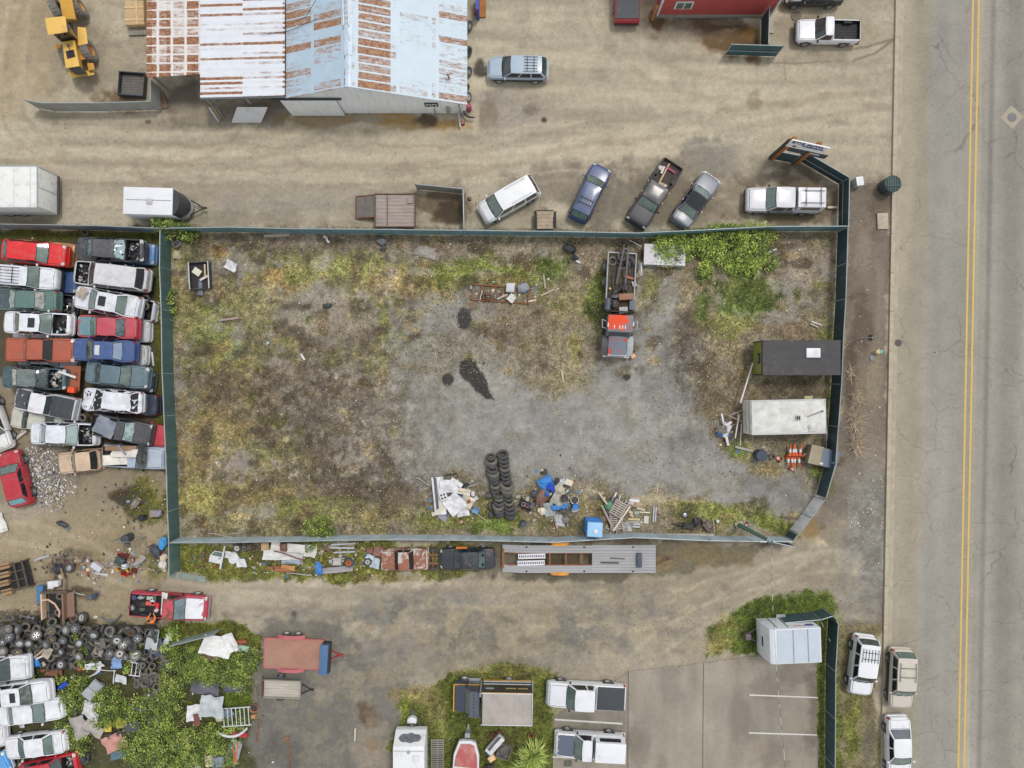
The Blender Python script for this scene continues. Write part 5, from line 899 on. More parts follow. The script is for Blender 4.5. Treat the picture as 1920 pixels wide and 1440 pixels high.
# rusty ramp trailer
t=TP('ramp_trailer','rusty plank deck trailer with its ramp lowered to the left','trailer',741,394,0,.7);mb=MB();planks(mb,-1.5,1.5,-1.25,1.2,.62,9);part('deck',mb,M((166,154,146),rough=.85,var=.25,sc=2,rust=.14,rcol=(140,104,86),stretch=(.4,3,1)),t)
mb=MB().box((0,1.25,.66),(3.1,.08,.18)).box((0,-1.28,.66),(3.1,.08,.18)).box((1.52,0,.66),(.1,2.6,.18)).box((-1.55,0,.66),(.1,2.6,.16)).box((-.62,0,.67),(.06,2.5,.06));part('frame',mb,M((112,88,76),rough=.85,var=.3,sc=4),t)
mb=MB().slab(lambda u,v:(-3.15+1.55*u,-.45+1.6*v,.1+.5*u),4,4,.04);part('ramp',mb,M((118,112,106),rough=.85,var=.2,sc=3),t);part('ramp_frame',MB().cyl((-3.15,-.5,.1),(-3.15,1.2,.1),.05).cyl((-3.15,-.5,.1),(-1.6,-.5,.62),.05).cyl((-3.15,1.2,.1),(-1.6,1.2,.62),.05),RUST,t);part('toolbox',MB().box((1.15,.8,.72),(.4,.55,.14)),WOOD,t)
for sg_ in(1,-1):wheel(t,(0,sg_*1.0,.3),.92,1,'rusty',sg_)
# small plywood cart behind the north fence
t=TP('utility_cart','small cart with a rust stained plywood deck against the north fence','cart',1022,410,0,.5);mb=MB();planks(mb,-.62,.62,-.8,.6,.5,5);part('deck',mb,M((178,160,138),rough=.9,var=.25,sc=2,rust=.35,rcol=(140,92,60)),t);part('frame',MB().box((0,.63,.5),(1.3,.06,.14)).box((0,-.83,.5),(1.3,.06,.14)),BLACK,t)
for sg_ in(1,-1):part('mudguard',MB().box((sg_*.76,-.1,.55),(.2,1.3,.12)),BLACK,t,bevel=.03)
for sg_ in(1,-1):wheel(t,(sg_*.74,-.1,.3),.85,1,'black',1).rotation_euler=(R(90),0,R(90))
# car hauler
t=TP('car_hauler','long grey plank car hauler trailer with an open centre beside the south fence','trailer',1087,1048,0,.75);GW=M((172,172,174),rough=.9,var=.16,sc=1.6,stretch=(.25,4,1),dirt=.15)
mb=MB();planks(mb,.95,5.85,-1.08,1.08,.75,10);part('front_deck',mb,GW,t)
for y0_,y1_ in((.46,1.05),(-1.08,-.5)):
    mb=MB();planks(mb,-4.6,.95,y0_,y1_,.75,3);part('wheel_track',mb,GW,t);mb=MB().slab(lambda u,v:(-5.95+1.4*u,y0_+(y1_-y0_)*v,.5+.26*u),4,2,.05);part('beavertail',mb,GW,t)
mb=MB().box((-5.9,0,.48),(.16,1.5,.12))
for x in(-2.3,-1.05,.15,-4.4):mb.box((x,0,.66),(.1,.98,.1))
mb.box((0,.44,.62),(11,.08,.14)).box((0,-.48,.62),(11,.08,.14));part('frame',mb,M((150,96,66),rough=.85,var=.3,sc=4),t)
for sg_ in(1,-1):part('mudguard',MB().slab(lambda u,v:(-2.25+1.45*u,sg_*(1.0+.26*v),.55+.28*math.sin(math.pi*u)**.4),10,2,.03),M((232,156,54),rough=.5,var=.14,dirt=.2),t)
for x in(-1.95,-1.1):
    for sg_ in(1,-1):wheel(t,(x,sg_*1.1,.3),.9,1,'orange',sg_)
part('winch_box',MB().box((4.55,-.05,.95),(.36,1.05,.34)),M((74,84,98),rough=.6),t,bevel=.02);mb=MB()
for x in(-4.2,.25,4.0):
    for y in(.92,-.95):mb.box((x+.1,y,.785),(.14,.1,.03))
part('tie_down',mb,BLACK,t);tongue(t,5.9,1.1,.5,.65,M((120,90,80),rough=.8))
for i,(y,x)in enumerate(((.22,-3.7),(-.3,-3.75))):
    mb=MB();mb.box((0,.14,0),(2.1,.1,.06)).box((0,-.14,0),(2.1,.1,.06))
    for k in range(15):mb.box((-1.0+k*.143,0,0),(.07,.2,.05))
    o=solo('loading_ramp',('upper' if i==0 else 'lower')+' of two white perforated ramps lying in the car hauler','ramp',mb,M((228,228,236),rough=.5),smooth=0);o.location=t.location+Vector((x,y,.78));o.rotation_euler=(0,0,R(1.5))
for k,(x,y,l,lab)in enumerate(((1.9,-.28,1.4,'thick weathered dark plank lying on the car hauler deck'),(2.5,.05,1.1,'thin dark stick lying on the car hauler deck'))):solo('plank',lab,'plank',MB().box((0,0,0),(l,.1-.04*k,.07)),M((96,90,84),rough=.9,var=.2),t.location+Vector((x+.4,y,.82)),R(-1-3*k))
# red flat trailer with blue box, little wooden trailer
t=TP('flat_trailer','rusty red flatbed trailer with pink mudguards','trailer',552,1226,-2,.7);part('deck',MB().slab(lambda u,v:(-2.3+4.6*u,-1.12+2.24*v,.72+.01*math.sin(u*20)),20,4,.06),M((172,128,110),rough=.8,var=.14,sc=.9,dirt=.35),t)
PK=M((190,104,108),rough=.6,var=.1,dirt=.2);part('frame',MB().box((0,1.14,.66),(4.7,.07,.16)).box((0,-1.14,.66),(4.7,.07,.16)).box((-2.32,0,.66),(.08,2.3,.16)).box((2.32,0,.66),(.08,2.3,.16)),PK,t)
for sg_ in(1,-1):
    part('mudguard',MB().slab(lambda u,v:(-1.35+2.1*u,sg_*(1.16+.26*v),.6+.26*min(1,4*u,4-4*u)),12,2,.03),PK,t)
    for x in(-.75,.15):wheel(t,(x,sg_*1.38,.34),1,1,'steel',sg_)
tongue(t,2.3,1.25,.55,.6,RED);tl=t
t=TP('toolbox','long blue lidded toolbox across the front of the red flatbed trailer','toolbox',612,1232,-3,1.0);part('chest',MB().box((0,0,1.02),(.62,2.3,.55)),M((40,46,56),rough=.5),t,bevel=.02);part('lid',MB().box((-.12,-.1,1.34),(.62,2.3,.07)),M((78,112,152),rough=.5,dirt=.2),t,bevel=.02)
t=TP('wood_trailer','small weathered plank trailer with a rusty tailgate and one wheel showing','trailer',529,1292,-2,.6);mb=MB();planks(mb,-1.4,1.4,-.62,.62,.55,6);part('deck',mb,M((190,182,170),rough=.9,var=.2,sc=2,stretch=(.4,3,1),rust=.12),t);part('side_rail',MB().box((0,.66,.6),(2.9,.07,.2)).box((0,-.66,.6),(2.9,.07,.2)).box((1.42,0,.6),(.07,1.3,.2)),WOOD,t);part('tailgate',MB().slab(lambda u,v:(-1.75+.3*u,-.75+1.6*v,.15+.65*u),3,3,.05),M((160,88,56),rough=.85,var=.2,sc=3),t)
tongue(t,1.4,.8,.4,.5,BLACK,False)
for sg_ in(1,-1):wheel(t,(-.2,sg_*.84,.3),.92,1,'cap',sg_)
# black box truck
t=TP('box_truck','black box truck with a grey roof, yellow trim and lettering on its side','truck',919,1306,-1,1.0)
BK=M((34,35,40),rough=.35,coat=.4,var=.1);vbox(t,'cargo_box',-.62,3.18,2.35,.75,3.05,BK,.04)
mb=MB();mb.slab(lambda u,v:(-.5+3.6*u,-1.12+2.24*v,3.09+.012*abs(math.sin(u*6.5*math.pi))**8),66,4,.03);part('box_roof',mb,M((176,168,162),rough=.7,var=.16,sc=.8,dirt=.35),t)
mb=MB().box((1.3,1.16,3.07),(3.8,.05,.06)).box((1.3,-1.16,3.07),(3.8,.05,.06)).box((3.16,0,3.07),(.05,2.3,.06));part('roof_edge',mb,WHITE,t);YB=M((226,170,58),rough=.5);part('yellow_trim',MB().box((1.3,1.185,3.0),(3.7,.03,.06)).box((1.3,1.185,.82),(3.7,.04,.06)),YB,t);part('white_trim',MB().box((1.3,1.19,1.05),(3.6,.03,.05)).box((1.3,1.19,1.5),(3.6,.03,.05)),WHITE,t);part('front_frame',MB().box((-.68,1.0,1.9),(.1,.3,2.2)),GALV,t)
side=Matrix.Translation((0,1.19,0))@Matrix.Rotation(R(180),4,'Z')@Matrix.Rotation(R(90),4,'X');X=lambda x,z:Matrix.Translation((x,1.19,z))@Matrix.Rotation(R(180),4,'Z')@Matrix.Rotation(R(90),4,'X')
mb=MB();[mb.box((1.25+i*.128,1.197,2.25),(.095,.014,.17-.03*(i%3==1)))for i in range(13)if i!=6];part('lettering',mb,M((206,186,116),rough=.5),t,smooth=0);mb=MB();mb.lathe([(.34,0),(.34,.01),(.28,.012)],24,Matrix.Translation((.0,1.18,2.25))@Matrix.Rotation(R(-90),4,'X')@Matrix.Diagonal((1,.5,1,1)),False);mb.box((0,1.195,2.25),(.5,.02,.12));part('logo',mb,M((170,178,176)),t,smooth=0)
cabp=MB();prof=[(-2.75,.45),(-2.78,1.25),(-2.4,1.42),(-1.95,1.5),(-1.45,2.35),(-1.25,2.42),(-.75,2.42),(-.75,.45)];cabp.prism(prof,-1.0,1.0,Matrix.Rotation(R(90),4,'X'));part('cab',cabp,M((62,68,86),rough=.4,coat=.35),t,bevel=.06)
part('windscreen',MB().slab(lambda u,v:(-1.92+.46*u,-.9+1.8*v,1.56+.80*u),4,6,.03),GLASSG,t);part('side_window',MB().box((-1.15,1.01,1.85),(.6,.03,.5)),GLASSD,t);part('nose_trim',MB().box((-2.76,0,1.3),(.08,2.05,.08)).box((-1.75,1.0,1.3),(2.0,.06,.08)),YB,t)
mb=MB()
for i in range(7):mb.box((-1.02,-.75+i*.25,2.44),(.45,.1,.05))
part('roof_ribs',mb,M((70,76,90),rough=.5),t);part('wind_deflector',MB().slab(lambda u,v:(-1.5+.75*u,-.95+1.9*v,2.4+.12*u),4,4,.05),M((92,100,112),rough=.5),t)
for sg_ in(1,-1):part('mirror',MB().box((-1.75,sg_*1.2,1.6),(.1,.22,.35)),BLACK,t,bevel=.02);part('mirror_arm',MB().cyl((-1.75,sg_*.98,1.5),(-1.75,sg_*1.2,1.5),.02,5),GALV,t)
for x in(-2.0,1.45):
    for sg_ in(1,-1):wheel(t,(x,sg_*1.02,.38),1.16,1.15,'cap' if x>0 else 'steel',sg_)
part('side_step',MB().box((-1.3,1.05,.5),(1.1,.25,.08)),GALV,t);part('rear_bumper',MB().box((3.24,0,.6),(.12,2.2,.16)),GALV,t)
# caravan with dark streaked swoosh, boat
t=TP('travel_trailer','white travel trailer with a dark swoosh on its sloping nose','caravan',772,1440,90,1.0);TW=M((232,234,238),rough=.5,var=.05,dirt=.25);mb=MB();mb.prism([(-4,.5),(2.45,.5),(3.1,.75),(3.12,1.35),(2.45,2.55),(2.2,2.62),(-4,2.62)],-1.17,1.17,Matrix.Rotation(R(90),4,'X'));part('shell',mb,TW,t,bevel=.05)
mb=MB()
def sw(u,v):x_=-.85+1.7*v;d_=.17*math.sqrt(max(.02,1-(2*v-1)**2))+.02*math.sin(v*17);k=.5+(u-.5)*d_*3.2;return(3.12-.67*k+.02,x_,1.35+1.2*k+.03)
mb.slab(sw,6,18,.02);part('swoosh',mb,M((112,112,122),rough=.5,var=.5,sc=3),t)
mb=MB().box((1.62,-.55,2.68),(.5,.5,.14),tap=.85);part('roof_hatch',mb,WHITE,t,bevel=.03);part('roof_seam',MB().box((2.15,0,2.63),(.05,2.2,.04)),M((186,186,182)),t);part('air_vent',MB().lathe([(.12,2.6),(.12,2.72),(.02,2.74)],12,Matrix.Translation((2.1,.0,0))),GALV,t);part('side_trim',MB().box((0,1.18,1.0),(6,.03,.3)),M((112,120,140)),t);tongue(t,2.9,1.1,.6,.5,M((90,98,120)))
mb=MB().lathe([(.001,.5),(.3,.5),(.34,.6),(.32,.95),(.2,1.05),(.001,1.06)],18,Matrix.Translation((3.55,0,0))@Matrix.Diagonal((.95,1.15,1,1)));part('gas_bottle_cover',mb,WHITE,t);part('cover_slot',MB().box((3.4,0,1.06),(.1,.5,.04)),BLACK,t)
for x in(-.4,.5):
    for sg_ in(1,-1):wheel(t,(x,sg_*1.05,.34),1,1,'steel',sg_)
t=TP('motor_boat','white motor boat with a faded red deck and windscreen on a trailer','boat',873,1450,87,.9);hull=[(2.55,.62),(2.62,.3),(2.62,-.3),(2.5,-.66),(1.5,-.98),(-2.5,-1.1),(-2.5,1.1),(1.5,.98)]
mb=MB();mb.prism(hull,.75,1.15);mb.prism([(x*.92,y*.8)for x,y in hull],.4,.75);part('hull',mb,WHITE,t,bevel=.05);dk=[(2.35,.5),(2.42,-.2),(2.3,-.55),(1.4,-.82),(.55,-.88),(.65,.9),(1.4,.82)];part('deck',MB().prism(dk,1.15,1.19),M((186,96,96),rough=.6,var=.1,dirt=.5,dcol=(206,190,170),sc=.9),t,bevel=.02)
w=part('windscreen_frame',MB().box((.42,0,1.3),(.12,1.75,.3)).box((-.05,0,1.42),(.9,.08,.08)).box((-.05,.8,1.42),(.9,.08,.08)).box((-.05,-.8,1.42),(.9,.08,.08)),WHITE,t)
for y in(-.42,.4):part('pane',MB().box((.0,y,1.40),(.8,.7,.04)),GLASS,w)
part('cockpit',MB().box((-1.4,0,1.16),(1.7,1.7,.06)),M((70,80,96)),t);part('winch_post',MB().box((2.95,0,.75),(.34,.4,.5)).cyl((2.6,.15,.4),(3.6,0,.45),.05).cyl((2.6,-.15,.4),(3.6,0,.45),.05).box((3.0,0,1.02),(.3,.34,.06)),GALV,t)
for sg_ in(1,-1):wheel(t,(-1.0,sg_*1.05,.3),.9,1,'steel',sg_)
# white logo camper
t=TP('camper_trailer','white camper trailer with a blue oval emblem beside the parking lot','caravan',1467,1189,2,.5);CW=M((222,228,236),rough=.35,var=.05,dirt=.12);mb=MB();mb.prism([(1.95,.45),(1.95,2.9),(-1.6,3.0),(-1.85,2.85),(-2.0,1.6),(-2.0,.45)],-1.3,1.3,Matrix.Rotation(R(90),4,'X'));part('shell',mb,CW,t,bevel=.07)
mb=MB().slab(lambda u,v:(-1.35+3.2*u,-1.22+2.44*v,3.012-.095*u+.006),6,4,.02);part('roof_sheet',mb,M((202,212,224),rough=.35,metal=.2,var=.06),t)
mb=MB()
for x in(-.15,.95):mb.box((x,0,3.03-.03*(x+1)),(.04,2.4,.03))
part('roof_seam',mb,M((150,158,170)),t);part('nose_window',MB().box((-2.0,.0,1.75),(.06,.7,.16)),GLASSD,t);part('door_seam',MB().box((-1.2,1.305,1.6),(.06,.02,2.1)).box((-.35,1.305,1.6),(.06,.02,2.1)),DGREY,t)
part('emblem',MB().lathe([(.34,0),(.34,.012),(.02,.014)],24,Matrix.Translation((1.35,1.305,2.3))@Matrix.Rotation(R(-90),4,'X')@Matrix.Diagonal((1,.6,1,1))),M((74,92,150),rough=.5),t);part('red_stripe',MB().box((.45,1.31,2.45),(.5,.02,.12)).box((.92,1.31,2.45),(.2,.02,.12)),M((190,120,112)),t);part('side_step',MB().box((-.1,1.4,.55),(.7,.3,.08)),GALV,t)
X0=Matrix.Rotation(R(180),4,'Z');mb=MB().cyl((-2.0,.5,.5),(-3.0,0,.5),.045,6).cyl((-2.0,-.5,.5),(-3.0,0,.5),.045,6).box((-2.75,0,.72),(.4,.45,.35));part('drawbar',mb,M((110,100,110)),t,bevel=.01)
for sg_ in(1,-1):wheel(t,(.4,sg_*1.15,.34),1,1,'steel',sg_)
# olive horse trailer, old mobile home
t=TP('olive_trailer','olive green box trailer with a flat black roof and white roof hatch','trailer',1489,672,0,1.0);OL=M((128,136,62),rough=.7,var=.12,dirt=.2);vbox(t,'shell',-2.95,2.78,2.55,.4,2.5,OL,.03)
part('roof',MB().slab(lambda u,v:(-2.98+5.8*u,-1.3+2.6*v,2.56+.01*math.sin(v*25)),6,30,.05),M((78,76,78),rough=.85,var=.14,sc=1.2,dirt=.2),t);part('roof_hatch',MB().box((.75,.35,2.64),(1.05,.72,.16)),WHITE,t,bevel=.07)
hv=MB()
for i in range(4):hv.box((.9,.17+i*.12,2.725),(.35,.02,.02))
part('hatch_louvre',hv,GALV,t);wv=part('end_window',MB().box((-2.97,-.02,1.75),(.07,.75,.5)),BLACK,t);part('pane',MB().box((-3.02,-.02,1.75),(.03,.5,.3)),GLASSG,wv);part('end_frame',MB().box((-2.96,1.26,1.4),(.06,.06,2.1)).box((-2.96,-1.26,1.4),(.06,.06,2.1)).box((-2.99,0,2.45),(.06,2.5,.06)),BLACK,t);part('rear_panel',MB().box((2.81,0,1.6),(.05,1.3,.9)),WHITE,t)
for sg_ in(1,-1):wheel(t,(.8,sg_*1.15,.34),1,1,'steel',sg_)
t=TP('mobile_trailer','old white office trailer with a stained flat roof and roof pipe','trailer',1472,780,1.3,.9);MW=M((224,222,216),rough=.75,var=.08,sc=1.5,dirt=.55,dcol=(150,146,140));vbox(t,'shell',-3.1,2.5,2.55,.4,2.25,MW,.03)
mb=MB().slab(lambda u,v:(-3.05+5.5*u,-1.22+2.44*v,2.29+.05*math.sin(math.pi*v)),8,8,.04);part('roof',mb,M((228,228,224),rough=.8,var=.06,sc=1.3,dirt=.85,dcol=(160,155,148)),t);part('roof_edge',MB().box((-.28,1.26,2.3),(5.6,.06,.08)).box((-.28,-1.26,2.3),(5.6,.06,.08)).box((2.47,0,2.3),(.06,2.5,.08)).box((-3.02,0,2.3),(.06,2.5,.08)),M((206,208,210)),t);part('roof_vent',MB().box((.38,-.08,2.38),(.4,.4,.1)),M((180,178,172)),t,bevel=.02);part('vent_flap',MB().box((.3,-.08,2.45),(.1,.24,.03)).box((.46,-.08,2.45),(.1,.24,.03)),BLACK,t);part('roof_pipe',MB().tube([(1.1,-.0,2.38),(2.2,.38,2.38)],.04,7).lathe([(.07,2.3),(.07,2.5),(.02,2.52)],10,Matrix.Translation((2.2,.38,0))),M((130,126,122)),t);part('roof_cowl',MB().lathe([(.16,2.3),(.14,2.4),(.05,2.46)],12,Matrix.Translation((1.25,-.75,0))).box((1.5,-1.0,2.36),(.6,.2,.1)),M((190,188,186)),t);part('door_canopy',MB().box((1.35,1.4,2.0),(.6,.25,.06)),M((176,170,120)),t);part('mouldings',MB().box((-3.12,0,2.0),(.05,2.45,.05)).box((-3.12,0,1.2),(.05,2.45,.05)),M((170,168,150)),t)
mb=MB().cyl((-3.1,.5,.5),(-4.2,.1,.5),.05,6).cyl((-3.1,-.4,.5),(-4.2,.1,.5),.05,6).cyl((-3.5,.4,.5),(-3.5,-.3,.5),.05,6);part('drawbar',mb,M((170,160,140)),t)
for sg_ in(1,-1):wheel(t,(.8,sg_*1.15,.34),1,1,'steel',sg_)
# ---------------------------------------------------------------- yellow wheel loader
t=TP('wheel_loader','yellow articulated wheel loader with grey lugged tyres','wheel loader',140,70,0,0);YL=M((236,190,96),rough=.5,var=.08,sc=1.5,dirt=.25);YD=M((210,158,52),rough=.55,var=.12,dirt=.2)
d=(P(150,142)-P(118,0));ang=math.atan2(d.y,d.x);t.rotation_euler.z=ang;t.location=P(138,78)
def LX(X,Y,h):q=P(X,Y,h)-t.location;q.rotate(Euler((0,0,-ang)));return q
def hull_between(top,zt_,bot,zb_,nm,mat,bev=.03):
    mb=MB();a_=[LX(x,y,zt_)for x,y in top];b_=[LX(x,y,zb_)for x,y in bot];n=len(a_);mb.add(a_+b_,[tuple(reversed(range(n))),tuple(range(n,2*n))]+[(i,(i+1)%n,n+(i+1)%n,n+i)for i in range(n)]);bm=None;me=mb.mesh(nm,bev,35);o=link(nm,me,mat,t);bm=bmesh.new();bm.from_mesh(me);bmesh.ops.recalc_face_normals(bm,faces=bm.faces);bm.to_mesh(me);bm.free();return o
cabq=[(84,34),(122,30),(127,60),(90,66)]
hull_between(cabq,3.3,cabq,3.15,'cab_roof',YL,.05);inn=[(88,36),(120,34),(125,59),(92,64)];cb=hull_between([(97,40),(120,36),(127,58),(99,64)],3.15,[(112,46),(135,42),(146,74),(116,80)],1.7,'cab_glass',GLASSD,.02)
hull_between([(116,78),(139,75),(149,124),(123,128)],2.0,[(120,78),(143,74),(158,132),(130,134)],1.0,'engine_hood',YL,.05);hull_between([(123,96),(138,93),(141,106),(126,110)],2.05,[(123,96),(138,93),(141,106),(126,110)],1.9,'engine_opening',BLACK,0);hull_between([(128,128),(149,124),(163,136),(141,139)],1.9,[(130,130),(150,126),(164,137),(142,140)],.8,'radiator',BLACK,.02)
hull_between([(127,136),(175,133),(177,140),(133,147)],1.0,[(130,134),(174,131),(176,138),(136,144)],.5,'counterweight',YL,.04);hull_between([(145,50),(161,52),(165,82),(146,86)],1.6,[(146,52),(160,53),(164,80),(147,84)],1.3,'mudguard',YL,.04);hull_between([(163,118),(175,118),(178,130),(166,133)],1.3,[(163,118),(175,118),(178,130),(166,133)],.8,'rear_step',YD,.03);hull_between([(101,84),(115,83),(116,91),(103,93)],1.5,[(103,84),(115,83),(116,91),(104,92)],1.2,'side_step',YD,.03)
hull_between([(106,-30),(130,-30),(142,36),(118,36)],1.9,[(110,-28),(134,-28),(146,40),(122,40)],.7,'front_frame',YD,.05);hull_between([(140,70),(152,68),(160,110),(148,114)],1.2,[(140,70),(156,68),(164,112),(150,116)],.7,'rear_frame',YD,.04)
part('hood_stack',MB().cyl(LX(128,86,2.0),LX(127,84,2.7),.09,10),DGREY,t)
for(X,Y,st)in((147,14,12),(166,96,0),(109,19,12),(127,104,0)):
    g=bpy.data.objects.new('wheel',None);COL.objects.link(g);g.parent=t;q=LX(X,Y,.78);g.location=q;sgn=1 if X>135 else-1
    tl_=MB().lathe([(.42,-.26),(.5,-.3),(.7,-.3),(.77,-.22),(.77,.22),(.7,.3),(.5,.3),(.42,.26),(.42,-.26)],26,caps=False)
    for k in range(20):a_=k*2*math.pi/20;tl_.box((.785*math.cos(a_),.785*math.sin(a_),.1 if k%2 else-.1),(.05,.09,.34),a_,rx=0)
    g.rotation_euler=(R(-90),0,R(st))if sgn>0 else(R(90),0,R(st));part('tyre',tl_,M((128,124,118),rough=.9,var=.15,dirt=.3),g);part('rim',MB().lathe([(.43,.2),(.38,.24),(.3,.12),(.12,.14),(.001,.16)],20,caps=False),M((206,140,56),rough=.6),g)
# ---------------------------------------------------------------- wrecker truck in the lot
t=TP('wrecker_truck','old wrecker truck with an orange and grey cab and tyres piled on its bed','truck',1162,560,-93,1.0);t.scale=(.86,.94,.94);FR_=M((58,54,50),rough=.8,var=.3,sc=3,rust=.2);GC=M((108,118,134),rough=.55,var=.12,dirt=.2,rust=.4,rcol=(206,70,44),rsc=1.0)
part('chassis',MB().box((-.6,.45,.75),(7.4,.16,.22)).box((-.6,-.45,.75),(7.4,.16,.22)),FR_,t);mb=MB();planks(mb,-4.0,-.25,-1.12,1.12,.98,9);part('deck',mb,M((84,74,62),rough=.9,var=.4,sc=3,dirt=.2),t)
part('side_rail',MB().cyl((-4.05,1.12,1.3),(.2,1.12,1.35),.06,8).cyl((-4.05,-1.15,1.3),(.2,-1.15,1.35),.06,8).box((-4.05,0,1.15),(.1,2.3,.2)),M((172,174,178),rough=.5,dirt=.3),t);part('boom',MB().cyl((-1.3,-.35,1.2),(-4.3,-.05,2.3),.085,8).cyl((-.6,.35,1.2),(-4.4,.3,2.3),.085,8).cyl((-2.6,-.2,1.7),(-2.6,.32,1.7),.05,6).cyl((-4.2,-.1,2.25),(-4.2,.35,2.25),.06,6),M((112,108,110),rough=.6,var=.14),t)
part('winch_bay',MB().box((.55,0,1.0),(1.3,2.2,.5)),M((78,60,46),rough=.85,var=.3,sc=4),t);part('side_locker',MB().box((.55,.98,1.4),(.95,.5,.35)),M((104,112,122),rough=.6),t,bevel=.03);part('tank',MB().cyl((.1,-.98,1.4),(1.1,-.98,1.4),.27,14),M((82,92,106),rough=.5),t);part('headboard',MB().box((1.25,0,1.5),(.1,2.3,1.0)),BLACK,t)
OR=M((112,118,128),rough=.55,var=.12,rust=.66,rcol=(232,82,46),rsc=.8,dirt=.15)
mb=MB();mb.slab(lambda u,v:(1.6+1.45*u,-1.0+2.0*v,2.25+.08*math.sin(math.pi*v)+.03*math.sin(math.pi*u)),8,8,.06);part('cab_roof',mb,OR,t);mb=MB();mb.prism([(1.6,.8),(3.4,.8),(3.45,1.45),(3.0,2.2),(1.65,2.2)],-.98,.98,Matrix.Rotation(R(90),4,'X'));part('cab',mb,GC,t,bevel=.05)
part('windscreen',MB().slab(lambda u,v:(3.43-.4*u,-.85+1.7*v,1.52+.62*u),3,5,.02),GLASS,t);mb=MB();mb.slab(lambda u,v:(3.3+1.75*u,-.78+1.5*v,1.5-.10*u+.08*math.sin(math.pi*v)+.012*math.sin(v*40)),6,20,.05);part('hood',mb,GC,t);part('nose',MB().box((4.3,-.02,1.05),(1.6,1.45,.75)),GC,t,bevel=.05)
part('front_bumper',MB().box((5.15,.0,.7),(.16,2.2,.26)),M((190,192,196),rough=.5),t,bevel=.02);part('radiator_shell',MB().box((5.06,-.02,1.32),(.1,1.5,.2)),WHITE,t)
for sg_,c_ in((1,(172,178,178)),(-1,(84,84,88))):part('front_wing',MB().slab(lambda u,v:(3.3+1.75*u,sg_*(.78+.5*v),.95+.38*math.sin(math.pi*(.12+.8*u))-.1*v),8,3,.04),M(c_,rough=.6,dirt=.3),t)
mb=MB()
for i in range(5):mb.box((2.65,-.5+i*.22,2.36),(.3,.07,.03))if i!=1 else None
part('roof_marks',mb,WHITE,t);part('side_light',MB().box((2.35,1.02,2.3),(.3,.08,.06)).box((2.5,-1.0,2.3),(.35,.08,.06)),WHITE,t)
for sg_ in(1,-1):part('mirror_frame',MB().tube([(2.2,sg_*1.0,1.8),(2.0,sg_*1.4,1.85),(2.7,sg_*1.4,1.85),(2.8,sg_*1.0,1.8)],.03,6),GALV,t)
part('running_board',MB().box((2.4,1.12,.7),(1.8,.3,.08)).box((2.4,-1.12,.7),(1.8,.3,.08)),FR_,t)
for x in(-1.2,-2.6):
    for sg_ in(1,-1):wheel(t,(x-.3,sg_*1.22,.5),1.5,1.2,'white',sg_)
for sg_ in(1,-1):wheel(t,(4.2,sg_*1.0,.48),1.45,1.1,'rusty',sg_)
WT=t
def on(root,x,y,z):return root.matrix_basis@Vector((x,y,z))if False else root.location+Matrix.Rotation(root.rotation_euler.z,3,'Z')@Vector((x,y,z))
for i,(x,y,z,rx,lab)in enumerate(((-3.7,-.05,1.6,15,'grey tyre hooked on the wrecker boom'),(-3.3,.72,1.3,60,'black tyre leaning at the left of the wrecker bed'),(-3.05,.35,1.3,60,'black tyre leaning second on the wrecker bed'),(-3.35,-.1,1.15,0,'black tyre lying flat under the wrecker boom'),(-3.3,-.75,1.1,10,'worn tyre lying by the right rail of the wrecker bed'))):tyre_thing(on(t,x*.86,y*.94,z*.94),(R(rx),R(10),R(-60)),1.15,None,lab,None,i==0 or i==4)
# pickup beds lying on the ground
def bedbox(label,X,Y,ang,L,w_,h,col,inner):
    r=TP('truck_bed',label,'truck bed',X,Y,ang,.3);ebox(r,'shell',(-L/2,L/2),(-w_/2,w_/2),(.02,h),old((66,66,72)),.05);part('bed_floor',MB().box((0,0,.12),(L-.2,w_-.2,.04)),inner,r)
    mb=MB()
    for i in range(8):mb.box((0,-w_/2+.2+i*(w_-.4)/7,.15),(L-.25,.05,.02))
    part('floor_ribs',mb,inner,r);[part('rail_cap',MB().box((0,q,h+.03),(L,.07,.05)),old(col),r)for q in(w_/2-.05,.05-w_/2)];return r
bedbox('dark blue pickup bed lying on the ground beside the lean to',248,159,-4,2.0,1.85,.5,(62,70,88),M((112,106,100),rough=.8,var=.3,sc=3));bb=bedbox('black pickup bed with white rims full of boards in the lot corner',375,517,93,2.1,1.6,.5,(206,208,210),M((56,50,56),rough=.8,var=.25,sc=3))
mb=MB().slab(lambda u,v:(-1.5+.45*u,-.55+1.1*v,.1+.1*math.sin(3*u)),3,6,.03);solo('tailgate','dented grey blue tailgate at the foot of the white rimmed bed','tailgate',mb,M((112,120,134),rough=.6,var=.2),P(378,541)+Vector((1.2,0,0)),R(0))
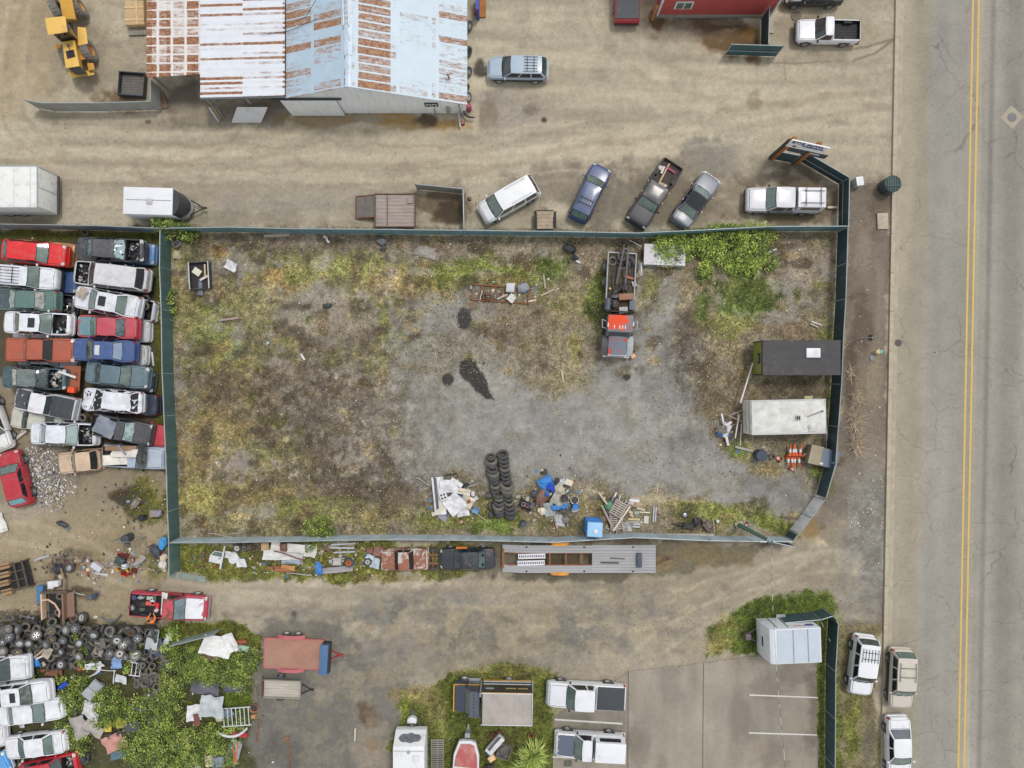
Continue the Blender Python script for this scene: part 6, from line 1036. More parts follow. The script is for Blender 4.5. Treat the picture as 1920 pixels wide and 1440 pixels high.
# ---------------------------------------------------------------- scrap and rubbish
def scrap_mb(kind,l,w,rr,h=None):
    mb=MB()
    if kind=='plank':h=h or .06;mb.slab(lambda u,v:(l*(u-.5),w*(v-.5),h+.03*math.sin(u*3+l)),4,1,h)
    elif kind=='panel':
        a,b,c=rr.uniform(-.16,.16),rr.uniform(-.14,.14),rr.uniform(0,6);k_=min(l,w);mb.slab(lambda u,v:(l*(u-.5)*(1-.12*v*(c>3)),w*(v-.5),.12+a*math.sin(u*3.1+c)+b*math.sin(v*4+c)+.02*math.sin(u*9+v*7)+.16*k_*mn.noise(Vector((u*3+c,v*3,c)))+.07*k_*mn.noise(Vector((u*9,v*9+c,c)))),10,8,.02)
    elif kind=='tarp':s=rr.uniform(0,99);mb.slab(lambda u,v:(l*(u-.5)*(1+.25*mn.noise(Vector((s,v*3,1)))),w*(v-.5)*(1+.25*mn.noise(Vector((u*3,s,2)))),(h or .25)*(1.1-.9*max(abs(2*u-1),abs(2*v-1))**2)+.13*mn.noise(Vector((u*5+s,v*5,0)))+.06*mn.noise(Vector((u*13,v*13,s)))),18,16,.01)
    elif kind=='pipe':mb.tube([(l*(t/4-.5),w*math.sin(t*1.5)*.3,.06)for t in range(5)],max(.02,w*.3),8)
    elif kind=='bumper':mb.slab(lambda u,v:(l*(u-.5),w*1.6*(-.5+2*(u-.5)**2*1.6)+w*.5*v,.12+.1*math.sin(v*3.1)),12,4,.03)
    elif kind=='engine':
        h=h or .5;mb.box((0,0,h*.45),(l*.6,w*.55,h*.7),tap=.8);mb.box((0,0,h*.85),(l*.5,w*.25,h*.25),tap=.8)
        for s in(-1,1):mb.box((0,s*w*.26,h*.66),(l*.55,w*.18,h*.22),rx=s*.5)
        for i in range(4):mb.cyl((l*.33,rr.uniform(-.3,.3)*w,rr.uniform(.3,.8)*h),(l*.42,rr.uniform(-.3,.3)*w,rr.uniform(.3,.8)*h),rr.uniform(.06,.11)*min(1,w),10)
        mb.cyl((-l*.3,0,h*.4),(-l*.52,0,h*.35),w*.22,12,w*.14)
    elif kind=='bag':mb.blob((0,0,.2),(l/2,w/2,h or .24),.45,rr.random()*50,3,2.2)
    elif kind=='stone':mb.blob((0,0,.08),(l/2,w/2,h or .14),.4,rr.random()*50,2,1.5)
    elif kind=='axle':
        mb.cyl((-l/2,0,.3),(l/2,0,.3),.06,8);mb.blob((l*.04,0,.3),(.17,.15,.15),.1,1,2)
        for s in(-1,1):mb.cyl((s*l/2,0,.3),(s*(l/2-.12),0,.3),.16,14)
    elif kind=='beam':mb.box((0,0,.1),(l,w,.12));mb.box((0,0,.18),(l,w*.3,.1));mb.box((l*.3,w*.6,.1),(.1,w*2,.08))
    return mb
CNT={}
def scrap(kind,name,label,X,Y,l,w,ang,col,z=0,mat=None,group=None,cat=None,rx=0,ry=0,h=None,**k):
    """l, w in photo pixels"""
    rr=random.Random(int(X*7+Y*13));l/=S;w/=S;loc=P(X,Y,z+.15);loc.z=z
    m=mat or old(col,**k);cat=cat or name.replace('_',' ')
    if kind in('plank','panel','tarp','pipe','bumper','engine','bag','stone','axle','beam'):
        return solo(name,label,cat,scrap_mb(kind,l,w,rr,h),m,loc,R(ang),group,smooth=40 if kind not in('plank','beam')else 0,rx=R(rx),ry=R(ry))
    t=T(name,label,cat,loc,R(ang),group,R(rx),R(ry))
    if kind=='door':
        part('door_skin',MB().slab(lambda u,v:(l*(u-.5),-w/2+w*.58*v,.1+.05*math.sin(v*3)),6,5,.05),m,t)
        fr=MB();a=(-l*.46,w*.08,.14);b=(-l*.2,w*.5,.1);c=(l*.42,w*.5,.1);d=(l*.46,w*.08,.14);fr.tube([a,b,c,d,a],.035,6);part('window_frame',fr,m,t);part('handle',MB().box((l*.3,-w*.05,.17),(.16,.05,.04)),BLACK,t)
        if k.get('pane',0)or True:part('pane',MB().add([(x*.93,y,z_-.01)for x,y,z_ in(a,d,c,b)],[(0,1,2,3)]),GLASSG,t)
    elif kind=='crate':ebox(t,'shell',(-l/2,l/2),(-w/2,w/2),(0,h or .35),m,.03);part('contents',MB().blob((0,0,.18),(l*.4,w*.4,.14),.5,rr.random()*9,2),M((90,86,80),var=.5,sc=8),t)
    elif kind=='box':part('shell',MB().box((0,0,(h or .4)/2),(l,w,h or .4)),m,t,bevel=.03);part('lid',MB().box((0,0,(h or .4)+.02),(l*1.03,w*1.03,.05)),m,t,bevel=.015)
    elif kind=='drum':r=l/2;hh=h or .85;part('shell',MB().lathe([(r,0),(r,hh*.33),(r*1.04,hh*.35),(r,hh*.37),(r,hh*.66),(r*1.04,hh*.68),(r,hh*.7),(r,hh),(r*.94,hh),(r*.94,hh-.04)],20),m,t);part('lid',MB().lathe([(r*.93,hh-.05),(r*.9,hh-.02),(.02,hh-.02)],18),old(k.get('lid',col)),t)
    elif kind=='bucket':r=l/2;hh=h or .35;part('shell',MB().lathe([(r*.8,0),(r,hh),(r*1.06,hh),(r*.94,hh-.02),(r*.75,.03),(.01,.03)],16,caps=False),m,t);part('contents',MB().lathe([(r*.86,hh*.5),(.01,hh*.55)],14,caps=False),M(k.get('fill',(70,62,54)),var=.4,sc=6),t)
    elif kind=='pallet':
        mb=MB();n=max(4,int(w/.16));planks(mb,-l/2,l/2,-w/2,w/2,.13,n,.022,True,w/n*.42);part('slats',mb,m,t,smooth=0);mb=MB()
        for x in(-.46,0,.46):mb.box((x*l,0,.06),(.09,w,.1))
        part('stringers',mb,m,t,smooth=0)
    elif kind=='ladder':
        mb=MB()
        for s in(-1,1):mb.box((0,s*w*.46,.06),(l,.06,.07))
        n=max(3,int(l/.3))
        for i in range(n):mb.box((l*((i+.5)/n-.5),0,.06),(.05,w*.9,.05))
        part('rails_and_rungs',mb,m,t,smooth=0)
    elif kind=='seat':part('cushion',MB().box((l*.22,0,.22),(l*.55,w*.95,.24),tap=.9),m,t,bevel=.06);part('backrest',MB().box((-l*.25,0,.4),(l*.5,w,.2),ry=R(25),tap=.85),m,t,bevel=.06);part('headrest',MB().box((-l*.5,0,.3),(.2,w*.5,.14),ry=R(20)),m,t,bevel=.04)
    elif kind=='cone':
        r=w/2;L=l;part('base',MB().box((0,0,.02),(r*2,r*2,.04)),BLACK,t,bevel=.015);part('body',MB().lathe([(r*.8,.04),(r*.6,L*.35)],14,caps=False),m,t);part('reflective_band',MB().lathe([(r*.6,L*.35),(r*.38,L*.62)],14,caps=False),WHITE,t);part('tip',MB().lathe([(r*.38,L*.62),(r*.16,L),(.005,L)],14,caps=False),m,t)
    elif kind=='appliance':hh=h or .6;part('cabinet',MB().box((0,0,hh/2),(l,w,hh)),m,t,bevel=.03);part('top_panel',MB().box((0,0,hh+.015),(l*.9,w*.9,.03)),m,t,bevel=.01);part('hobs',MB().lathe([(.09,hh+.03),(.09,hh+.045),(.01,hh+.045)],10,Matrix.Translation((l*.2,w*.2,0))).lathe([(.09,hh+.03),(.09,hh+.045),(.01,hh+.045)],10,Matrix.Translation((-l*.2,w*.2,0))).lathe([(.09,hh+.03),(.09,hh+.045),(.01,hh+.045)],10,Matrix.Translation((l*.2,-w*.2,0))).lathe([(.09,hh+.03),(.09,hh+.045),(.01,hh+.045)],10,Matrix.Translation((-l*.2,-w*.2,0))),DGREY,t)
    elif kind=='chair':part('seat',MB().box((0,0,.42),(l*.9,w*.9,.05)),m,t,bevel=.02);part('backrest',MB().box((0,w*.45,.65),(l*.9,.04,.45),rx=-.15),m,t,bevel=.015);[part('leg',MB().cyl((a*l*.4,b*w*.4,0),(a*l*.38,b*w*.38,.42),.02,6),m,t)for a in(-1,1)for b in(-1,1)]
    return t
WH,CR,GRY,DG,BLU,BRN,OGR,TAN=(226,226,230),(222,212,192),(150,154,158),(72,74,80),(58,130,210),(122,86,66),(232,100,46),(190,160,120)
RU=(136,88,66)
# white junk heap
g='junk in the white heap beside the tyre rows'
J=[('panel','boat_cabin','long white hull shaped shell at the left of the white heap',823,930,70,22,-84,WH,.35),('panel','panel','white curved cowling at the top of the white heap',842,912,34,24,0,WH,.45),('panel','panel','grey strip between the white shell and the cowling',818,925,62,5,-84,(96,96,110),.55),('appliance','cooker','white cooker with four dark hobs lying in the white heap',832,929,14,15,20,WH,.1),('panel','panel','big white folded sheet in the middle of the white heap',852,945,36,34,40,WH,.45),('panel','panel','cream star shaped sheet on the white heap',864,921,36,12,-10,(240,226,206),.5),('plank','board','cream board sticking out at the bottom left of the heap',822,961,26,7,20,CR,.3),('plank','board','second cream board leaning down through the heap',830,948,32,8,70,CR,.45),('panel','panel','white torn sheet at the bottom of the heap',868,960,24,16,10,WH,.15),('panel','panel','pale sheet at the right of the heap near a rust patch',876,940,22,24,60,CR,.3),('plank','window_sheet','grey framed window lying at the foot of the heap',830,970,16,11,-40,(160,156,176),.05),('bag','rubbish_bag','shiny black rubbish bag behind the white heap',868,910,24,9,5,(44,50,62),.0),('pipe','pole','thin pale pole pointing up left from the heap',793,903,28,2,-32,(200,204,204),.2),('pipe','pole','thin pale pole pointing right from the heap',882,912,30,2,20,(190,196,200),.25),('pipe','pole','thin pale pole lying on the grass right of the heap',897,966,44,2,-33,(206,204,190),.1),('box','box','small pale box upper right of the white heap',887,925,6,9,5,(206,208,206),0),('box','box','small tilted grey box right of the white heap',892,934,9,7,30,(196,198,200),0),('chair','folding_chair','folding chair with a blue seat beside the white heap',892,956,13,13,-25,(116,158,206),0),('pipe','cable','tangled black hose above the white heap',845,890,22,5,15,(54,54,56),.05),('panel','scrap_cover','dark gap board inside the white heap',845,928,16,12,20,(64,60,60),.25),('panel','panel','rust red fragment on the right of the white heap',879,940,7,6,20,(150,86,66),.55),('panel','panel','white strip across the upper white heap',856,905,24,8,-30,WH,.5),('stone','stump','round tan log end in the grass below the white heap',865,979,7,7,0,(206,170,140),0)]
# blue tarp heap
J+=[('tarp','tarpaulin','bright blue crumpled tarpaulin at the top of the rubbish heap',1024,906,28,22,30,(54,134,210),.3),('tarp','tarpaulin','blue tarpaulin streak across the lower rubbish heap',1050,951,32,11,10,(74,150,220),.45),('tarp','tarpaulin','deep blue plastic in the middle of the rubbish heap',1034,915,12,16,60,(44,84,206),.5),('tarp','tarpaulin','small blue plastic scrap beside the brown leather',1026,926,8,10,10,(60,130,206),.55),('bag','cushion','brown leather cushion on the left of the rubbish heap',1016,932,20,34,-20,(126,88,78),.2,),('panel','panel','big pale grey board in the centre of the rubbish heap',1050,936,30,26,-30,(182,176,168),.5),('panel','panel','grey green mat hanging down the rubbish heap',1029,955,18,26,10,(166,174,176),.3),('tarp','sheet','white cloth trailing from the bottom of the rubbish heap',1048,975,16,28,15,(206,204,206),.05),('bag','rubbish_bag','grey clear rubbish bag at the foot of the heap',1060,974,14,14,0,(136,134,130),0),('bucket','bucket','black bucket near the top of the rubbish heap',1044,900,10,10,0,(40,38,40),.5),('box','carton','cream carton at the right of the rubbish heap',1066,904,14,10,-20,CR,.1),('panel','panel','white sheet beside the black bucket on the heap',1053,904,14,12,20,(214,218,222),.4),('bag','basket','tan striped bundle in the heap above the pale board',1050,917,22,16,-40,(190,180,162),.4),('drum','drum','black round lid on the right of the rubbish heap',1058,933,13,13,0,(46,48,54),.35),('bucket','bucket','white tub with tan contents at the right edge of the heap',1077,937,15,15,0,(226,220,208),0),('drum','drum','blue drum behind the white tub',1078,948,11,11,0,BLU,.0),('panel','panel','white card beside the blue drum',1077,956,11,7,15,WH,.3),('bag','cloth','cream and orange cloth at the lower left of the heap',1016,958,16,14,-20,(230,220,196),.1),('bag','rubbish_bag','dark bag at the left edge of the rubbish heap',1003,926,16,14,0,(70,76,84),0),('bag','cloth','dark brown cloth in the lower middle of the heap',1056,959,16,9,0,(84,78,76),.5),('crate','crate','black crate of coloured tins left of the rubbish heap',986,947,26,14,-30,(58,56,58),0),('bucket','tin','pink lidded tin in the black crate',987,947,7,7,0,(226,130,150),.3),('bucket','tin','pale blue tin in the black crate',981,945,7,7,0,(170,190,196),.3),('bucket','tin','deep blue tin in the black crate',992,943,6,6,0,(60,70,180),.3),('bag','bag','grey bag beside the black crate of tins',997,949,10,11,0,(110,116,110),.0),('stone','stone','pale stone between the tyre row and the crate',971,932,13,8,10,(170,160,146),0),('drum','lid','round dark blue lid lying in the grass by the fence',981,980,10,10,0,(70,80,104),0),('stone','cinder_block','pale block lying below the rubbish heap',1001,976,9,7,15,(186,172,154),0),('box','speaker','tall dark speaker behind the blue tarpaulin',1023,884,6,9,0,(60,54,56),.1),('stone','stone','small grey lump right of the rubbish heap',1064,985,6,7,0,(150,148,150),0)]
# pallets, ladders, timber
PWD=(176,166,156)
J+=[('pallet','pallet','upper grey pallet tilted on the pallet pile',1160,954,24,30,-30,PWD,.45),('pallet','pallet','broken grey pallet lying under the tilted pallet',1156,978,24,32,5,PWD,.15),('ladder','ladder','weathered ladder lying at the foot of the pallet pile',1152,994,26,12,70,PWD,.1),('ladder','ladder','narrow grey ladder standing on edge beside the pallets',1172,950,26,7,60,(182,182,182),.3),('plank','plank','long pale plank sticking out left of the pallets',1140,971,52,3,-64,PWD,.3),('plank','plank','long pale plank crossing the pallet pile',1166,973,56,3,55,CR,.5),('plank','plank','thin pole pointing up left from the pallet pile',1132,936,30,3,-55,(206,196,178),.4),('plank','plank','bright plank pointing up above the pallet pile',1152,932,18,2.5,62,(222,222,222),.4),('plank','plank','upright stake above the pallet pile',1162,935,14,2.5,76,(190,184,174),.4),('bag','tarpaulin','green tarpaulin bundle behind the pallets',1143,947,14,20,-35,(90,146,110),.1),('box','crate','dark purple crate behind the pallets',1153,937,10,10,-25,(74,62,80),.1),('panel','panel','grey slatted panel lying beside the pallet pile',1177,988,17,18,0,(186,184,184),.05),('plank','plank','dark plank bundle left of the pallets',1134,972,16,10,25,(120,104,92),.05)]
for i,(x,y,l,w,a,c)in enumerate([(1191,934,18,5,-4,(176,160,144)),(1190,939,19,5,-6,WH),(1184,943,12,6,-12,(196,188,186)),(1198,945,14,6,-5,(186,156,128)),(1192,949,28,4,-12,(166,140,122)),(1202,955,16,4,-16,(196,186,160)),(1183,961,9,5,-28,(214,190,160)),(1185,967,8,5,-32,(206,176,156)),(1194,962,9,6,0,(166,180,166)),(1209,961,20,2.5,-4,CR),(1189,974,23,4,-4,(206,192,150)),(1187,979,25,4,-3,(166,162,156)),(1194,983,14,3.5,-4,(196,198,200)),(1193,988,14,3.5,-4,(190,194,196)),(1226,965,2.5,27,-4,(206,208,208)),(1230,965,2.5,27,-4,(200,202,204)),(1212,975,9,14,-4,(206,204,200))]):
    J.append(('plank','plank','sawn '+('grey board','white board','short pale block','brown board','long brown board','tan slat','stubby tan block','pinkish block','greenish block','thin cream slat','broad yellow board','lower grey board','upper pale batten','lower pale batten','left upright pale rail','right upright pale rail','small white slatted piece')[i]+' in the timber scatter',x,y,l,w,a,c,.02+.03*(i%3)))
J+=[('engine','engine','black engine lying in the weeds by the south fence',1290,985,36,16,-5,(56,52,56),0),('bag','drum_brake','black round casting beside the engine',1306,978,14,14,0,(50,52,58),0),('pipe','exhaust','black exhaust pipe pointing left of the engine',1268,984,20,4,-4,(44,44,46),.1),('engine','gearbox','brown gearbox with a long shaft beside the south fence',1326,984,28,22,-50,(122,106,98),0),('pipe','pole','pale bent bar beside the brown gearbox',1339,985,26,3,-80,(196,190,170),.1),('stone','lump','white lump beside the brown gearbox',1346,978,7,7,0,WH,.1),('stone','lump','white lump at the fence end of the gearbox',1334,994,5,6,0,WH,.1),('stone','fire_ring','small ring of stones in the grass right of the rails',1236,962,9,9,0,(150,124,112),0),('cone','traffic_cone','red traffic cone fallen in the grass by the leaning pole',1404,981,12,6,0,(222,70,50),.1)]
# fence corner: cones, tyre, dark bin, scrap
J+=[('panel','panel','star shaped heap of white broken slats beside the trailer drawbar',1360,806,26,16,60,(206,206,210),.3),('plank','plank','white slat on the broken heap pointing up',1356,786,20,3,100,WH,.3),('plank','plank','white slat on the broken heap pointing down',1364,825,22,4,-75,WH,.3),('plank','plank','white slat across the broken heap',1366,795,16,4,30,WH,.4),('panel','panel','grey brown square on the broken heap',1355,805,16,14,0,(120,112,106),.5),('tarp','plastic_sheet','blue plastic scrap on the broken heap',1351,815,12,5,-20,(70,140,206),.35),('plank','plank','upper long white pole leaning between the two trailers',1401,718,78,2.6,73,(222,214,212),.8),('plank','plank','lower long white pole beside the office trailer drawbar',1383,800,44,2.2,80,(212,206,198),.6),('plank','plank','thin white pole below the drawbar',1390,815,40,1.6,86,(212,206,198),.4),('plank','plank','pale grey beam lying beside the dark bin',1396,842,34,4,-14,(170,172,168),.05),('drum','bin','squashed dark blue bin beside the pale beam',1423,853,21,19,0,(58,70,88),0),('cone','traffic_cone','traffic cone standing at the left of the cone pile',1462,862,14,10,0,OGR,0),('cone','traffic_cone','orange and white cone lying upright in the cone pile',1477,855,17,9,0,OGR,0),('cone','traffic_cone','cone lying in front of the cone pile by the box',1504,858,17,9,0,(238,128,58),.0),('cone','traffic_cone','flattened orange cone lying in the grass',1481,877,14,6,0,(238,110,48),.1)]
for it in J:
    kd,nm,lb,X,Y,l,w,a,c,z=it[:10];o=scrap(kd,nm,lb,X,Y,l,w,a,c,z)
    if 'flattened orange' in lb:o.rotation_euler=(R(88),0,R(60))
    if 'fallen in the grass' in lb:o.rotation_euler=(R(88),0,R(-40))
    if 'cone lying in front' in lb:o.rotation_euler=(R(70),0,R(140))
    if 'lying upright' in lb:o.rotation_euler=(R(75),0,R(2))
    if 'left of the cone pile' in lb:o.rotation_euler=(R(60),0,R(-130))
t=TP('cone_pallet','wire pallet stacked with bright orange traffic cones','pallet',1491,854,-3,.3);part('base',scrap_mb('plank',.95,.8,random.Random(1)),WOOD,t);
for i in range(8):
    c=scrap('cone','traffic_cone',('first second third fourth fifth sixth seventh eighth'.split()[i])+' orange cone from the left in the stack on the wire pallet',1479+3.1*i,853+(i%2)*3,24,9,0,OGR,.2+.1*(i%2),group='cones stacked on the wire pallet');c.rotation_euler=(R(80),0,R(rr.uniform(-12,12)+(180 if i%2 else 0)))
tyre_thing(P(1447,856)+Vector((0,0,.12)),(0,0,0),.8,None,'small old tyre lying in the weeds left of the traffic cones',None,True)
t=TP('storage_box','plywood topped storage box with a grey panel beside the street fence','shed',1542,856,-13,.8);part('shell',MB().box((0,0,.5),(2.0,1.35,1.0)),M((150,140,118),rough=.8,var=.14),t,smooth=0);part('plywood_top',MB().box((-.62,.0,1.03),(.95,1.45,.05)),M((166,156,132),rough=.85,var=.12),t);pl=part('grey_panel',MB().box((.48,-.05,1.05),(1.3,1.35,.06)).box((.48,-.05,1.085),(.05,1.35,.012)),M((112,124,144),rough=.6,var=.1),t);part('cushion',MB().blob((-.12,-.55,1.12),(.17,.13,.06),.2,2),M((226,208,180)),t)
# portable toilet lying or standing by the fence
t=TP('portable_toilet','blue portable toilet with a pale roof and round white vent by the south fence','portable toilet',1109,979,-3,0);t.location=P(1109,982);bl=M((58,140,222),rough=.45,var=.1);part('cabin',MB().box((0,0,1.1),(1.15,1.1,2.2),tap=.96),bl,t,bevel=.05);part('roof',MB().box((0,0,2.25),(1.2,1.15,.14),tap=.9),M((158,204,242),rough=.4,var=.06),t,bevel=.05);part('vent',MB().lathe([(.16,2.3),(.16,2.4),(.03,2.42)],16,Matrix.Translation((.05,-.1,0))),WHITE,t)
mb=MB()
for z in(.5,1.1,1.7):mb.box((-.56,0,z),(.06,.95,.12));mb.box((0,.54,z),(.95,.06,.12))
part('ribs',mb,bl,t)
# other single pieces round the lot
J2=[('panel','sink_unit','white sink unit lying face up in the lot corner',432,498,24,17,-28,WH,.15),('crate','crate','grey slatted crate under the ivy bush',333,458,13,9,35,(150,150,156),0),('panel','slab','pale square slab in the lot corner',332,477,15,15,0,(180,170,142),0),('plank','plank','white plank lying alone in the dry weeds',567,669,13,3.4,-60,WH,.03),('panel','sheet','small pale green sheet in the weeds',501,644,9,5,30,(176,196,180),.02),('plank','log','pinkish weathered log in the green weeds',428,598,38,4,8,(166,140,134),.05),('plank','plank','long white rail lying along the north fence',601,435,112,2,0,(214,212,200),.1),('plank','plank','pale broken board near the north fence',518,441,48,5,3,(190,180,164),.03),('pipe','scrap_bar','small white bent frame by the north fence',612,448,15,8,-40,WH,.05),('bag','rubbish_bag','torn grey and black bag by the north fence',716,452,18,14,-20,(110,116,118),0),('bag','rubbish_bag','small dark bag below the torn bag',719,465,12,7,10,(90,94,96),0),('bag','rubbish_bag','large black torn bag near the north fence centre',1068,467,24,16,-20,(36,38,40),0),('bag','rubbish_bag','small black bag with white scrap below the torn black bag',1078,483,14,8,-30,(60,64,72),0),('plank','plank','short white strip beside the small black bag',1084,490,9,3,-30,WH,.1),('tarp','plastic_sheet','dirty clear plastic sheet in the dry grass',798,472,40,22,-15,(170,162,154),.0),('bag','rubbish_bag','dark plastic on the bare patch in the weeds',614,573,18,8,10,(66,76,74),0),('plank','plank','pale stake lying in the dry weeds by the gravel',1055,706,3,22,8,(206,196,160),.03),('plank','plank','white post standing clear of the north east weeds',1449,470,18,3,25,(206,206,200),.05),('plank','plank','white slats lying by the street fence',1532,606,20,3,-20,(206,202,196),.05),('plank','plank','pale board lying below the white slats',1528,610,16,3,-24,(190,182,170),.02),('plank','plank','short white bar inside the silver pickup corner',1563,388,20,4,2,(222,214,190),.1),('plank','kerb_board','grey timber edging along the east of the south fence',1270,1003,140,4,0,(180,174,164),.05),('plank','kerb_board','brown timber edging at the foot of the pallet pile',1158,1003,56,4,0,(150,134,122),.05),('pipe','branch','pale branch lying along the west of the south fence',412,1004,46,4,-8,(166,158,148),.05),('pipe','branch','pale forked branch beside the long branch',440,1001,26,3,12,(180,168,150),.05),('plank','plank','white strip standing by the west fence',285,673,3.4,26,6,(214,216,222),.05),('pipe','driftwood','thin pale stick on the grass south of the travel trailer',843,1386,12,1.6,50,(206,196,170),.02),('plank','plank','pale post lying at the edge of the dark gravel',665,1379,3,24,-3,(214,206,184),.03),('pipe','pipe','long rusty pipe with a knob lying on the dark gravel',541,1420,66,4,-86,RU,.03),('drum','flange','rusty round flange at the head of the long pipe',537,1387,9,9,0,(150,110,80),.02)]
for it in J2:scrap(*it[:10],h=.06 if it[0]=='drum' else None)
for i,(x,y,l,w,a,c,lb)in enumerate([(368,509,15,12,-35,(224,222,202),'white board in the white rimmed bed'),(383,507,3,24,2,(206,190,140),'tan batten standing in the white rimmed bed'),(381,521,17,4,30,(214,208,196),'pale plank across the white rimmed bed')]):scrap('plank','plank',lb,x,y,l,w,a,c,.3)
# scrap frame in the middle of the lot
t=TP('iron_rack','long low frame of rusty angle iron lying in the weeds','scrap frame',938,551,-4,.2);mb=MB();mb.box((0,-.58,.08),(4.6,.08,.1)).box((0,.6,.08),(4.6,.08,.1))
for x in(-2.25,-1.5,.4,2.2):mb.box((x,0,.08),(.07,1.2,.1))
part('bars',mb,M((140,92,64),rough=.9,var=.4,sc=5),t)
for it in[('crate','crate','small rusty crate inside the iron frame',914,557,15,9,-8,(160,100,70),0),('box','cabinet','pale grey cabinet lying on the iron frame',957,540,15,16,-4,(200,204,208),.1),('panel','panel','white square panel on the iron frame',959,559,14,14,-38,(226,226,222),.2),('bag','appliance','dented grey machine with white parts at the end of the iron frame',981,540,22,16,20,(150,154,164),.05),('pipe','pipe','bent pale pipe inside the iron frame',902,553,18,3,80,(206,204,190),.1),('plank','plank','pale plank leaning across the iron frame',942,556,22,3,25,(186,170,150),.15),('stone','block','grey block on the left end of the iron frame',883,539,6,8,0,(150,156,156),.1),('plank','plank','first bleached slat in the dry grass by the iron frame',1027,548,28,3,25,(186,172,146),.03),('plank','plank','second bleached slat standing in the dry grass',1021,528,3,26,8,(186,172,146),.03),('plank','plank','short cream plank at the end of the iron frame',996,564,11,3,12,(222,206,178),.03)]:scrap(*it)
# platform beside the wrecker, under the ivy
t=TP('flat_platform','white flat platform half hidden by the ivy beside the wrecker truck','platform',1246,478,-2,.5);part('top',MB().box((0,0,.55),(3.2,1.6,.06)),M((214,212,216),rough=.7,var=.08,dirt=.3),t);mb=MB()
for x in(-1.55,-.5,.6,1.55):mb.box((x,-.8,.3),(.06,.06,.6));mb.box((x,.75,.3),(.06,.06,.6))
mb.cyl((-1.6,-.85,.35),(1.6,-.85,.35),.03,6).cyl((-.5,-.85,.1),(.5,-.6,.55),.03,6);part('legs',mb,GALV,t)
scrap('pipe','pole','thin white pole behind the wrecker boom',1192,456,26,2,-25,WH,.4);scrap('cone','traffic_cone','red traffic cone beside the wrecker front wheel',1187,655,16,9,0,(232,60,60),.1);scrap('box','box','small tan box beside the wrecker bumper',1186,668,8,7,30,(232,180,130),0)
for i,(x,y,lb)in enumerate(((1173,567,'brown wooden box on the wrecker winch bay'),(1168,582,'grey metal part behind the wrecker cab'))):scrap('box','box',lb,x,y-10*(1-i),25-10*i,11,3,((150,104,76),(170,172,176))[i],1.3)
for it in[('engine','engine','dark oily engine lying on the wrecker bed behind the boom foot',1172,540,22,16,80,(56,52,50),1.0),('pipe','cable','coiled dark cable across the wrecker bed',1158,545,30,12,60,(48,48,50),1.05),('bag','tarpaulin','grey crumpled tarp behind the wooden box on the wrecker',1160,556,30,8,0,(112,118,124),1.1),('plank','plank','rust orange bar lying across the wrecker bed',1180,520,22,4,-14,(170,100,64),1.05),('panel','panel','white card on the right of the wrecker bed',1190,532,8,10,20,WH,1.05),('plank','plank','dark bar lying along the left of the wrecker bed',1150,530,3,34,4,(60,56,54),1.05),('stone','lump','pale lump at the left of the wrecker bed',1144,541,5,5,0,(222,190,130),1.05),('engine','winch','black winch gear between bed and cab of the wrecker',1152,570,14,20,0,(70,66,62),1.25),('panel','panel','white trim strip on the right rail of the wrecker',1202,505,4,24,0,WH,1.25)]:scrap(*it)
# ---------------------------------------------------------------- tyres: two leaning rows, loose ones, the heap
g='tyres leaning in the two rows';ORD='first second third fourth fifth sixth seventh eighth ninth tenth eleventh twelfth thirteenth fourteenth fifteenth sixteenth'.split()
for i in range(15):
    f=i/14;X=920+17*f+(3 if i in(9,10,11)else 0);Y=857+107*f;tyre_thing(P(X,Y,.42),(R(-52+rr.uniform(-9,6)),R(rr.uniform(-6,6)),R(rr.uniform(-8,8))),(1.15,1.5,1.2,1.42,1.5,1.4,1.1,1.25)[i%8],None,ORD[i]+' tyre from the north end of the left leaning row',g,i in(1,4,7,10,12),.85+.3*rr.random())
for i in range(15):
    f=i/14;X=943+14*f;Y=853+113*f;tyre_thing(P(X,Y,.42),(R(-50+rr.uniform(-8,6)),R(rr.uniform(-6,6)),R(rr.uniform(-8,8))),(1.4,1.35,1.32,1.3,1.25,1.25,1.25,1.75,1.7,1.2,1.15,1.2)[i%12],None,ORD[i]+' tyre from the north end of the right leaning row',g,i in(3,7,8,11),.85+.3*rr.random())
for(x,y,rz,lb)in((916,929,95,'small pale walled wheel leaning at the left of the tyre rows'),(920,948,100,'upper dark tyre leaning out of the left tyre row'),(922,965,100,'lower dark tyre leaning out of the left tyre row')):tyre_thing(P(x,y,.3)+Vector((0,0,.05)),(R(75),0,R(rz)),.95,'cap' if 'pale' in lb else None,lb)
for(x,y,rm,lb)in((880,48,'alloy','first wheel leaning on the east wall of the blue shed'),(879,96,'black','second wheel leaning on the east wall of the blue shed'),(879,134,'alloy','third wheel leaning on the east wall of the blue shed'),(876,163,None,'bare tyre leaning on the east wall of the blue shed'),(878,182,'steel','fifth wheel leaning on the east wall of the blue shed')):
    tyre_thing(P(x,y,.4)+Vector((-.05,0,-.02)),(R(20),R(62),0),1.18 if rm else .9,rm,lb)
scrap('cone','traffic_cone','red cone at the south east corner of the blue shed',867,230,15,8,0,(222,52,46),0);scrap('cone','traffic_cone','small red cone beside the wire pen',880,372,12,7,0,(196,66,66),0);scrap('drum','gas_cylinder','magenta gas cylinder behind the corner of the blue shed',880,204,9,9,0,(176,70,110),0);scrap('bumper','bumper','dark bumper with white lamp leaning at the shed corner',876,212,30,8,-50,(60,64,74),.3);scrap('plank','post','pale grey pipe leaning at the shed corner',861,222,3,32,8,(190,200,204),.3)
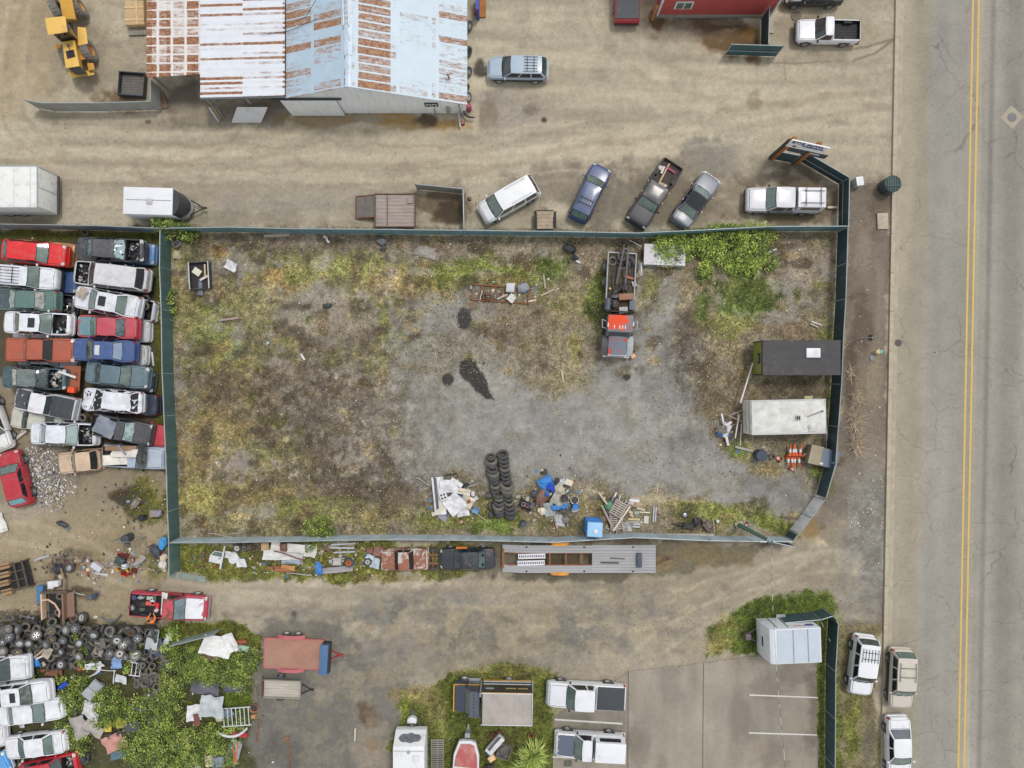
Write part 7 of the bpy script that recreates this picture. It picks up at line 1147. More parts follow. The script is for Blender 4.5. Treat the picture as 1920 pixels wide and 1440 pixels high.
t=TP('blue_stand','tall blue upright beside the north end of the shed','post',896,12,0,.5);part('upright',MB().box((0,0,.8),(.22,1.6,1.6)),M((50,84,170),rough=.6),t);part('base',MB().box((.3,.1,.05),(.6,1.4,.1)),TIM,t);scrap('box','box','small red box beside the blue upright',892,22,8,9,0,(176,90,70),0)
bp_=TP('material_pallet','tan strapped bundle on a pallet beside the lean to','pallet',254,28,2,.5);part('pallet',planks(MB(),-.8,.8,-1.35,.9,.1,8,.1,False),WOOD,bp_,smooth=0);part('bundle',MB().box((0,.1,.42),(1.5,1.9,.5)),M((206,176,132),rough=.8,var=.12,dirt=.2),bp_,bevel=.12);part('straps',MB().box((.2,.1,.69),(.16,1.9,.03)).box((0,.5,.69),(1.5,.14,.035)).box((0,-.45,.69),(1.5,.14,.035)),M((222,190,140)),bp_)
scrap('pallet','pallet','brown broken pallet leaning at the fence corner below the lean to',301,188,18,28,12,(132,104,84),.1,rx=12)
# the heap at the lower left: wheels whose rims show, then bare tyres between them
hp=[(16,1179,'alloy',.95),(34,1180,'alloy',1.1),(18,1195,'alloy',1.15),(68,1191,'alloy',1.1),(37,1206,'cap',1.05),(54,1206,'cap',.95),(96,1183,'gold',1.02),(97,1199,'gold',1.05),(87,1208,'alloy',1.05),(124,1181,'cap',1.0),(141,1178,'alloy',1.12),(118,1201,'alloy',.95),(106,1211,'black',.85),(149,1206,'cap',.95),(5,1204,'alloy',.9),(6,1221,'cap',1.05),(33,1223,'gold',1.0),(155,1158,'steel',1.25),(139,1158,'rusty',.95),(96,1154,'gold',1.0),(115,1246,'steel',1.05),(148,1231,'cap',.95),(115,1222,'cap',.8),(176,1190,'cap',1.1),(206,1183,'black',1.05),(220,1200,'steel',1.25),(238,1203,'alloy',1.05),(231,1209,'alloy',1.0),(258,1197,'alloy',1.05),(249,1213,'black',.95),(225,1226,'steel',1.1),(206,1225,'alloy',1.0),(236,1232,'alloy',.9),(254,1229,'cap',1.2),(246,1186,'rusty',1.0),(208,1190,'cap',.85),(272,1274,'alloy',1.15),(289,1277,'alloy',1.0),(291,1300,'steel',1.0),(278,1306,'cap',.9),(41,1434,'steel',1.0),(133,1130,'rusty',1.0),(132,1142,'cap',.9),(131,1065,'cap',1.05),(283,1352,'cap',.9),(300,1352,'steel',.8),(290,1370,'cap',.95)]
gk={'alloy':'wheel with a silver spoked rim','cap':'wheel with a smooth silver rim','gold':'wheel with a dull bronze spoked rim','black':'wheel with a dark grey steel rim','steel':'wheel with a white steel rim','rusty':'wheel with a rust brown rim'}
for i,(x,y,rm,sc_)in enumerate(hp):
    heap=1165<y<1320;z=.85+.3*rr.random()if heap and y<1250 else .15
    if y==1158:lb,gg=('large clean wheel with a white steel rim at the top of the heap' if rm=='steel' else 'rust brown wheel beside the large clean one'),None
    elif heap:lb,gg=gk[rm]+' in the tyre heap, '+ORD[sorted(q for q in hp if q[2]==rm and 1165<q[1]<1320 and q[1]!=1158).index((x,y,rm,sc_))]+' such from the left','wheels in the tyre heap, '+gk[rm][13:]
    else:lb,gg=gk[rm]+{1434:' beside the white saloon in the corner',1130:' leaning on the stripped truck bed',1142:' below another at the stripped truck bed',1154:' on the stripped truck bed',1065:' leaning by the stripped truck frame',1352:' among the lower brambles',1370:' lowest among the brambles'}[y],None
    if gg is None and y==1352 and rm=='steel':lb='white rimmed wheel beside another among the lower brambles'
    tyre_thing(P(x,y,z+.15)+Vector((0,0,0)),(R(rr.uniform(-24,24)),R(rr.uniform(-24,24)),rr.random()*6),sc_*1.08,rm,lb,gg,i%3==0)
gg='bare tyres in the tyre heap';k_=0
hpoly=[(-6,1178,60,1170),]
spots=[]
for _ in range(4000):
    x,y=rr.uniform(-6,312),rr.uniform(1164,1300)
    if not((y<1232 and 1170+(6 if x>100 else 0)<y)or(90<x<170 and y<1250)or(x>255 and 1225<y<1290)):continue
    if x<52 and y>1226:continue
    if 292<x and y<1232:continue
    if 150<x<165 and y<1180:continue
    if any((x-a)**2+(y-b)**2<10.5**2 for a,b in spots):continue
    spots.append((x,y))
for i,(x,y)in enumerate(spots[:118]):
    up_=rr.random()<.55;tyre_thing(P(x,y,.4+.3*rr.random()),(R(rr.uniform(-35,35)+(60 if up_ else 0)),R(rr.uniform(-30,30)),rr.random()*6.28),rr.uniform(.88,1.15),None,'bare black tyre lying in the tyre heap',gg,rr.random()<.65)
mb=MB();mb.slab(lambda u,v:((-6+300*u)/S,-(1172+78*v)/S,.0+.62*math.sin(math.pi*u)**.5*math.sin(math.pi*v)**.6+.12*mn.noise(Vector((u*14,v*6,2)))),40,16,.3)
solo('tyre_heap_base','dark mound of dirt and shredded rubber under the tyre heap','mound',mb,M((62,58,54),rough=.95,var=.4,sc=4,bump=.6),Vector((-960/S,720/S,0)),0,kind='stuff')
tyre_thing(P(161,436,.1)+Vector((0,0,.1)),(R(10),0,0),.95,None,'worn tyre lying against the fence above the burnt black car',None,True)
for i,(x,y,lb)in enumerate(((274,560,'tyre lying in the open boot nearer the fence'),(273,574,'second tyre lying in the open boot below the first'),(141,705,'black tyre on the orange brown deck beside the dark teal wreck'),(155,783,'tyre wedged under the crushed white car'),(268,862,'tyre standing behind the sofa on the silver pickup'))):tyre_thing(P(x,y,.8),(R(12),R(-8),0),1.0 if i!=1 else .95,None,lb,None,i%2)
# pieces among the brambles and the heap
J3=[('tarp','tarpaulin','blue tarpaulin bundle beside the white pickup box',65,1236,20,32,0,(58,150,230),.2),('panel','panel','beige interior panel lying on the tyre heap left half',88,1224,24,14,55,(176,164,150),.9),('panel','panel','second beige panel lower on the tyre heap',81,1246,12,8,35,(176,164,150),.7),('plank','plank','pinkish strip lying on the tyre heap',72,1226,24,4,40,(176,150,132),.8),('plank','plank','white strip crossing the blue tarpaulin',76,1232,22,3,25,WH,.7),('panel','panel','taupe seat back panel in the middle of the tyre heap',184,1218,18,26,-15,(158,148,138),.7),('panel','panel','dark grey panel beside the taupe seat back',192,1206,10,18,10,(110,108,106),.8),('engine','axle_parts','cluster of rusty axle parts below the tyre heap',100,1259,44,18,-6,(132,92,62),.1),('panel','panel','orange red panel lying at the foot of the heap',150,1251,16,14,15,(196,96,56),.3),('bumper','bumper','white bumper shell lying in the brambles',178,1254,30,14,90,WH,.3),('panel','panel','white curved bumper skin beside the shell',176,1248,30,12,8,(222,226,232),.5),('door','door_shell','silver car door with window frame at the edge of the brambles',285,1200,22,38,-10,(196,198,204),.5),('door','door_shell','blue car door with white window frame below the silver door',292,1216,30,34,14,(66,96,150),.25),('panel','wing_panel','pale grey wing panel right of the two car doors',315,1196,26,9,65,(206,210,216),.3),('tarp','umbrella','folded pale blue umbrella lying on the brambles',217,1243,20,22,0,(140,176,226),.6),('pipe','pole','white umbrella pole pointing left',186,1257,60,2.4,-3,(226,230,236),.6),('pipe','pole','white pole pointing right from the umbrella',240,1239,28,2.4,-8,(226,230,236),.6),('pipe','pole','white pole pointing down from the umbrella',212,1270,26,2.4,88,(226,230,236),.6),('ladder','rack','white metal rack frame in the brambles',254,1256,24,26,-8,(222,226,232),.5),('panel','panel','crumpled silver sheet below the umbrella',226,1274,24,14,-10,(206,210,214),.4),('seat','bucket_chair','pale grey car seat lying in the brambles',176,1292,34,24,50,(160,164,172),.4),('bag','rubbish_bag','dark bag beside the pale grey car seat',188,1286,20,14,20,(70,72,78),.2),('tarp','tarpaulin','deep blue plastic among the brambles',116,1287,18,8,35,(44,96,216),.5),('panel','bonnet','white bonnet half buried in the brambles',172,1325,30,22,-20,(222,222,226),.4),('panel','bonnet','dirty white bonnet below the half buried one',170,1340,36,20,-28,(214,212,214),.4),('panel','panel','grey rough sheet in the lower brambles',148,1364,44,24,-70,(170,164,162),.3),('panel','panel','grey sheet covered in debris beside the rough sheet',175,1366,42,20,-35,(176,170,162),.35),('panel','wing_panel','pink striped triangular wing panel in the brambles',213,1393,44,32,25,(206,150,140),.4),('panel','panel','dark window panel above the pink striped wing',214,1379,40,10,15,(64,66,64),.5),('plank','panel','yellow panel beside the dark window panel',201,1363,12,20,0,(226,200,80),.4),('plank','panel','second yellow panel right of the first',226,1356,18,18,0,(222,196,80),.4),('box','battery_case','dark grey moulded case in the brambles',251,1360,26,16,15,(76,80,90),.3),('bumper','bumper','dark grey bumper bar lying across the brambles',265,1328,44,8,-5,(90,92,104),.5),('bumper','bumper','black plastic bumper above the dark grey bar',277,1284,44,8,-8,(56,58,66),.4),('panel','panel','blue green dashboard shell in the lower brambles',230,1414,44,14,12,(84,112,130),.3),('engine','dashboard','black dashboard wreck beside the bottom left saloon',157,1420,26,34,10,(62,66,70),.1),('panel','mirror_shell','white mirror shell lying in the dirt between saloons',40,1360,13,10,20,WH,.1),('engine','scrap_cover','black plastic heap beside the scrap mound',60,1162,50,16,-10,(60,58,58),0),('axle','subframe','grey cast subframe lying above the tyre heap',55,1156,26,12,-10,(112,114,114),.1),('pipe','sill','long grey sill lying at the left above the heap',12,1164,30,5,12,(112,108,104),.05),('panel','panel','brown corner panel at the far left of the heap',4,1181,14,14,-30,(112,104,98),.5),('bumper','bumper','grey bumper skin lying below the red pickup',209,1161,38,9,8,(110,116,124),.05),('stone','block','small pale block beside the large clean wheel',178,1158,9,7,0,(222,206,196),.05)]
J3+=[('panel','bonnet','big crumpled white body shell lying over the brambles',405,1212,56,36,-14,(232,232,232),.7),('panel','panel','torn white flap right of the crumpled body shell',432,1206,20,36,20,(232,232,232),.7),('panel','panel','maroon panel under the crumpled white shell',390,1226,22,26,55,(116,82,82),.4),('bag','barrel','rust red barrel lying beside the crumpled shell',452,1203,22,10,0,(160,84,60),.1),('panel','plastic_sheet','pale green plastic beside the rust red barrel',455,1217,22,12,-10,(166,190,172),.2),('panel','windscreen','dark windscreen half buried in the brambles',384,1290,56,22,-6,(96,96,112),.25),('panel','panel','second dark sheet showing through the brambles',438,1290,36,12,5,(84,86,106),.3),('panel','sheet','large pale grey metal sheet in the brambles',396,1326,46,40,-4,(190,198,202),.9),('panel','panel','white sheet with a dark red corner in the brambles',363,1337,24,30,0,WH,.6),('panel','panel','dark red sheet beside the white sheet',368,1350,10,24,0,(130,70,64),.65),('panel','panel','light board under the pale grey metal sheet',412,1347,14,14,0,(214,200,176),.6),('ladder','scrap_rack','white frame with brambles growing through it',442,1345,54,36,4,(214,216,220),.7),('panel','windscreen','broken glass panel in the white frame',427,1338,18,16,30,(120,134,146),.6),('bumper','bumper','white bumper with a red underside beside the white frame',436,1376,58,10,8,(226,226,232),.5),('panel','panel','red flap under the white bumper',449,1378,26,8,-12,(196,40,60),.35),('panel','panel','grey boat shaped panel near the bottom edge',438,1410,26,44,-20,(166,176,178),.2),('pipe','trestle','left leg of an orange steel trestle near the bottom edge',438,1417,30,3,-78,(236,110,44),.5),('pipe','trestle','right leg of an orange steel trestle near the bottom edge',443,1412,38,3,-92,(236,110,44),.5),('box','cabinet','slate blue cabinet at the bottom edge of the brambles',412,1426,20,18,6,(130,140,160),.1),('panel','panel','cream board at the bottom edge of the brambles',394,1428,20,22,4,(214,204,178),.1),('panel','panel','streaked white panel at the bottom edge left of the cream board',360,1430,30,22,-5,(190,192,200),.1),('bucket','fire_pit','round rusty fire bowl with white ash by the wood trailer',477,1326,16,16,0,(170,120,96),0),('pipe','pipe','rusty pipe lying below the fire bowl',482,1372,44,4,88,RU,.05),('box','brick','tan brick below the fire bowl',477,1341,8,6,0,(200,150,104),0),('plank','plank','upright grey stake beside the wood trailer tailgate',479,1303,2,26,2,(150,136,110),.2)]
# strip below the south fence
J3+=[('axle','axle','rusty axle lying in the grass at the west end of the strip',383,1048,32,8,82,(120,84,70),0),('bumper','bumper','grey corner trim lying left of the rusty axle',362,1048,14,6,60,(150,150,154),.05),('door','door_shell','white car door shell lying in the grass',405,1045,24,22,-12,WH,.1),('plank','scrap_bar','white L shaped frame bar lying beside the door shell',416,1046,3,44,-12,WH,.15),('panel','panel','upper white panel in the grass with a dark hole',432,1040,22,14,-8,WH,.1),('panel','panel','middle white panel in the grass',439,1048,18,16,25,WH,.12),('panel','panel','lower white panel in the grass',452,1056,20,16,5,WH,.1),('engine','engine','dark engine block beside the fence wheel',470,1024,18,16,0,(96,82,70),0),('panel','sheet','upper left white roofing sheet by the south fence',520,1025,26,16,-4,(232,230,226),.3),('panel','sheet','upper right white roofing sheet by the south fence',552,1028,40,16,-4,(232,230,226),.3),('panel','sheet','long white roofing sheet lying below the upper two',530,1041,72,18,-2,(226,226,224),.2),('panel','sheet','end white roofing sheet with rusty edge',582,1033,22,22,-10,(226,224,220),.25),('pipe','beam','rust brown bent beam across the white sheets',542,1042,60,4,-16,(120,76,60),.45),('pipe','beam','rust brown upright beam over the white sheets',531,1026,3,22,-8,(120,76,60),.45),('plank','plank','tan board end beside the white sheets',496,1026,14,14,2,(206,176,130),.1),('engine','engine','rusty machine frame below the white sheets',530,1066,56,14,-4,(166,108,74),0),('panel','panel','orange brown tray in the rusty machine frame',540,1065,28,10,-6,(196,136,84),.35),('panel','panel','blue grey sheet between white sheets and machine',545,1054,40,8,4,(170,184,196),.2),('pipe','pipe','long pale pipe below the rusty machine',560,1077,48,3,-4,(190,192,194),.05),('bag','tarpaulin','small blue plastic near the rusty machine',598,1066,14,24,15,(64,130,206),.1),('panel','panel','grey crumpled sheet right of the blue plastic',630,1068,60,12,5,(170,166,170),.1),('engine','engine','white engine block with brackets beside the orange wheel',633,1052,30,20,0,(196,192,190),0),('plank','plank','upper pale plank in the stack by the fence',643,1021,46,3,3,(190,192,196),.3),('plank','plank','second pale plank in the stack by the fence',641,1028,44,3,-2,(196,198,204),.25),('plank','plank','third pale plank in the stack by the fence',645,1036,40,3,2,(184,186,192),.2),('panel','panel','large brown plate leaning near the hulk',709,1034,18,18,-3,(146,106,94),.3),('panel','panel','small brown plate beside the large one',693,1033,12,11,0,(146,106,94),.25),('panel','wing_panel','pale blue wing panel left of the brown hulk',703,1056,18,20,-15,(190,206,220),.2),('panel','wing_panel','pale blue bonnet edge above the wing panel',694,1045,16,8,-20,(196,214,226),.3),('axle','axle','bare rear axle with two wheels hubs between hulk and black hatchback',812,1047,34,8,90,(140,96,70),0),('plank','scrap_bar','rusty frame rail above the bare axle',810,1041,24,2.5,0,(150,106,80),.2),('plank','scrap_bar','rusty frame rail below the bare axle',810,1057,24,2.5,-3,(150,106,80),.2)]
# wreck yard floor
J3+=[('panel','wood_sheet','tan board lying on the bonnet of the white saloon',153,549,14,20,-35,(176,164,148),2.15),('plank','deck','rust orange deck plate beside the dark teal wreck',133,709,30,46,-4,(160,92,60),.9),('box','crate','bright orange crate on the deck plate',137,731,12,10,-8,(240,80,36),1.0),('plank','plank','white bar lying over the tyre on the deck plate',124,702,32,4,-20,(222,220,220),1.5),('panel','bonnet','grey fan shaped bonnet leaning on the charcoal pickup',196,800,40,32,-25,(130,138,152),1.8),('seat','armchair','cream two seat sofa lying in the silver pickup bed',229,862,62,20,0,(232,226,216),1.05),('panel','panel','white curved tub side in the silver pickup bed',232,850,50,14,0,(226,222,214),1.5),('plank','plank','grey plank across the sofa',227,844,22,3.5,-52,(140,140,150),1.75),('panel','solar_panel','black framed panel standing behind the pickup cab',265,852,14,36,-2,(44,46,52),1.7),('box','timber_load','broken timber along the side of the pickup bed',230,840,56,8,0,(150,118,92),1.1),('plank','scrap_bar','upper bare frame rail behind the beige cab',180,842,50,3,4,(130,110,90),.5),('plank','scrap_bar','lower bare frame rail behind the beige cab',196,868,22,3,2,(130,110,90),.5),('panel','panel','bright pink plastic sheet beside the cream car',27,779,9,18,8,(240,92,190),.1),('plank','plank','pale beam lying under the white car at the left',38,815,24,5,40,(206,204,196),.1),('bag','scrap_cover','dark dented plastic lying in the yard dirt',117,982,22,9,-25,(62,66,72),0),('panel','panel','grey flap beside the dark plastic in the dirt',126,989,10,8,-40,(120,126,136),.02),('engine','suspension','pale cast suspension arm by the west fence',256,943,26,16,50,(150,140,130),0),('engine','engine','black engine parts by the west fence',268,970,20,14,10,(50,50,56),0),('stone','lump','blue grey lump beside the suspension arm',240,941,8,7,0,(136,146,166),.05),('box','grill','slatted bench frame with a lilac seat against the fence',292,962,16,12,0,(150,140,136),.3),('bag','cushion','round lilac cushion against the west fence',300,962,8,12,0,(160,160,196),.4),('bag','tarpaulin','bright blue sack leaning on the west fence',306,1018,14,24,-15,(70,160,226),.3),('bag','suitcase','black moulded case lying by the blue sack',292,1034,16,30,35,(66,70,82),.05),('bag','sack','cream sacks at the foot of the west fence',308,1045,14,14,0,(226,206,186),.05),('bag','sack','white sack below the cream sacks',306,1058,14,16,0,(226,224,222),.0),('pipe','branch','dead pale branch near the fence foot',281,1068,18,3,-15,(176,156,130),.03),('drum','lid','dark round lid inside the pipe frame',243,1007,15,12,0,(66,72,82),0),('stone','lump','dark grey lump below the round lid',238,1022,9,9,0,(96,98,98),0),('bucket','bucket','red bucket lying at the left of the pipe frame',227,1040,9,9,0,(206,50,50),0),('bucket','bucket','second red bucket behind the first',237,1041,9,9,0,(160,46,46),0),('box','tote','dark green tote under the pipe frame',227,1051,16,14,-30,(60,78,80),0),('bucket','bucket','yellow bucket on the ground left of the toys',225,1065,9,9,0,(244,184,40),0),('box','box','pale blue box among the red buckets',236,1061,8,8,5,(216,226,240),.1),('bucket','toy','yellow tub among the red buckets',243,1067,9,7,0,(236,206,50),.05),('bucket','toy','red tub among the buckets lower left',232,1074,7,6,0,(206,40,50),0),('bucket','toy','pinkish red tub among the buckets lower right',244,1074,8,6,0,(220,60,80),0),('bucket','toy','dark red tub among the buckets on the right',252,1069,9,7,0,(176,40,48),0),('bucket','toy','bright red tub lowest of the buckets',238,1077,6,6,0,(226,30,40),0),('plank','panel','grey panel leaning on the pipe frame',260,1053,26,10,48,(166,160,152),.2),('cone','toy','orange toy funnel in the pipe frame',247,1051,9,8,0,(236,110,50),0),('plank','beam','grey steel beam lying in the yard dirt',78,1046,26,5,16,(170,168,172),.1),('box','drum','blue barrel lying beside the stripped truck frame',79,1112,12,30,3,(72,122,166),.1),('drum','tin','small blue tin in the yard dirt',179,1116,7,7,0,(74,96,132),0),('pipe','pipe','bent chrome pipe lying right of the stripped truck',146,1114,24,3,-8,(196,200,204),.05),('engine','engine','black engine on the stripped truck frame',109,1065,20,20,70,(50,54,68),.3),('box','white_case','white plastic case on the stripped truck frame',99,1095,10,13,5,WH,.3),('box','white_case','second white case beside the first on the frame',109,1093,9,10,0,WH,.4),('stone','gearbox','pale cream gearbox on the stripped truck frame',113,1082,8,12,10,(186,180,156),.4),('pipe','pipe','long dark pipe running from the steel rack to the truck frame',78,1090,46,3,12,(140,126,116),.1),('box','trap','small white scrap heap on the dirt',184,1062,20,10,-35,(206,206,214),.0),('panel','panel','broken clear plastic below the white scrap',190,1076,24,4,-12,(196,200,206),.02),('panel','panel','white corner of a panel at the left edge',2,980,14,36,20,(232,230,226),.05)]
for it in J3:scrap(*it)
for i in(0,1):pass
tyre_thing(P(446,1027,.3)+Vector((0,0,.1)),(R(10),R(-10),0),1.1,'white','black wheel with a white rim by the south fence');tyre_thing(P(655,1054,.3)+Vector((0,0,.12)),(R(8),R(-8),0),1.15,'orange','large wheel with a bright orange rim south of the fence');tyre_thing(P(690,1053,.25)+Vector((0,0,.05)),(R(10),0,0),1.0,'steel','wheel with a white rim under the pale blue wing panel')
for y in(1030,1065):tyre_thing(P(812,y,.3),(R(88),0,R(3)),.95,'black',('upper' if y==1030 else 'lower')+' wheel on the bare axle beside the black hatchback')
for x,y,sc_,rz in((1284,965,.75,0),):tyre_thing(P(x,y,.1),(0,0,0),sc_,'cap','small wheel with a pinkish hub in the grass by the engine')
# load in the red pickup and the dark pickup
for i,(x,y,l,w,a,c,lb,kd)in enumerate([(283,1131,16,7,-4,(222,90,80),'salmon toolbox','box'),(282,1121,11,6,-6,(196,200,180),'pale green battery','box'),(265,1120,16,9,10,(170,176,180),'silver alternator','engine'),(268,1133,20,12,0,(56,56,50),'black gearbox','engine'),(287,1127,6,10,20,(196,206,214),'pale blue jug','box'),(296,1135,6,9,0,(226,40,56),'bright red can','box'),(294,1144,8,7,30,(232,190,190),'pink rag','bag'),(250,1120,8,14,0,(70,84,120),'blue casting','engine'),(267,1143,12,8,0,(86,100,84),'green housing','engine'),(291,1120,6,8,0,(70,96,84),'dark green bottle','box')]):scrap(kd,lb.split()[-1],lb+' in the bed of the old red pickup',x,y,l,w,a,c,.82,h=.22 if kd!='bag' else .12)
tyre_thing(P(248,1139,.9)+Vector((0,0,.0)),(R(15),0,0),.85,'cap','small black wheel hanging over the tailgate of the old red pickup')
scrap('panel','shelf','white shelf board across the cab end of the red pickup bed',307,1133,12,42,-4,(226,224,220),1.42)
for i,(x,y,l,w,a,c,lb,kd)in enumerate([(1245,326,3,44,-28,(206,176,140),'long tan batten','plank'),(1243,318,4,14,-25,(222,224,224),'white jug','plank'),(1238,315,8,8,0,(206,196,186),'pale tin','bag'),(1247,355,12,5,-30,(206,44,70),'red rag','bag'),(1242,345,14,5,-20,(190,160,120),'short tan block','plank'),(1258,318,20,4,-32,(150,44,80),'maroon strip','plank'),(1247,349,6,5,0,WH,'white cloth','bag')]):scrap(kd,lb.split()[-1],lb+' in the open bed of the dark charcoal pickup',x,y,l,w,a,c,.85,h=.08)
# steel rack, stripped truck, pipe frame
t=TP('steel_rack','dark steel rack with tan blocks on its shelves at the left edge','rack',22,1082,14,.6);mb=MB()
for y in(-.95,-.3,.35,1.0):mb.box((-.3,y,.7),(3.1,.07,.1))
for x in(.5,1.15):mb.box((x,0,.75),(.1,2.2,.1))
for x,y in((-1.7,-1),(-1.7,1),(1.2,-1),(1.2,1)):mb.box((x,y,.35),(.09,.09,.7))
part('frame',mb,M((92,78,66),rough=.8,var=.3,sc=4,rust=.25),t);part('shelf',MB().box((-.2,0,.25),(2.9,2.0,.05)),BLACK,t)
for i,(x,y)in enumerate(((-.55,.72),(-.6,.05),(-.75,-.55),(-.5,-1.1))):scrap('box','block',('topmost','second','third','lowest')[i]+' tan block on the dark steel rack',12+x*4+(4 if i==3 else 0),1061+i*16,19,10,14,(180,138,96),.3,h=.25,dirt=.8)
t=TP('stripped_truck','stripped truck rear frame holding old wheels between two pale rails','truck frame',107,1132,2,.6);part('bed_floor',MB().box((.05,-.1,.45),(1.5,1.9,.08)),BLACK,t);part('side_rail',MB().box((-.95,-.1,.75),(.1,1.95,.5)),M((222,190,160),rough=.7),t);part('side_panel',MB().box((.75,-.15,.8),(.12,2.0,.6)).box((1.05,-.1,.6),(.5,1.9,.06),ry=.4),M((136,106,88),rough=.7,var=.14,dirt=.2),t);part('arch_strip',MB().tube([(-.9,.4,.95),(-.4,.45,1.0),(.1,.1,1.0),(.45,-.5,1.0),(.35,-.9,.95)],.07,6),M((222,184,160),rough=.6),t);part('crossmember',MB().box((-.05,.95,.7),(2.0,.2,.3)),M((96,82,70),rough=.8),t);part('frame_rail',MB().tube([(-.35,.9,.6),(-.35,1.6,.6),(-.25,2.3,.6)],.07,6).tube([(.55,.9,.6),(.6,1.9,.6),(.35,2.8,.6)],.07,6),M((150,124,106),rough=.8,rust=.3),t)
for i,(x,y,rm,lb)in enumerate(((113,1118,None,'bare grey tyre on the stripped truck frame'),(110,1148,None,'bare tyre at the rear of the stripped truck frame'))):tyre_thing(P(x,y,.7),(R(12),R(10),0),.9,rm,lb,None,True)
t=TP('pipe_rack','tall open frame of thin grey pipes standing over buckets','frame',256,1030,0,0);mb=MB();q=[(-.95,-.9),(.75,-.9),(.75,1.0),(-.95,1.0)]
for x,y in q:mb.cyl((x,y,0),(x,y,1.9),.03,6)
for z in(.1,1.9):
    for(a,b)in zip(q,q[1:]+q[:1]):mb.cyl((*a,z),(*b,z),.025,6)
part('tubes',mb,M((150,146,142),rough=.5,metal=.3),t)
# oddments by the boat
for it in[('box','box','white boxed item with a dark streak beside the boat',928,1394,14,38,-42,WH,.3),('panel','scoop','dark streak panel lying on the white box',927,1395,5,32,-42,(90,92,100),.75),('crate','sink','grey stone trough with a white basin beside the spiky plant',945,1408,24,26,-20,(130,124,122),0),('box','box','peach coloured box below the grey trough',922,1419,12,10,35,(240,200,150),.0),('bucket','flower_pot','left terracotta pot behind the white box',924,1377,9,11,0,(150,84,70),0),('bucket','flower_pot','large terracotta pot beside the left one',936,1375,13,12,0,(150,80,62),0),('bucket','flower_pot','terracotta pot behind the spiky plant',995,1377,9,12,0,(176,92,60),0),('bag','cloth','teal cloth below the white box',917,1412,12,8,-20,(60,110,120),.1),('bag','bag','black bag at the bottom edge beside the boat',918,1439,22,10,0,(36,36,40),.1),('pallet','pallet','grey weathered pallet leaning on the travel trailer',820,1400,24,28,0,(150,144,138),.3),('pallet','pallet','second grey pallet below the first by the travel trailer',820,1428,24,28,0,(140,134,128),.2),('plank','wheel_stop','small dark plant pot lump at the foot of the parking line',1065,1433,14,10,0,(90,96,80),.0)]:scrap(*it)
# ---------------------------------------------------------------- plants
def leaf_mat(name,rough=.6):
    m=bpy.data.materials.new(name);m.use_nodes=True;t=m.node_tree;b=t.nodes['Principled BSDF'];b.inputs['Roughness'].default_value=rough
    a=t.nodes.new('ShaderNodeAttribute');a.attribute_name='tint';t.links.new(a.outputs['Color'],b.inputs['Base Color']);return m
LEAF=leaf_mat('leaf');GRASSM=leaf_mat('grass_blade',.8)
def poly_mesh(name,co,nper,tint,mat):
    """co: (n, nper, 3) faces, one tint per face"""
    n=len(co);me=bpy.data.meshes.new(name);me.vertices.add(n*nper);me.vertices.foreach_set('co',co.astype(np.float32).ravel());me.loops.add(n*nper);me.loops.foreach_set('vertex_index',np.arange(n*nper,dtype=np.int32));me.polygons.add(n);me.polygons.foreach_set('loop_start',np.arange(0,n*nper,nper,dtype=np.int32));me.update(calc_edges=True)
    l=np.clip(tint/255,0,1);l=np.where(l<=.04045,l/12.92,((l+.055)/1.055)**2.4)/K
    ca=me.color_attributes.new('tint','FLOAT_COLOR','POINT');rg=np.ones((n*nper,4),np.float32);rg[:,:3]=np.repeat(l,nper,0);ca.data.foreach_set('color',rg.ravel());me.materials.append(mat);return me
def leaves(cen,size,up=.55):
    n=len(cen);d=rng.normal(size=(n,3));d[:,2]*=.5;d/=np.linalg.norm(d,axis=1)[:,None];nn=rng.normal(size=(n,3));nn[:,2]=abs(nn[:,2])+up;s=np.cross(nn,d);s/=np.linalg.norm(s,axis=1)[:,None]+1e-6
    L=size*rng.uniform(.45,1.5,n)[:,None];a=cen-d*L*.5;b=cen+s*L*.32;c=cen+d*L*.55;e=cen-s*L*.32;b[:,2]+=.01;return np.stack([a,b,c,e],1)
BR=np.array([(158,178,76),(176,192,84),(130,154,60),(106,130,52),(142,166,68),(84,106,46),(192,204,108),(96,112,60)],float)
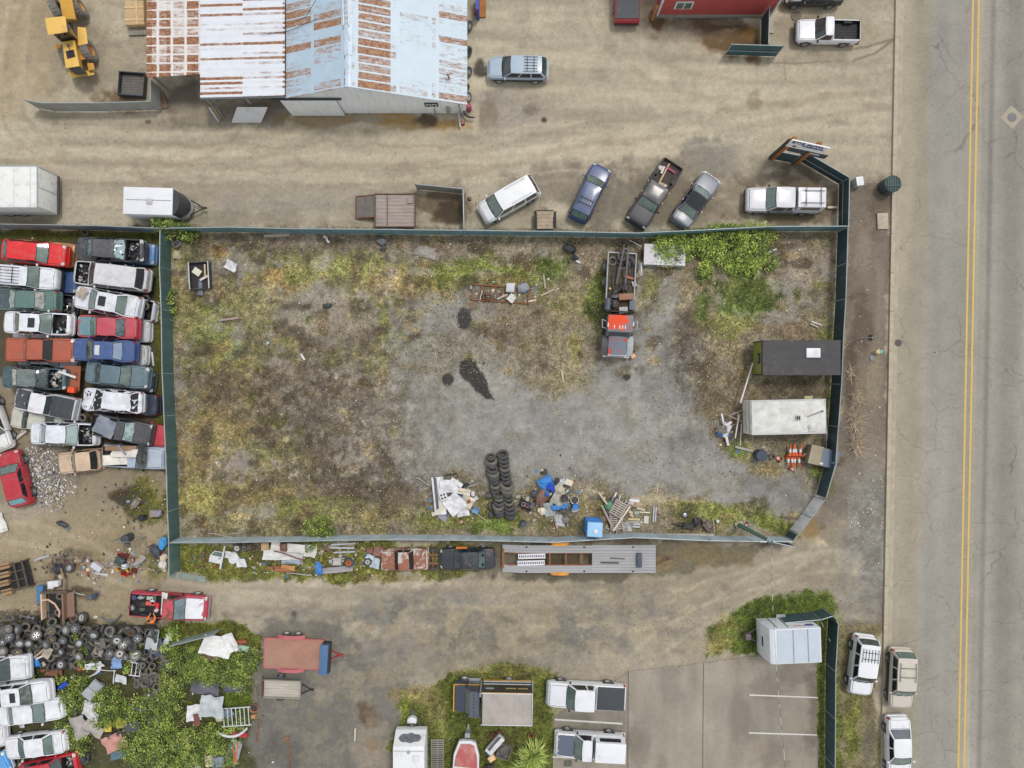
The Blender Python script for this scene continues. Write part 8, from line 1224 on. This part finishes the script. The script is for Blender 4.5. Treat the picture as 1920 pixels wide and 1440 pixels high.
def bush(name,label,cat,blobs,n,size=.15,pal=BR,stems=True):
    """blobs: (X, Y, rx, ry, height) in photo pixels and metres"""
    c0=P(blobs[0][0],blobs[0][1]);root=T(name,label,cat,c0);area=np.array([b[2]*b[3]for b in blobs],float);area/=area.sum();CE=[];TI=[]
    for b,f in zip(blobs,area):
        k=int(n*f);m=max(3,int(k/26));p=P(b[0],b[1])-c0;th=rng.uniform(0,6.283,m);r=np.sqrt(rng.uniform(0,1,m));tuft=np.stack([p.x+r*np.cos(th)*b[2]/S,p.y+r*np.sin(th)*b[3]/S,b[4]*(.25+.75*rng.uniform(.3,1,m))*(1-.55*r**3)],1)
        idx=rng.integers(0,m,k);CE.append(tuft[idx]+rng.normal(size=(k,3))*np.array([.15,.15,.11]));base=pal[rng.integers(0,len(pal),m)][idx];TI.append(base*rng.uniform(.82,1.12,(k,1)))
    CE=np.concatenate(CE);CE[:,2]=np.maximum(CE[:,2],.04);link('foliage',poly_mesh('foliage',leaves(CE,size),4,np.concatenate(TI),LEAF),LEAF,root)
    mb=MB()
    for b in blobs:
        p=P(b[0],b[1])-c0
        for i in range(max(3,int(b[2]*b[3]/60))):a=random.random()*6.28;q=Vector((p.x+math.cos(a)*b[2]/S*random.random(),p.y+math.sin(a)*b[3]/S*random.random(),0));e=q+Vector((random.uniform(-.5,.5),random.uniform(-.5,.5),b[4]*random.uniform(.6,.95)));mb.tube([q,(q+e)/2+Vector((.1,0,.1)),e],.014,5)
    part('stems',mb,M((112,92,70),rough=.9),root);return root
bush('ivy_bush','bright green sprawling bush along the north fence beside the wrecker truck','bush',[(1260,470,44,24,1.0),(1300,455,60,22,1.1),(1360,445,60,22,1.1),(1410,445,40,24,1.2),(1400,480,34,24,1.0),(1330,470,30,14,.9),(1440,490,14,20,.8),(1318,505,14,22,.7),(1405,500,14,20,.7),(1372,500,26,16,.5),(1250,492,26,10,.7),(1350,485,20,12,.6),(1235,455,20,14,.8)],21000,.12,BR*1.1)
bush('ivy_bush','round bright bush growing over the north west fence corner','bush',[(330,432,30,18,1.9),(310,425,16,12,1.8),(360,440,16,12,1.0)],2200,.15)
bush('ivy_bush','small leafy bush on the inside of the west fence','bush',[(322,570,13,22,.9),(316,590,10,18,.8),(318,545,8,10,.7)],700,.17)
bush('ivy_bush','green shoots pushing through the south fence near the white sheets','bush',[(597,990,26,22,.7),(610,1003,22,14,.9),(585,1020,18,8,.6)],1500,.15,BR*.92)
g='bramble thickets in the lower left'
bush('bramble_thicket','large bramble thicket between the car doors and the red flatbed trailer','brambles',[(355,1232,45,22,.9),(420,1250,60,26,.9),(470,1235,26,20,.8),(330,1265,26,40,1.0),(390,1262,50,16,.7),(450,1280,30,20,.6)],17000,.115,BR*.95)
bush('bramble_thicket','tall bramble thicket in the middle of the scrap corner','brambles',[(322,1320,30,50,1.2),(300,1370,40,50,1.1),(265,1395,40,40,.9),(330,1400,50,40,1.0),(250,1340,30,26,.8),(290,1300,14,16,.5),(260,1315,30,20,.8)],16500,.115,BR*.97)
bush('bramble_thicket','bramble thicket beside the white saloons','brambles',[(140,1305,30,26,.9),(205,1310,30,34,1.0),(160,1280,26,14,.7),(205,1335,28,26,.9),(125,1350,16,20,.7),(135,1385,14,30,.7),(160,1395,14,26,.6),(150,1415,14,16,.6)],12500,.112,BR*.97)
bush('bramble_thicket','low brambles growing through the white frame','brambles',[(440,1350,26,20,.85),(400,1370,40,22,.9),(370,1390,40,30,.9),(420,1395,30,20,.8),(400,1425,60,12,.6),(330,1430,40,20,.8)],9500,.11,BR*.98)
bush('bramble_thicket','small bramble clumps in the tyre heap','brambles',[(165,1215,12,14,1.2),(175,1235,22,8,1.1),(265,1215,10,12,1.2),(155,1186,6,10,1.1),(58,1268,16,12,.9),(115,1268,10,8,.6),(240,1245,12,10,.8)],1300,.16)
bush('bramble_thicket','tall shoots beside the car doors','brambles',[(330,1185,10,22,.9),(318,1205,12,14,.8)],500,.17)
# spiky plant
root=T('spiky_plant','large pale green spiky leaved plant beside the parking bay','spiky plant',P(993,1412));CO=[];TI=[]
for cx,cy,n in((0,0,330),(.35,.35,230),(-.35,-.75,160)):
    for i in range(n):
        a=rng.uniform(0,6.283);e=rng.uniform(.1,1.3);L=rng.uniform(.9,1.5)*(1.15-.3*e);d=np.array([math.cos(a)*math.cos(e),math.sin(a)*math.cos(e),math.sin(e)]);s=np.array([-math.sin(a),math.cos(a),0])*.035;b=np.array([cx,cy,.7]);m_=b+d*L*.55;t_=b+d*L;t_[2]-=.35*math.cos(e)*L;CO.append([b-s*.6,b+s*.6,m_+s,m_-s]);CO.append([m_-s,m_+s,t_+s*.1,t_-s*.1]);c=np.array([(178,194,96),(150,172,74),(196,206,120),(120,140,60)][rng.integers(4)],float)*rng.uniform(.85,1.1);TI+=[c,c*1.06]
link('leaves',poly_mesh('leaves',np.array(CO),4,np.array(TI),LEAF),LEAF,root);part('trunk',MB().cyl((0,0,0),(0,0,.75),.14,10,.1).cyl((.3,.3,0),(.35,.35,.7),.1,8).cyl((-.3,-.7,0),(-.35,-.75,.7),.1,8),M((120,100,76),rough=.95),root)
# grass and weeds scattered by the ground fields
def field_at(A,X,Y):
    i=np.clip(np.searchsorted(xs,X),0,len(xs)-1);j=np.clip(np.searchsorted(ys,Y),0,len(ys)-1);return A[j,i]
def scatter(name,label,n,dens,pal,hgt,wid,lean,x=(-42,31),y=(-32,13),blades=4):
    X=rng.uniform(*x,n);Y=rng.uniform(*y,n);k=rng.random(n)<np.clip(field_at(dens,X,Y),0,1)**1.3;X,Y=X[k],Y[k];n=len(X);m=n*blades
    hx=np.repeat(X,blades)+rng.normal(size=m)*.05;hy=np.repeat(Y,blades)+rng.normal(size=m)*.05;a=rng.uniform(0,6.283,m);hh=rng.uniform(.5,1.3,m)*hgt;w_=wid*rng.uniform(.6,1.3,m);z=field_at(zz,hx,hy)-.01
    l=lean*rng.uniform(.4,1.4,m);tip=np.stack([hx+np.cos(a)*l,hy+np.sin(a)*l,z+hh],1);s=np.stack([-np.sin(a)*w_,np.cos(a)*w_,0*a],1);b=np.stack([hx,hy,z],1);co=np.stack([b-s,b+s,tip],1)
    ti=np.repeat(pal[rng.integers(0,len(pal),n)],blades,0)*rng.uniform(.78,1.2,(m,1));g=field_at(G.c,hx,hy);ti=ti*.62+g*.38*rng.uniform(.8,1.2,(m,1))
    return tag(link(name,poly_mesh(name,co,3,ti,GRASSM),GRASSM),label,'grass',None,'stuff')
GP=np.array([(104,128,50),(92,116,44),(132,146,64),(78,100,38),(150,154,80),(116,124,60)],float)
DP=np.array([(186,168,126),(160,144,110),(136,118,92),(108,94,76),(200,184,142),(140,134,78),(164,152,124),(128,132,70)],float)
scatter('grass','short green grass and weeds on the verges and in the lot',90000,np.clip(G.g*.8,0,1),GP,.10,.016,.10)
scatter('dry_weeds','dry straw coloured weeds and dead stalks across the lot',85000,np.clip(G.d*.7,0,1),DP,.11,.013,.17)
scatter('grass','rough weeds growing between the wrecks',26000,np.clip(G.g,0,1),GP*.9,.12,.018,.12,(-42,-27),(-32,13))
tag(bpy.data.objects['grass.001'],'rough weeds growing between the wrecks','grass',None,'stuff')
# dead tall grass on the street side of the fence
for i,(x,y,h_,n)in enumerate(((1604,790,1.0,190),(1604,835,1.0,210),(1604,748,.8,110),(1596,700,.5,60))):
    c0=P(x,y);CO=[];TI=[]
    for k in range(n):
        a=rng.uniform(0,6.283);L=rng.uniform(.5,1.1)*h_*1.4;e=rng.uniform(.1,1.0);b=np.array([rng.normal()*.12,rng.normal()*.26,0]);d=np.array([math.cos(a)*math.cos(e),math.sin(a)*math.cos(e),math.sin(e)]);s=np.array([-math.sin(a),math.cos(a),0])*.017;t_=b+d*L;CO.append([b-s,b+s,t_]);TI.append(np.array((206,186,160),float)*rng.uniform(.7,1.15))
    o=link('dead_grass_clump',poly_mesh('dead_grass_clump',np.array(CO),3,np.array(TI),GRASSM),GRASSM);o.location=c0;tag(o,('largest','southernmost','upper','small northern')[i]+' clump of dead pale grass outside the street fence','grass',None)
# gravel, litter and glass specks
def specks(name,label,pts,pal,size,cat='litter'):
    n=len(pts);X,Y=pts[:,0],pts[:,1];z=field_at(zz,X,Y)+.03;a=rng.uniform(0,6.28,n);s=size*rng.uniform(.4,1.5,n);t_=rng.normal(size=(n,4))*.02;ang=a[:,None]+np.array([0,1.4,3.1,4.6])[None]+rng.normal(size=(n,4))*.3;r=s[:,None]*rng.uniform(.6,1.2,(n,4));co=np.stack([X[:,None]+np.cos(ang)*r,Y[:,None]+np.sin(ang)*r,z[:,None]+abs(t_)],2);tt=pal[rng.integers(0,len(pal),n)]*rng.uniform(.85,1.08,(n,1));return tag(link(name,poly_mesh(name,co,4,tt,GRASSM),GRASSM),label,cat,None,'stuff')
def cloud(n,X,Y,rx,ry):return np.stack([(X+rng.normal(size=n)*rx-960)/S,(720-Y-rng.normal(size=n)*ry)/S],1)
def area(n,x0,x1,y0,y1):return np.stack([(rng.uniform(x0,x1,n)-960)/S,(720-rng.uniform(y0,y1,n))/S],1)
specks('broken_glass_litter','scatter of broken glass, plastic and paper beside the red hatchback',np.concatenate([cloud(650,85,885,22,22),cloud(350,95,925,20,18),cloud(120,60,860,14,10)]),np.array([(226,226,226),(176,176,178),(120,116,112),(206,186,160),(66,66,70),(150,150,156),(240,240,240)],float),.07)
specks('litter','small white bits of litter scattered over the lot and yard',np.concatenate([area(420,320,1580,440,1005),area(60,1585,1655,350,1150),area(150,0,310,900,1150),area(60,320,930,1025,1085),cloud(60,1630,960,24,40),cloud(40,1440,835,8,10),cloud(60,1000,460,160,10),cloud(50,560,590,40,30),cloud(40,1500,480,30,16)]),np.array([(236,236,236),(222,216,206),(200,196,190),(214,180,150)],float),.05)
specks('gravel','loose grey and tan stones on the gravel and dirt',np.concatenate([area(3000,690,1520,540,940),area(2600,330,1570,440,1000),area(2600,480,1640,1090,1280),area(1600,0,1650,200,425),area(900,1585,1655,330,1180),area(900,0,310,890,1160)]),np.array([(190,186,178),(120,116,110),(160,154,146),(96,90,84),(176,160,136),(140,130,116)],float),.035,'gravel')
specks('rubbish_bits','small coloured plastic, paper and cloth bits spilling round the rubbish heaps',np.concatenate([cloud(130,1040,935,22,26),cloud(90,850,940,26,20),cloud(50,985,948,10,8),cloud(90,240,1055,18,18),cloud(40,300,1045,8,16),cloud(140,570,1055,110,14),cloud(70,1360,808,12,14),cloud(80,190,1320,50,50),cloud(60,400,1340,50,40),cloud(60,180,1070,14,12),cloud(40,950,550,30,10)]),np.array([(226,226,226),(206,206,210),(196,180,160),(66,130,200),(60,60,66),(120,88,70),(150,154,158),(186,70,60),(90,92,96),(230,214,190)],float),.11)
specks('wood_splinters','broken grey and tan wood bits round the pallet pile and white sheets',np.concatenate([cloud(120,1165,965,24,22),cloud(60,545,1040,40,14),cloud(40,1020,540,26,14),cloud(50,640,1030,30,8)]),np.array([(176,166,152),(206,196,176),(140,126,110),(190,160,126)],float),.10)
specks('scrap_bits','dark oily metal bits scattered on the wreck yard floor',np.concatenate([cloud(160,125,1055,24,14),cloud(120,250,945,18,22),cloud(120,60,1155,40,8),cloud(120,230,800,60,60),cloud(120,80,700,50,90),cloud(60,475,1026,14,6),cloud(60,640,1052,24,10),cloud(50,1300,985,18,8)]),np.array([(58,56,56),(84,76,70),(110,108,108),(120,84,66),(70,72,80)],float),.10)
# debris clinging in weeds: dead brown stalk mats
specks('dead_leaves','dark and brown dead plant debris lying across the weedy lot',np.concatenate([area(3600,325,760,440,1000),area(2200,760,1130,440,700),area(1600,1200,1570,440,900),area(900,620,900,880,1000),area(800,1300,1450,600,800)]),np.array([(104,88,70),(120,102,80),(92,78,62),(176,160,134),(180,162,126),(140,124,104),(112,106,62)],float),.05,'debris')
# ---------------------------------------------------------------- the person at the red pickup
def skin(name,pts,edges,radii,mat,par,sub=2):
    me=bpy.data.meshes.new(name);me.from_pydata(pts,edges,[]);me.update();o=bpy.data.objects.new(name,me);COL.objects.link(o);sk=o.modifiers.new('skin','SKIN');sk.use_smooth_shade=True;su=o.modifiers.new('sub','SUBSURF');su.levels=su.render_levels=sub
    for i,r in enumerate(radii):me.skin_vertices[0].data[i].radius=(r,r)if not isinstance(r,tuple)else r
    me.skin_vertices[0].data[0].use_root=True
    dg=bpy.context.evaluated_depsgraph_get();nm_=bpy.data.meshes.new_from_object(o.evaluated_get(dg));bpy.data.objects.remove(o);bpy.data.meshes.remove(me);nm_.name=name;nm_.materials.clear();return link(name,nm_,mat,par)
per=T('person','person in an orange work jacket leaning over the bed of the old red pickup','person',P(300,1158));per.rotation_euler.z=R(4)
SKN=M((206,150,120),rough=.6);JK=M((240,134,46),rough=.75,var=.1);TR=M((60,66,84),rough=.85);HR=M((62,44,34),rough=.9)
B=[(0,0,.95),(0,.06,1.15),(0,.16,1.36),(0,.22,1.48),(0,.29,1.58),(0,.33,1.70),
     (.2,.17,1.42),(.30,.34,1.24),(.17,.58,1.14),(.13,.65,1.12),(-.2,.17,1.42),(-.30,.34,1.24),(-.17,.58,1.14),(-.13,.65,1.12),
     (.1,-.01,.9),(.12,.02,.5),(.12,-.06,.1),(.12,.1,.05),(-.1,-.01,.9),(-.13,.06,.5),(-.13,-.02,.1),(-.13,.14,.05)]
E=[(0,1),(1,2),(2,3),(3,4),(4,5),(2,6),(6,7),(7,8),(8,9),(2,10),(10,11),(11,12),(12,13),(0,14),(14,15),(15,16),(16,17),(0,18),(18,19),(19,20),(20,21)]
Rr=[.15,.14,.15,.06,.075,.085,.07,.05,.034,.036,.07,.05,.034,.036,.085,.06,.045,.04,.085,.06,.045,.04]
for s_,w_ in((1,9),(-1,13)):
    for k,(dx,dy,dz)in enumerate(((-.035,.075,-.03),(-.012,.09,-.03),(.012,.085,-.03),(.034,.07,-.03),(-.05,.03,-.01))):
        b=Vector(B[w_]);B.append(tuple(b+Vector((dx*s_,dy,dz))));E.append((w_,len(B)-1));Rr.append(.0095)
skin('body',B,E,Rr,SKN,per)
Jp=B[:1]+[B[1],B[2],tuple(Vector(B[2]).lerp(Vector(B[3]),.6)),B[6],B[7],tuple(Vector(B[7]).lerp(Vector(B[8]),.92)),B[10],B[11],tuple(Vector(B[11]).lerp(Vector(B[12]),.92))]
skin('jacket',Jp,[(0,1),(1,2),(2,3),(2,4),(4,5),(5,6),(2,7),(7,8),(8,9)],[(.19,.17),(.18,.16),(.2,.17),.09,.10,.085,.062,.10,.085,.062],JK,per)
Tp=[B[0],B[14],B[15],B[16],B[18],B[19],B[20]];skin('trousers',Tp,[(0,1),(1,2),(2,3),(0,4),(4,5),(5,6)],[.165,.11,.085,.075,.11,.085,.075],TR,per)
part('hair',MB().blob((0,.30,1.70),(.098,.11,.09),.08,3,3),HR,per);part('nose',MB().blob((0,.415,1.63),(.015,.022,.02),0,1,1),SKN,per);part('eyes',MB().blob((.035,.405,1.665),(.012,.008,.008),0,1,1).blob((-.035,.405,1.665),(.012,.008,.008),0,1,1),BLACK,per)
for s_ in(1,-1):part('ear',MB().blob((s_*.088,.31,1.65),(.012,.025,.035),0,1,1),SKN,per);part('boot',MB().box((s_*.125,.06,.06),(.1,.28,.12)),BLACK,per,bevel=.03)
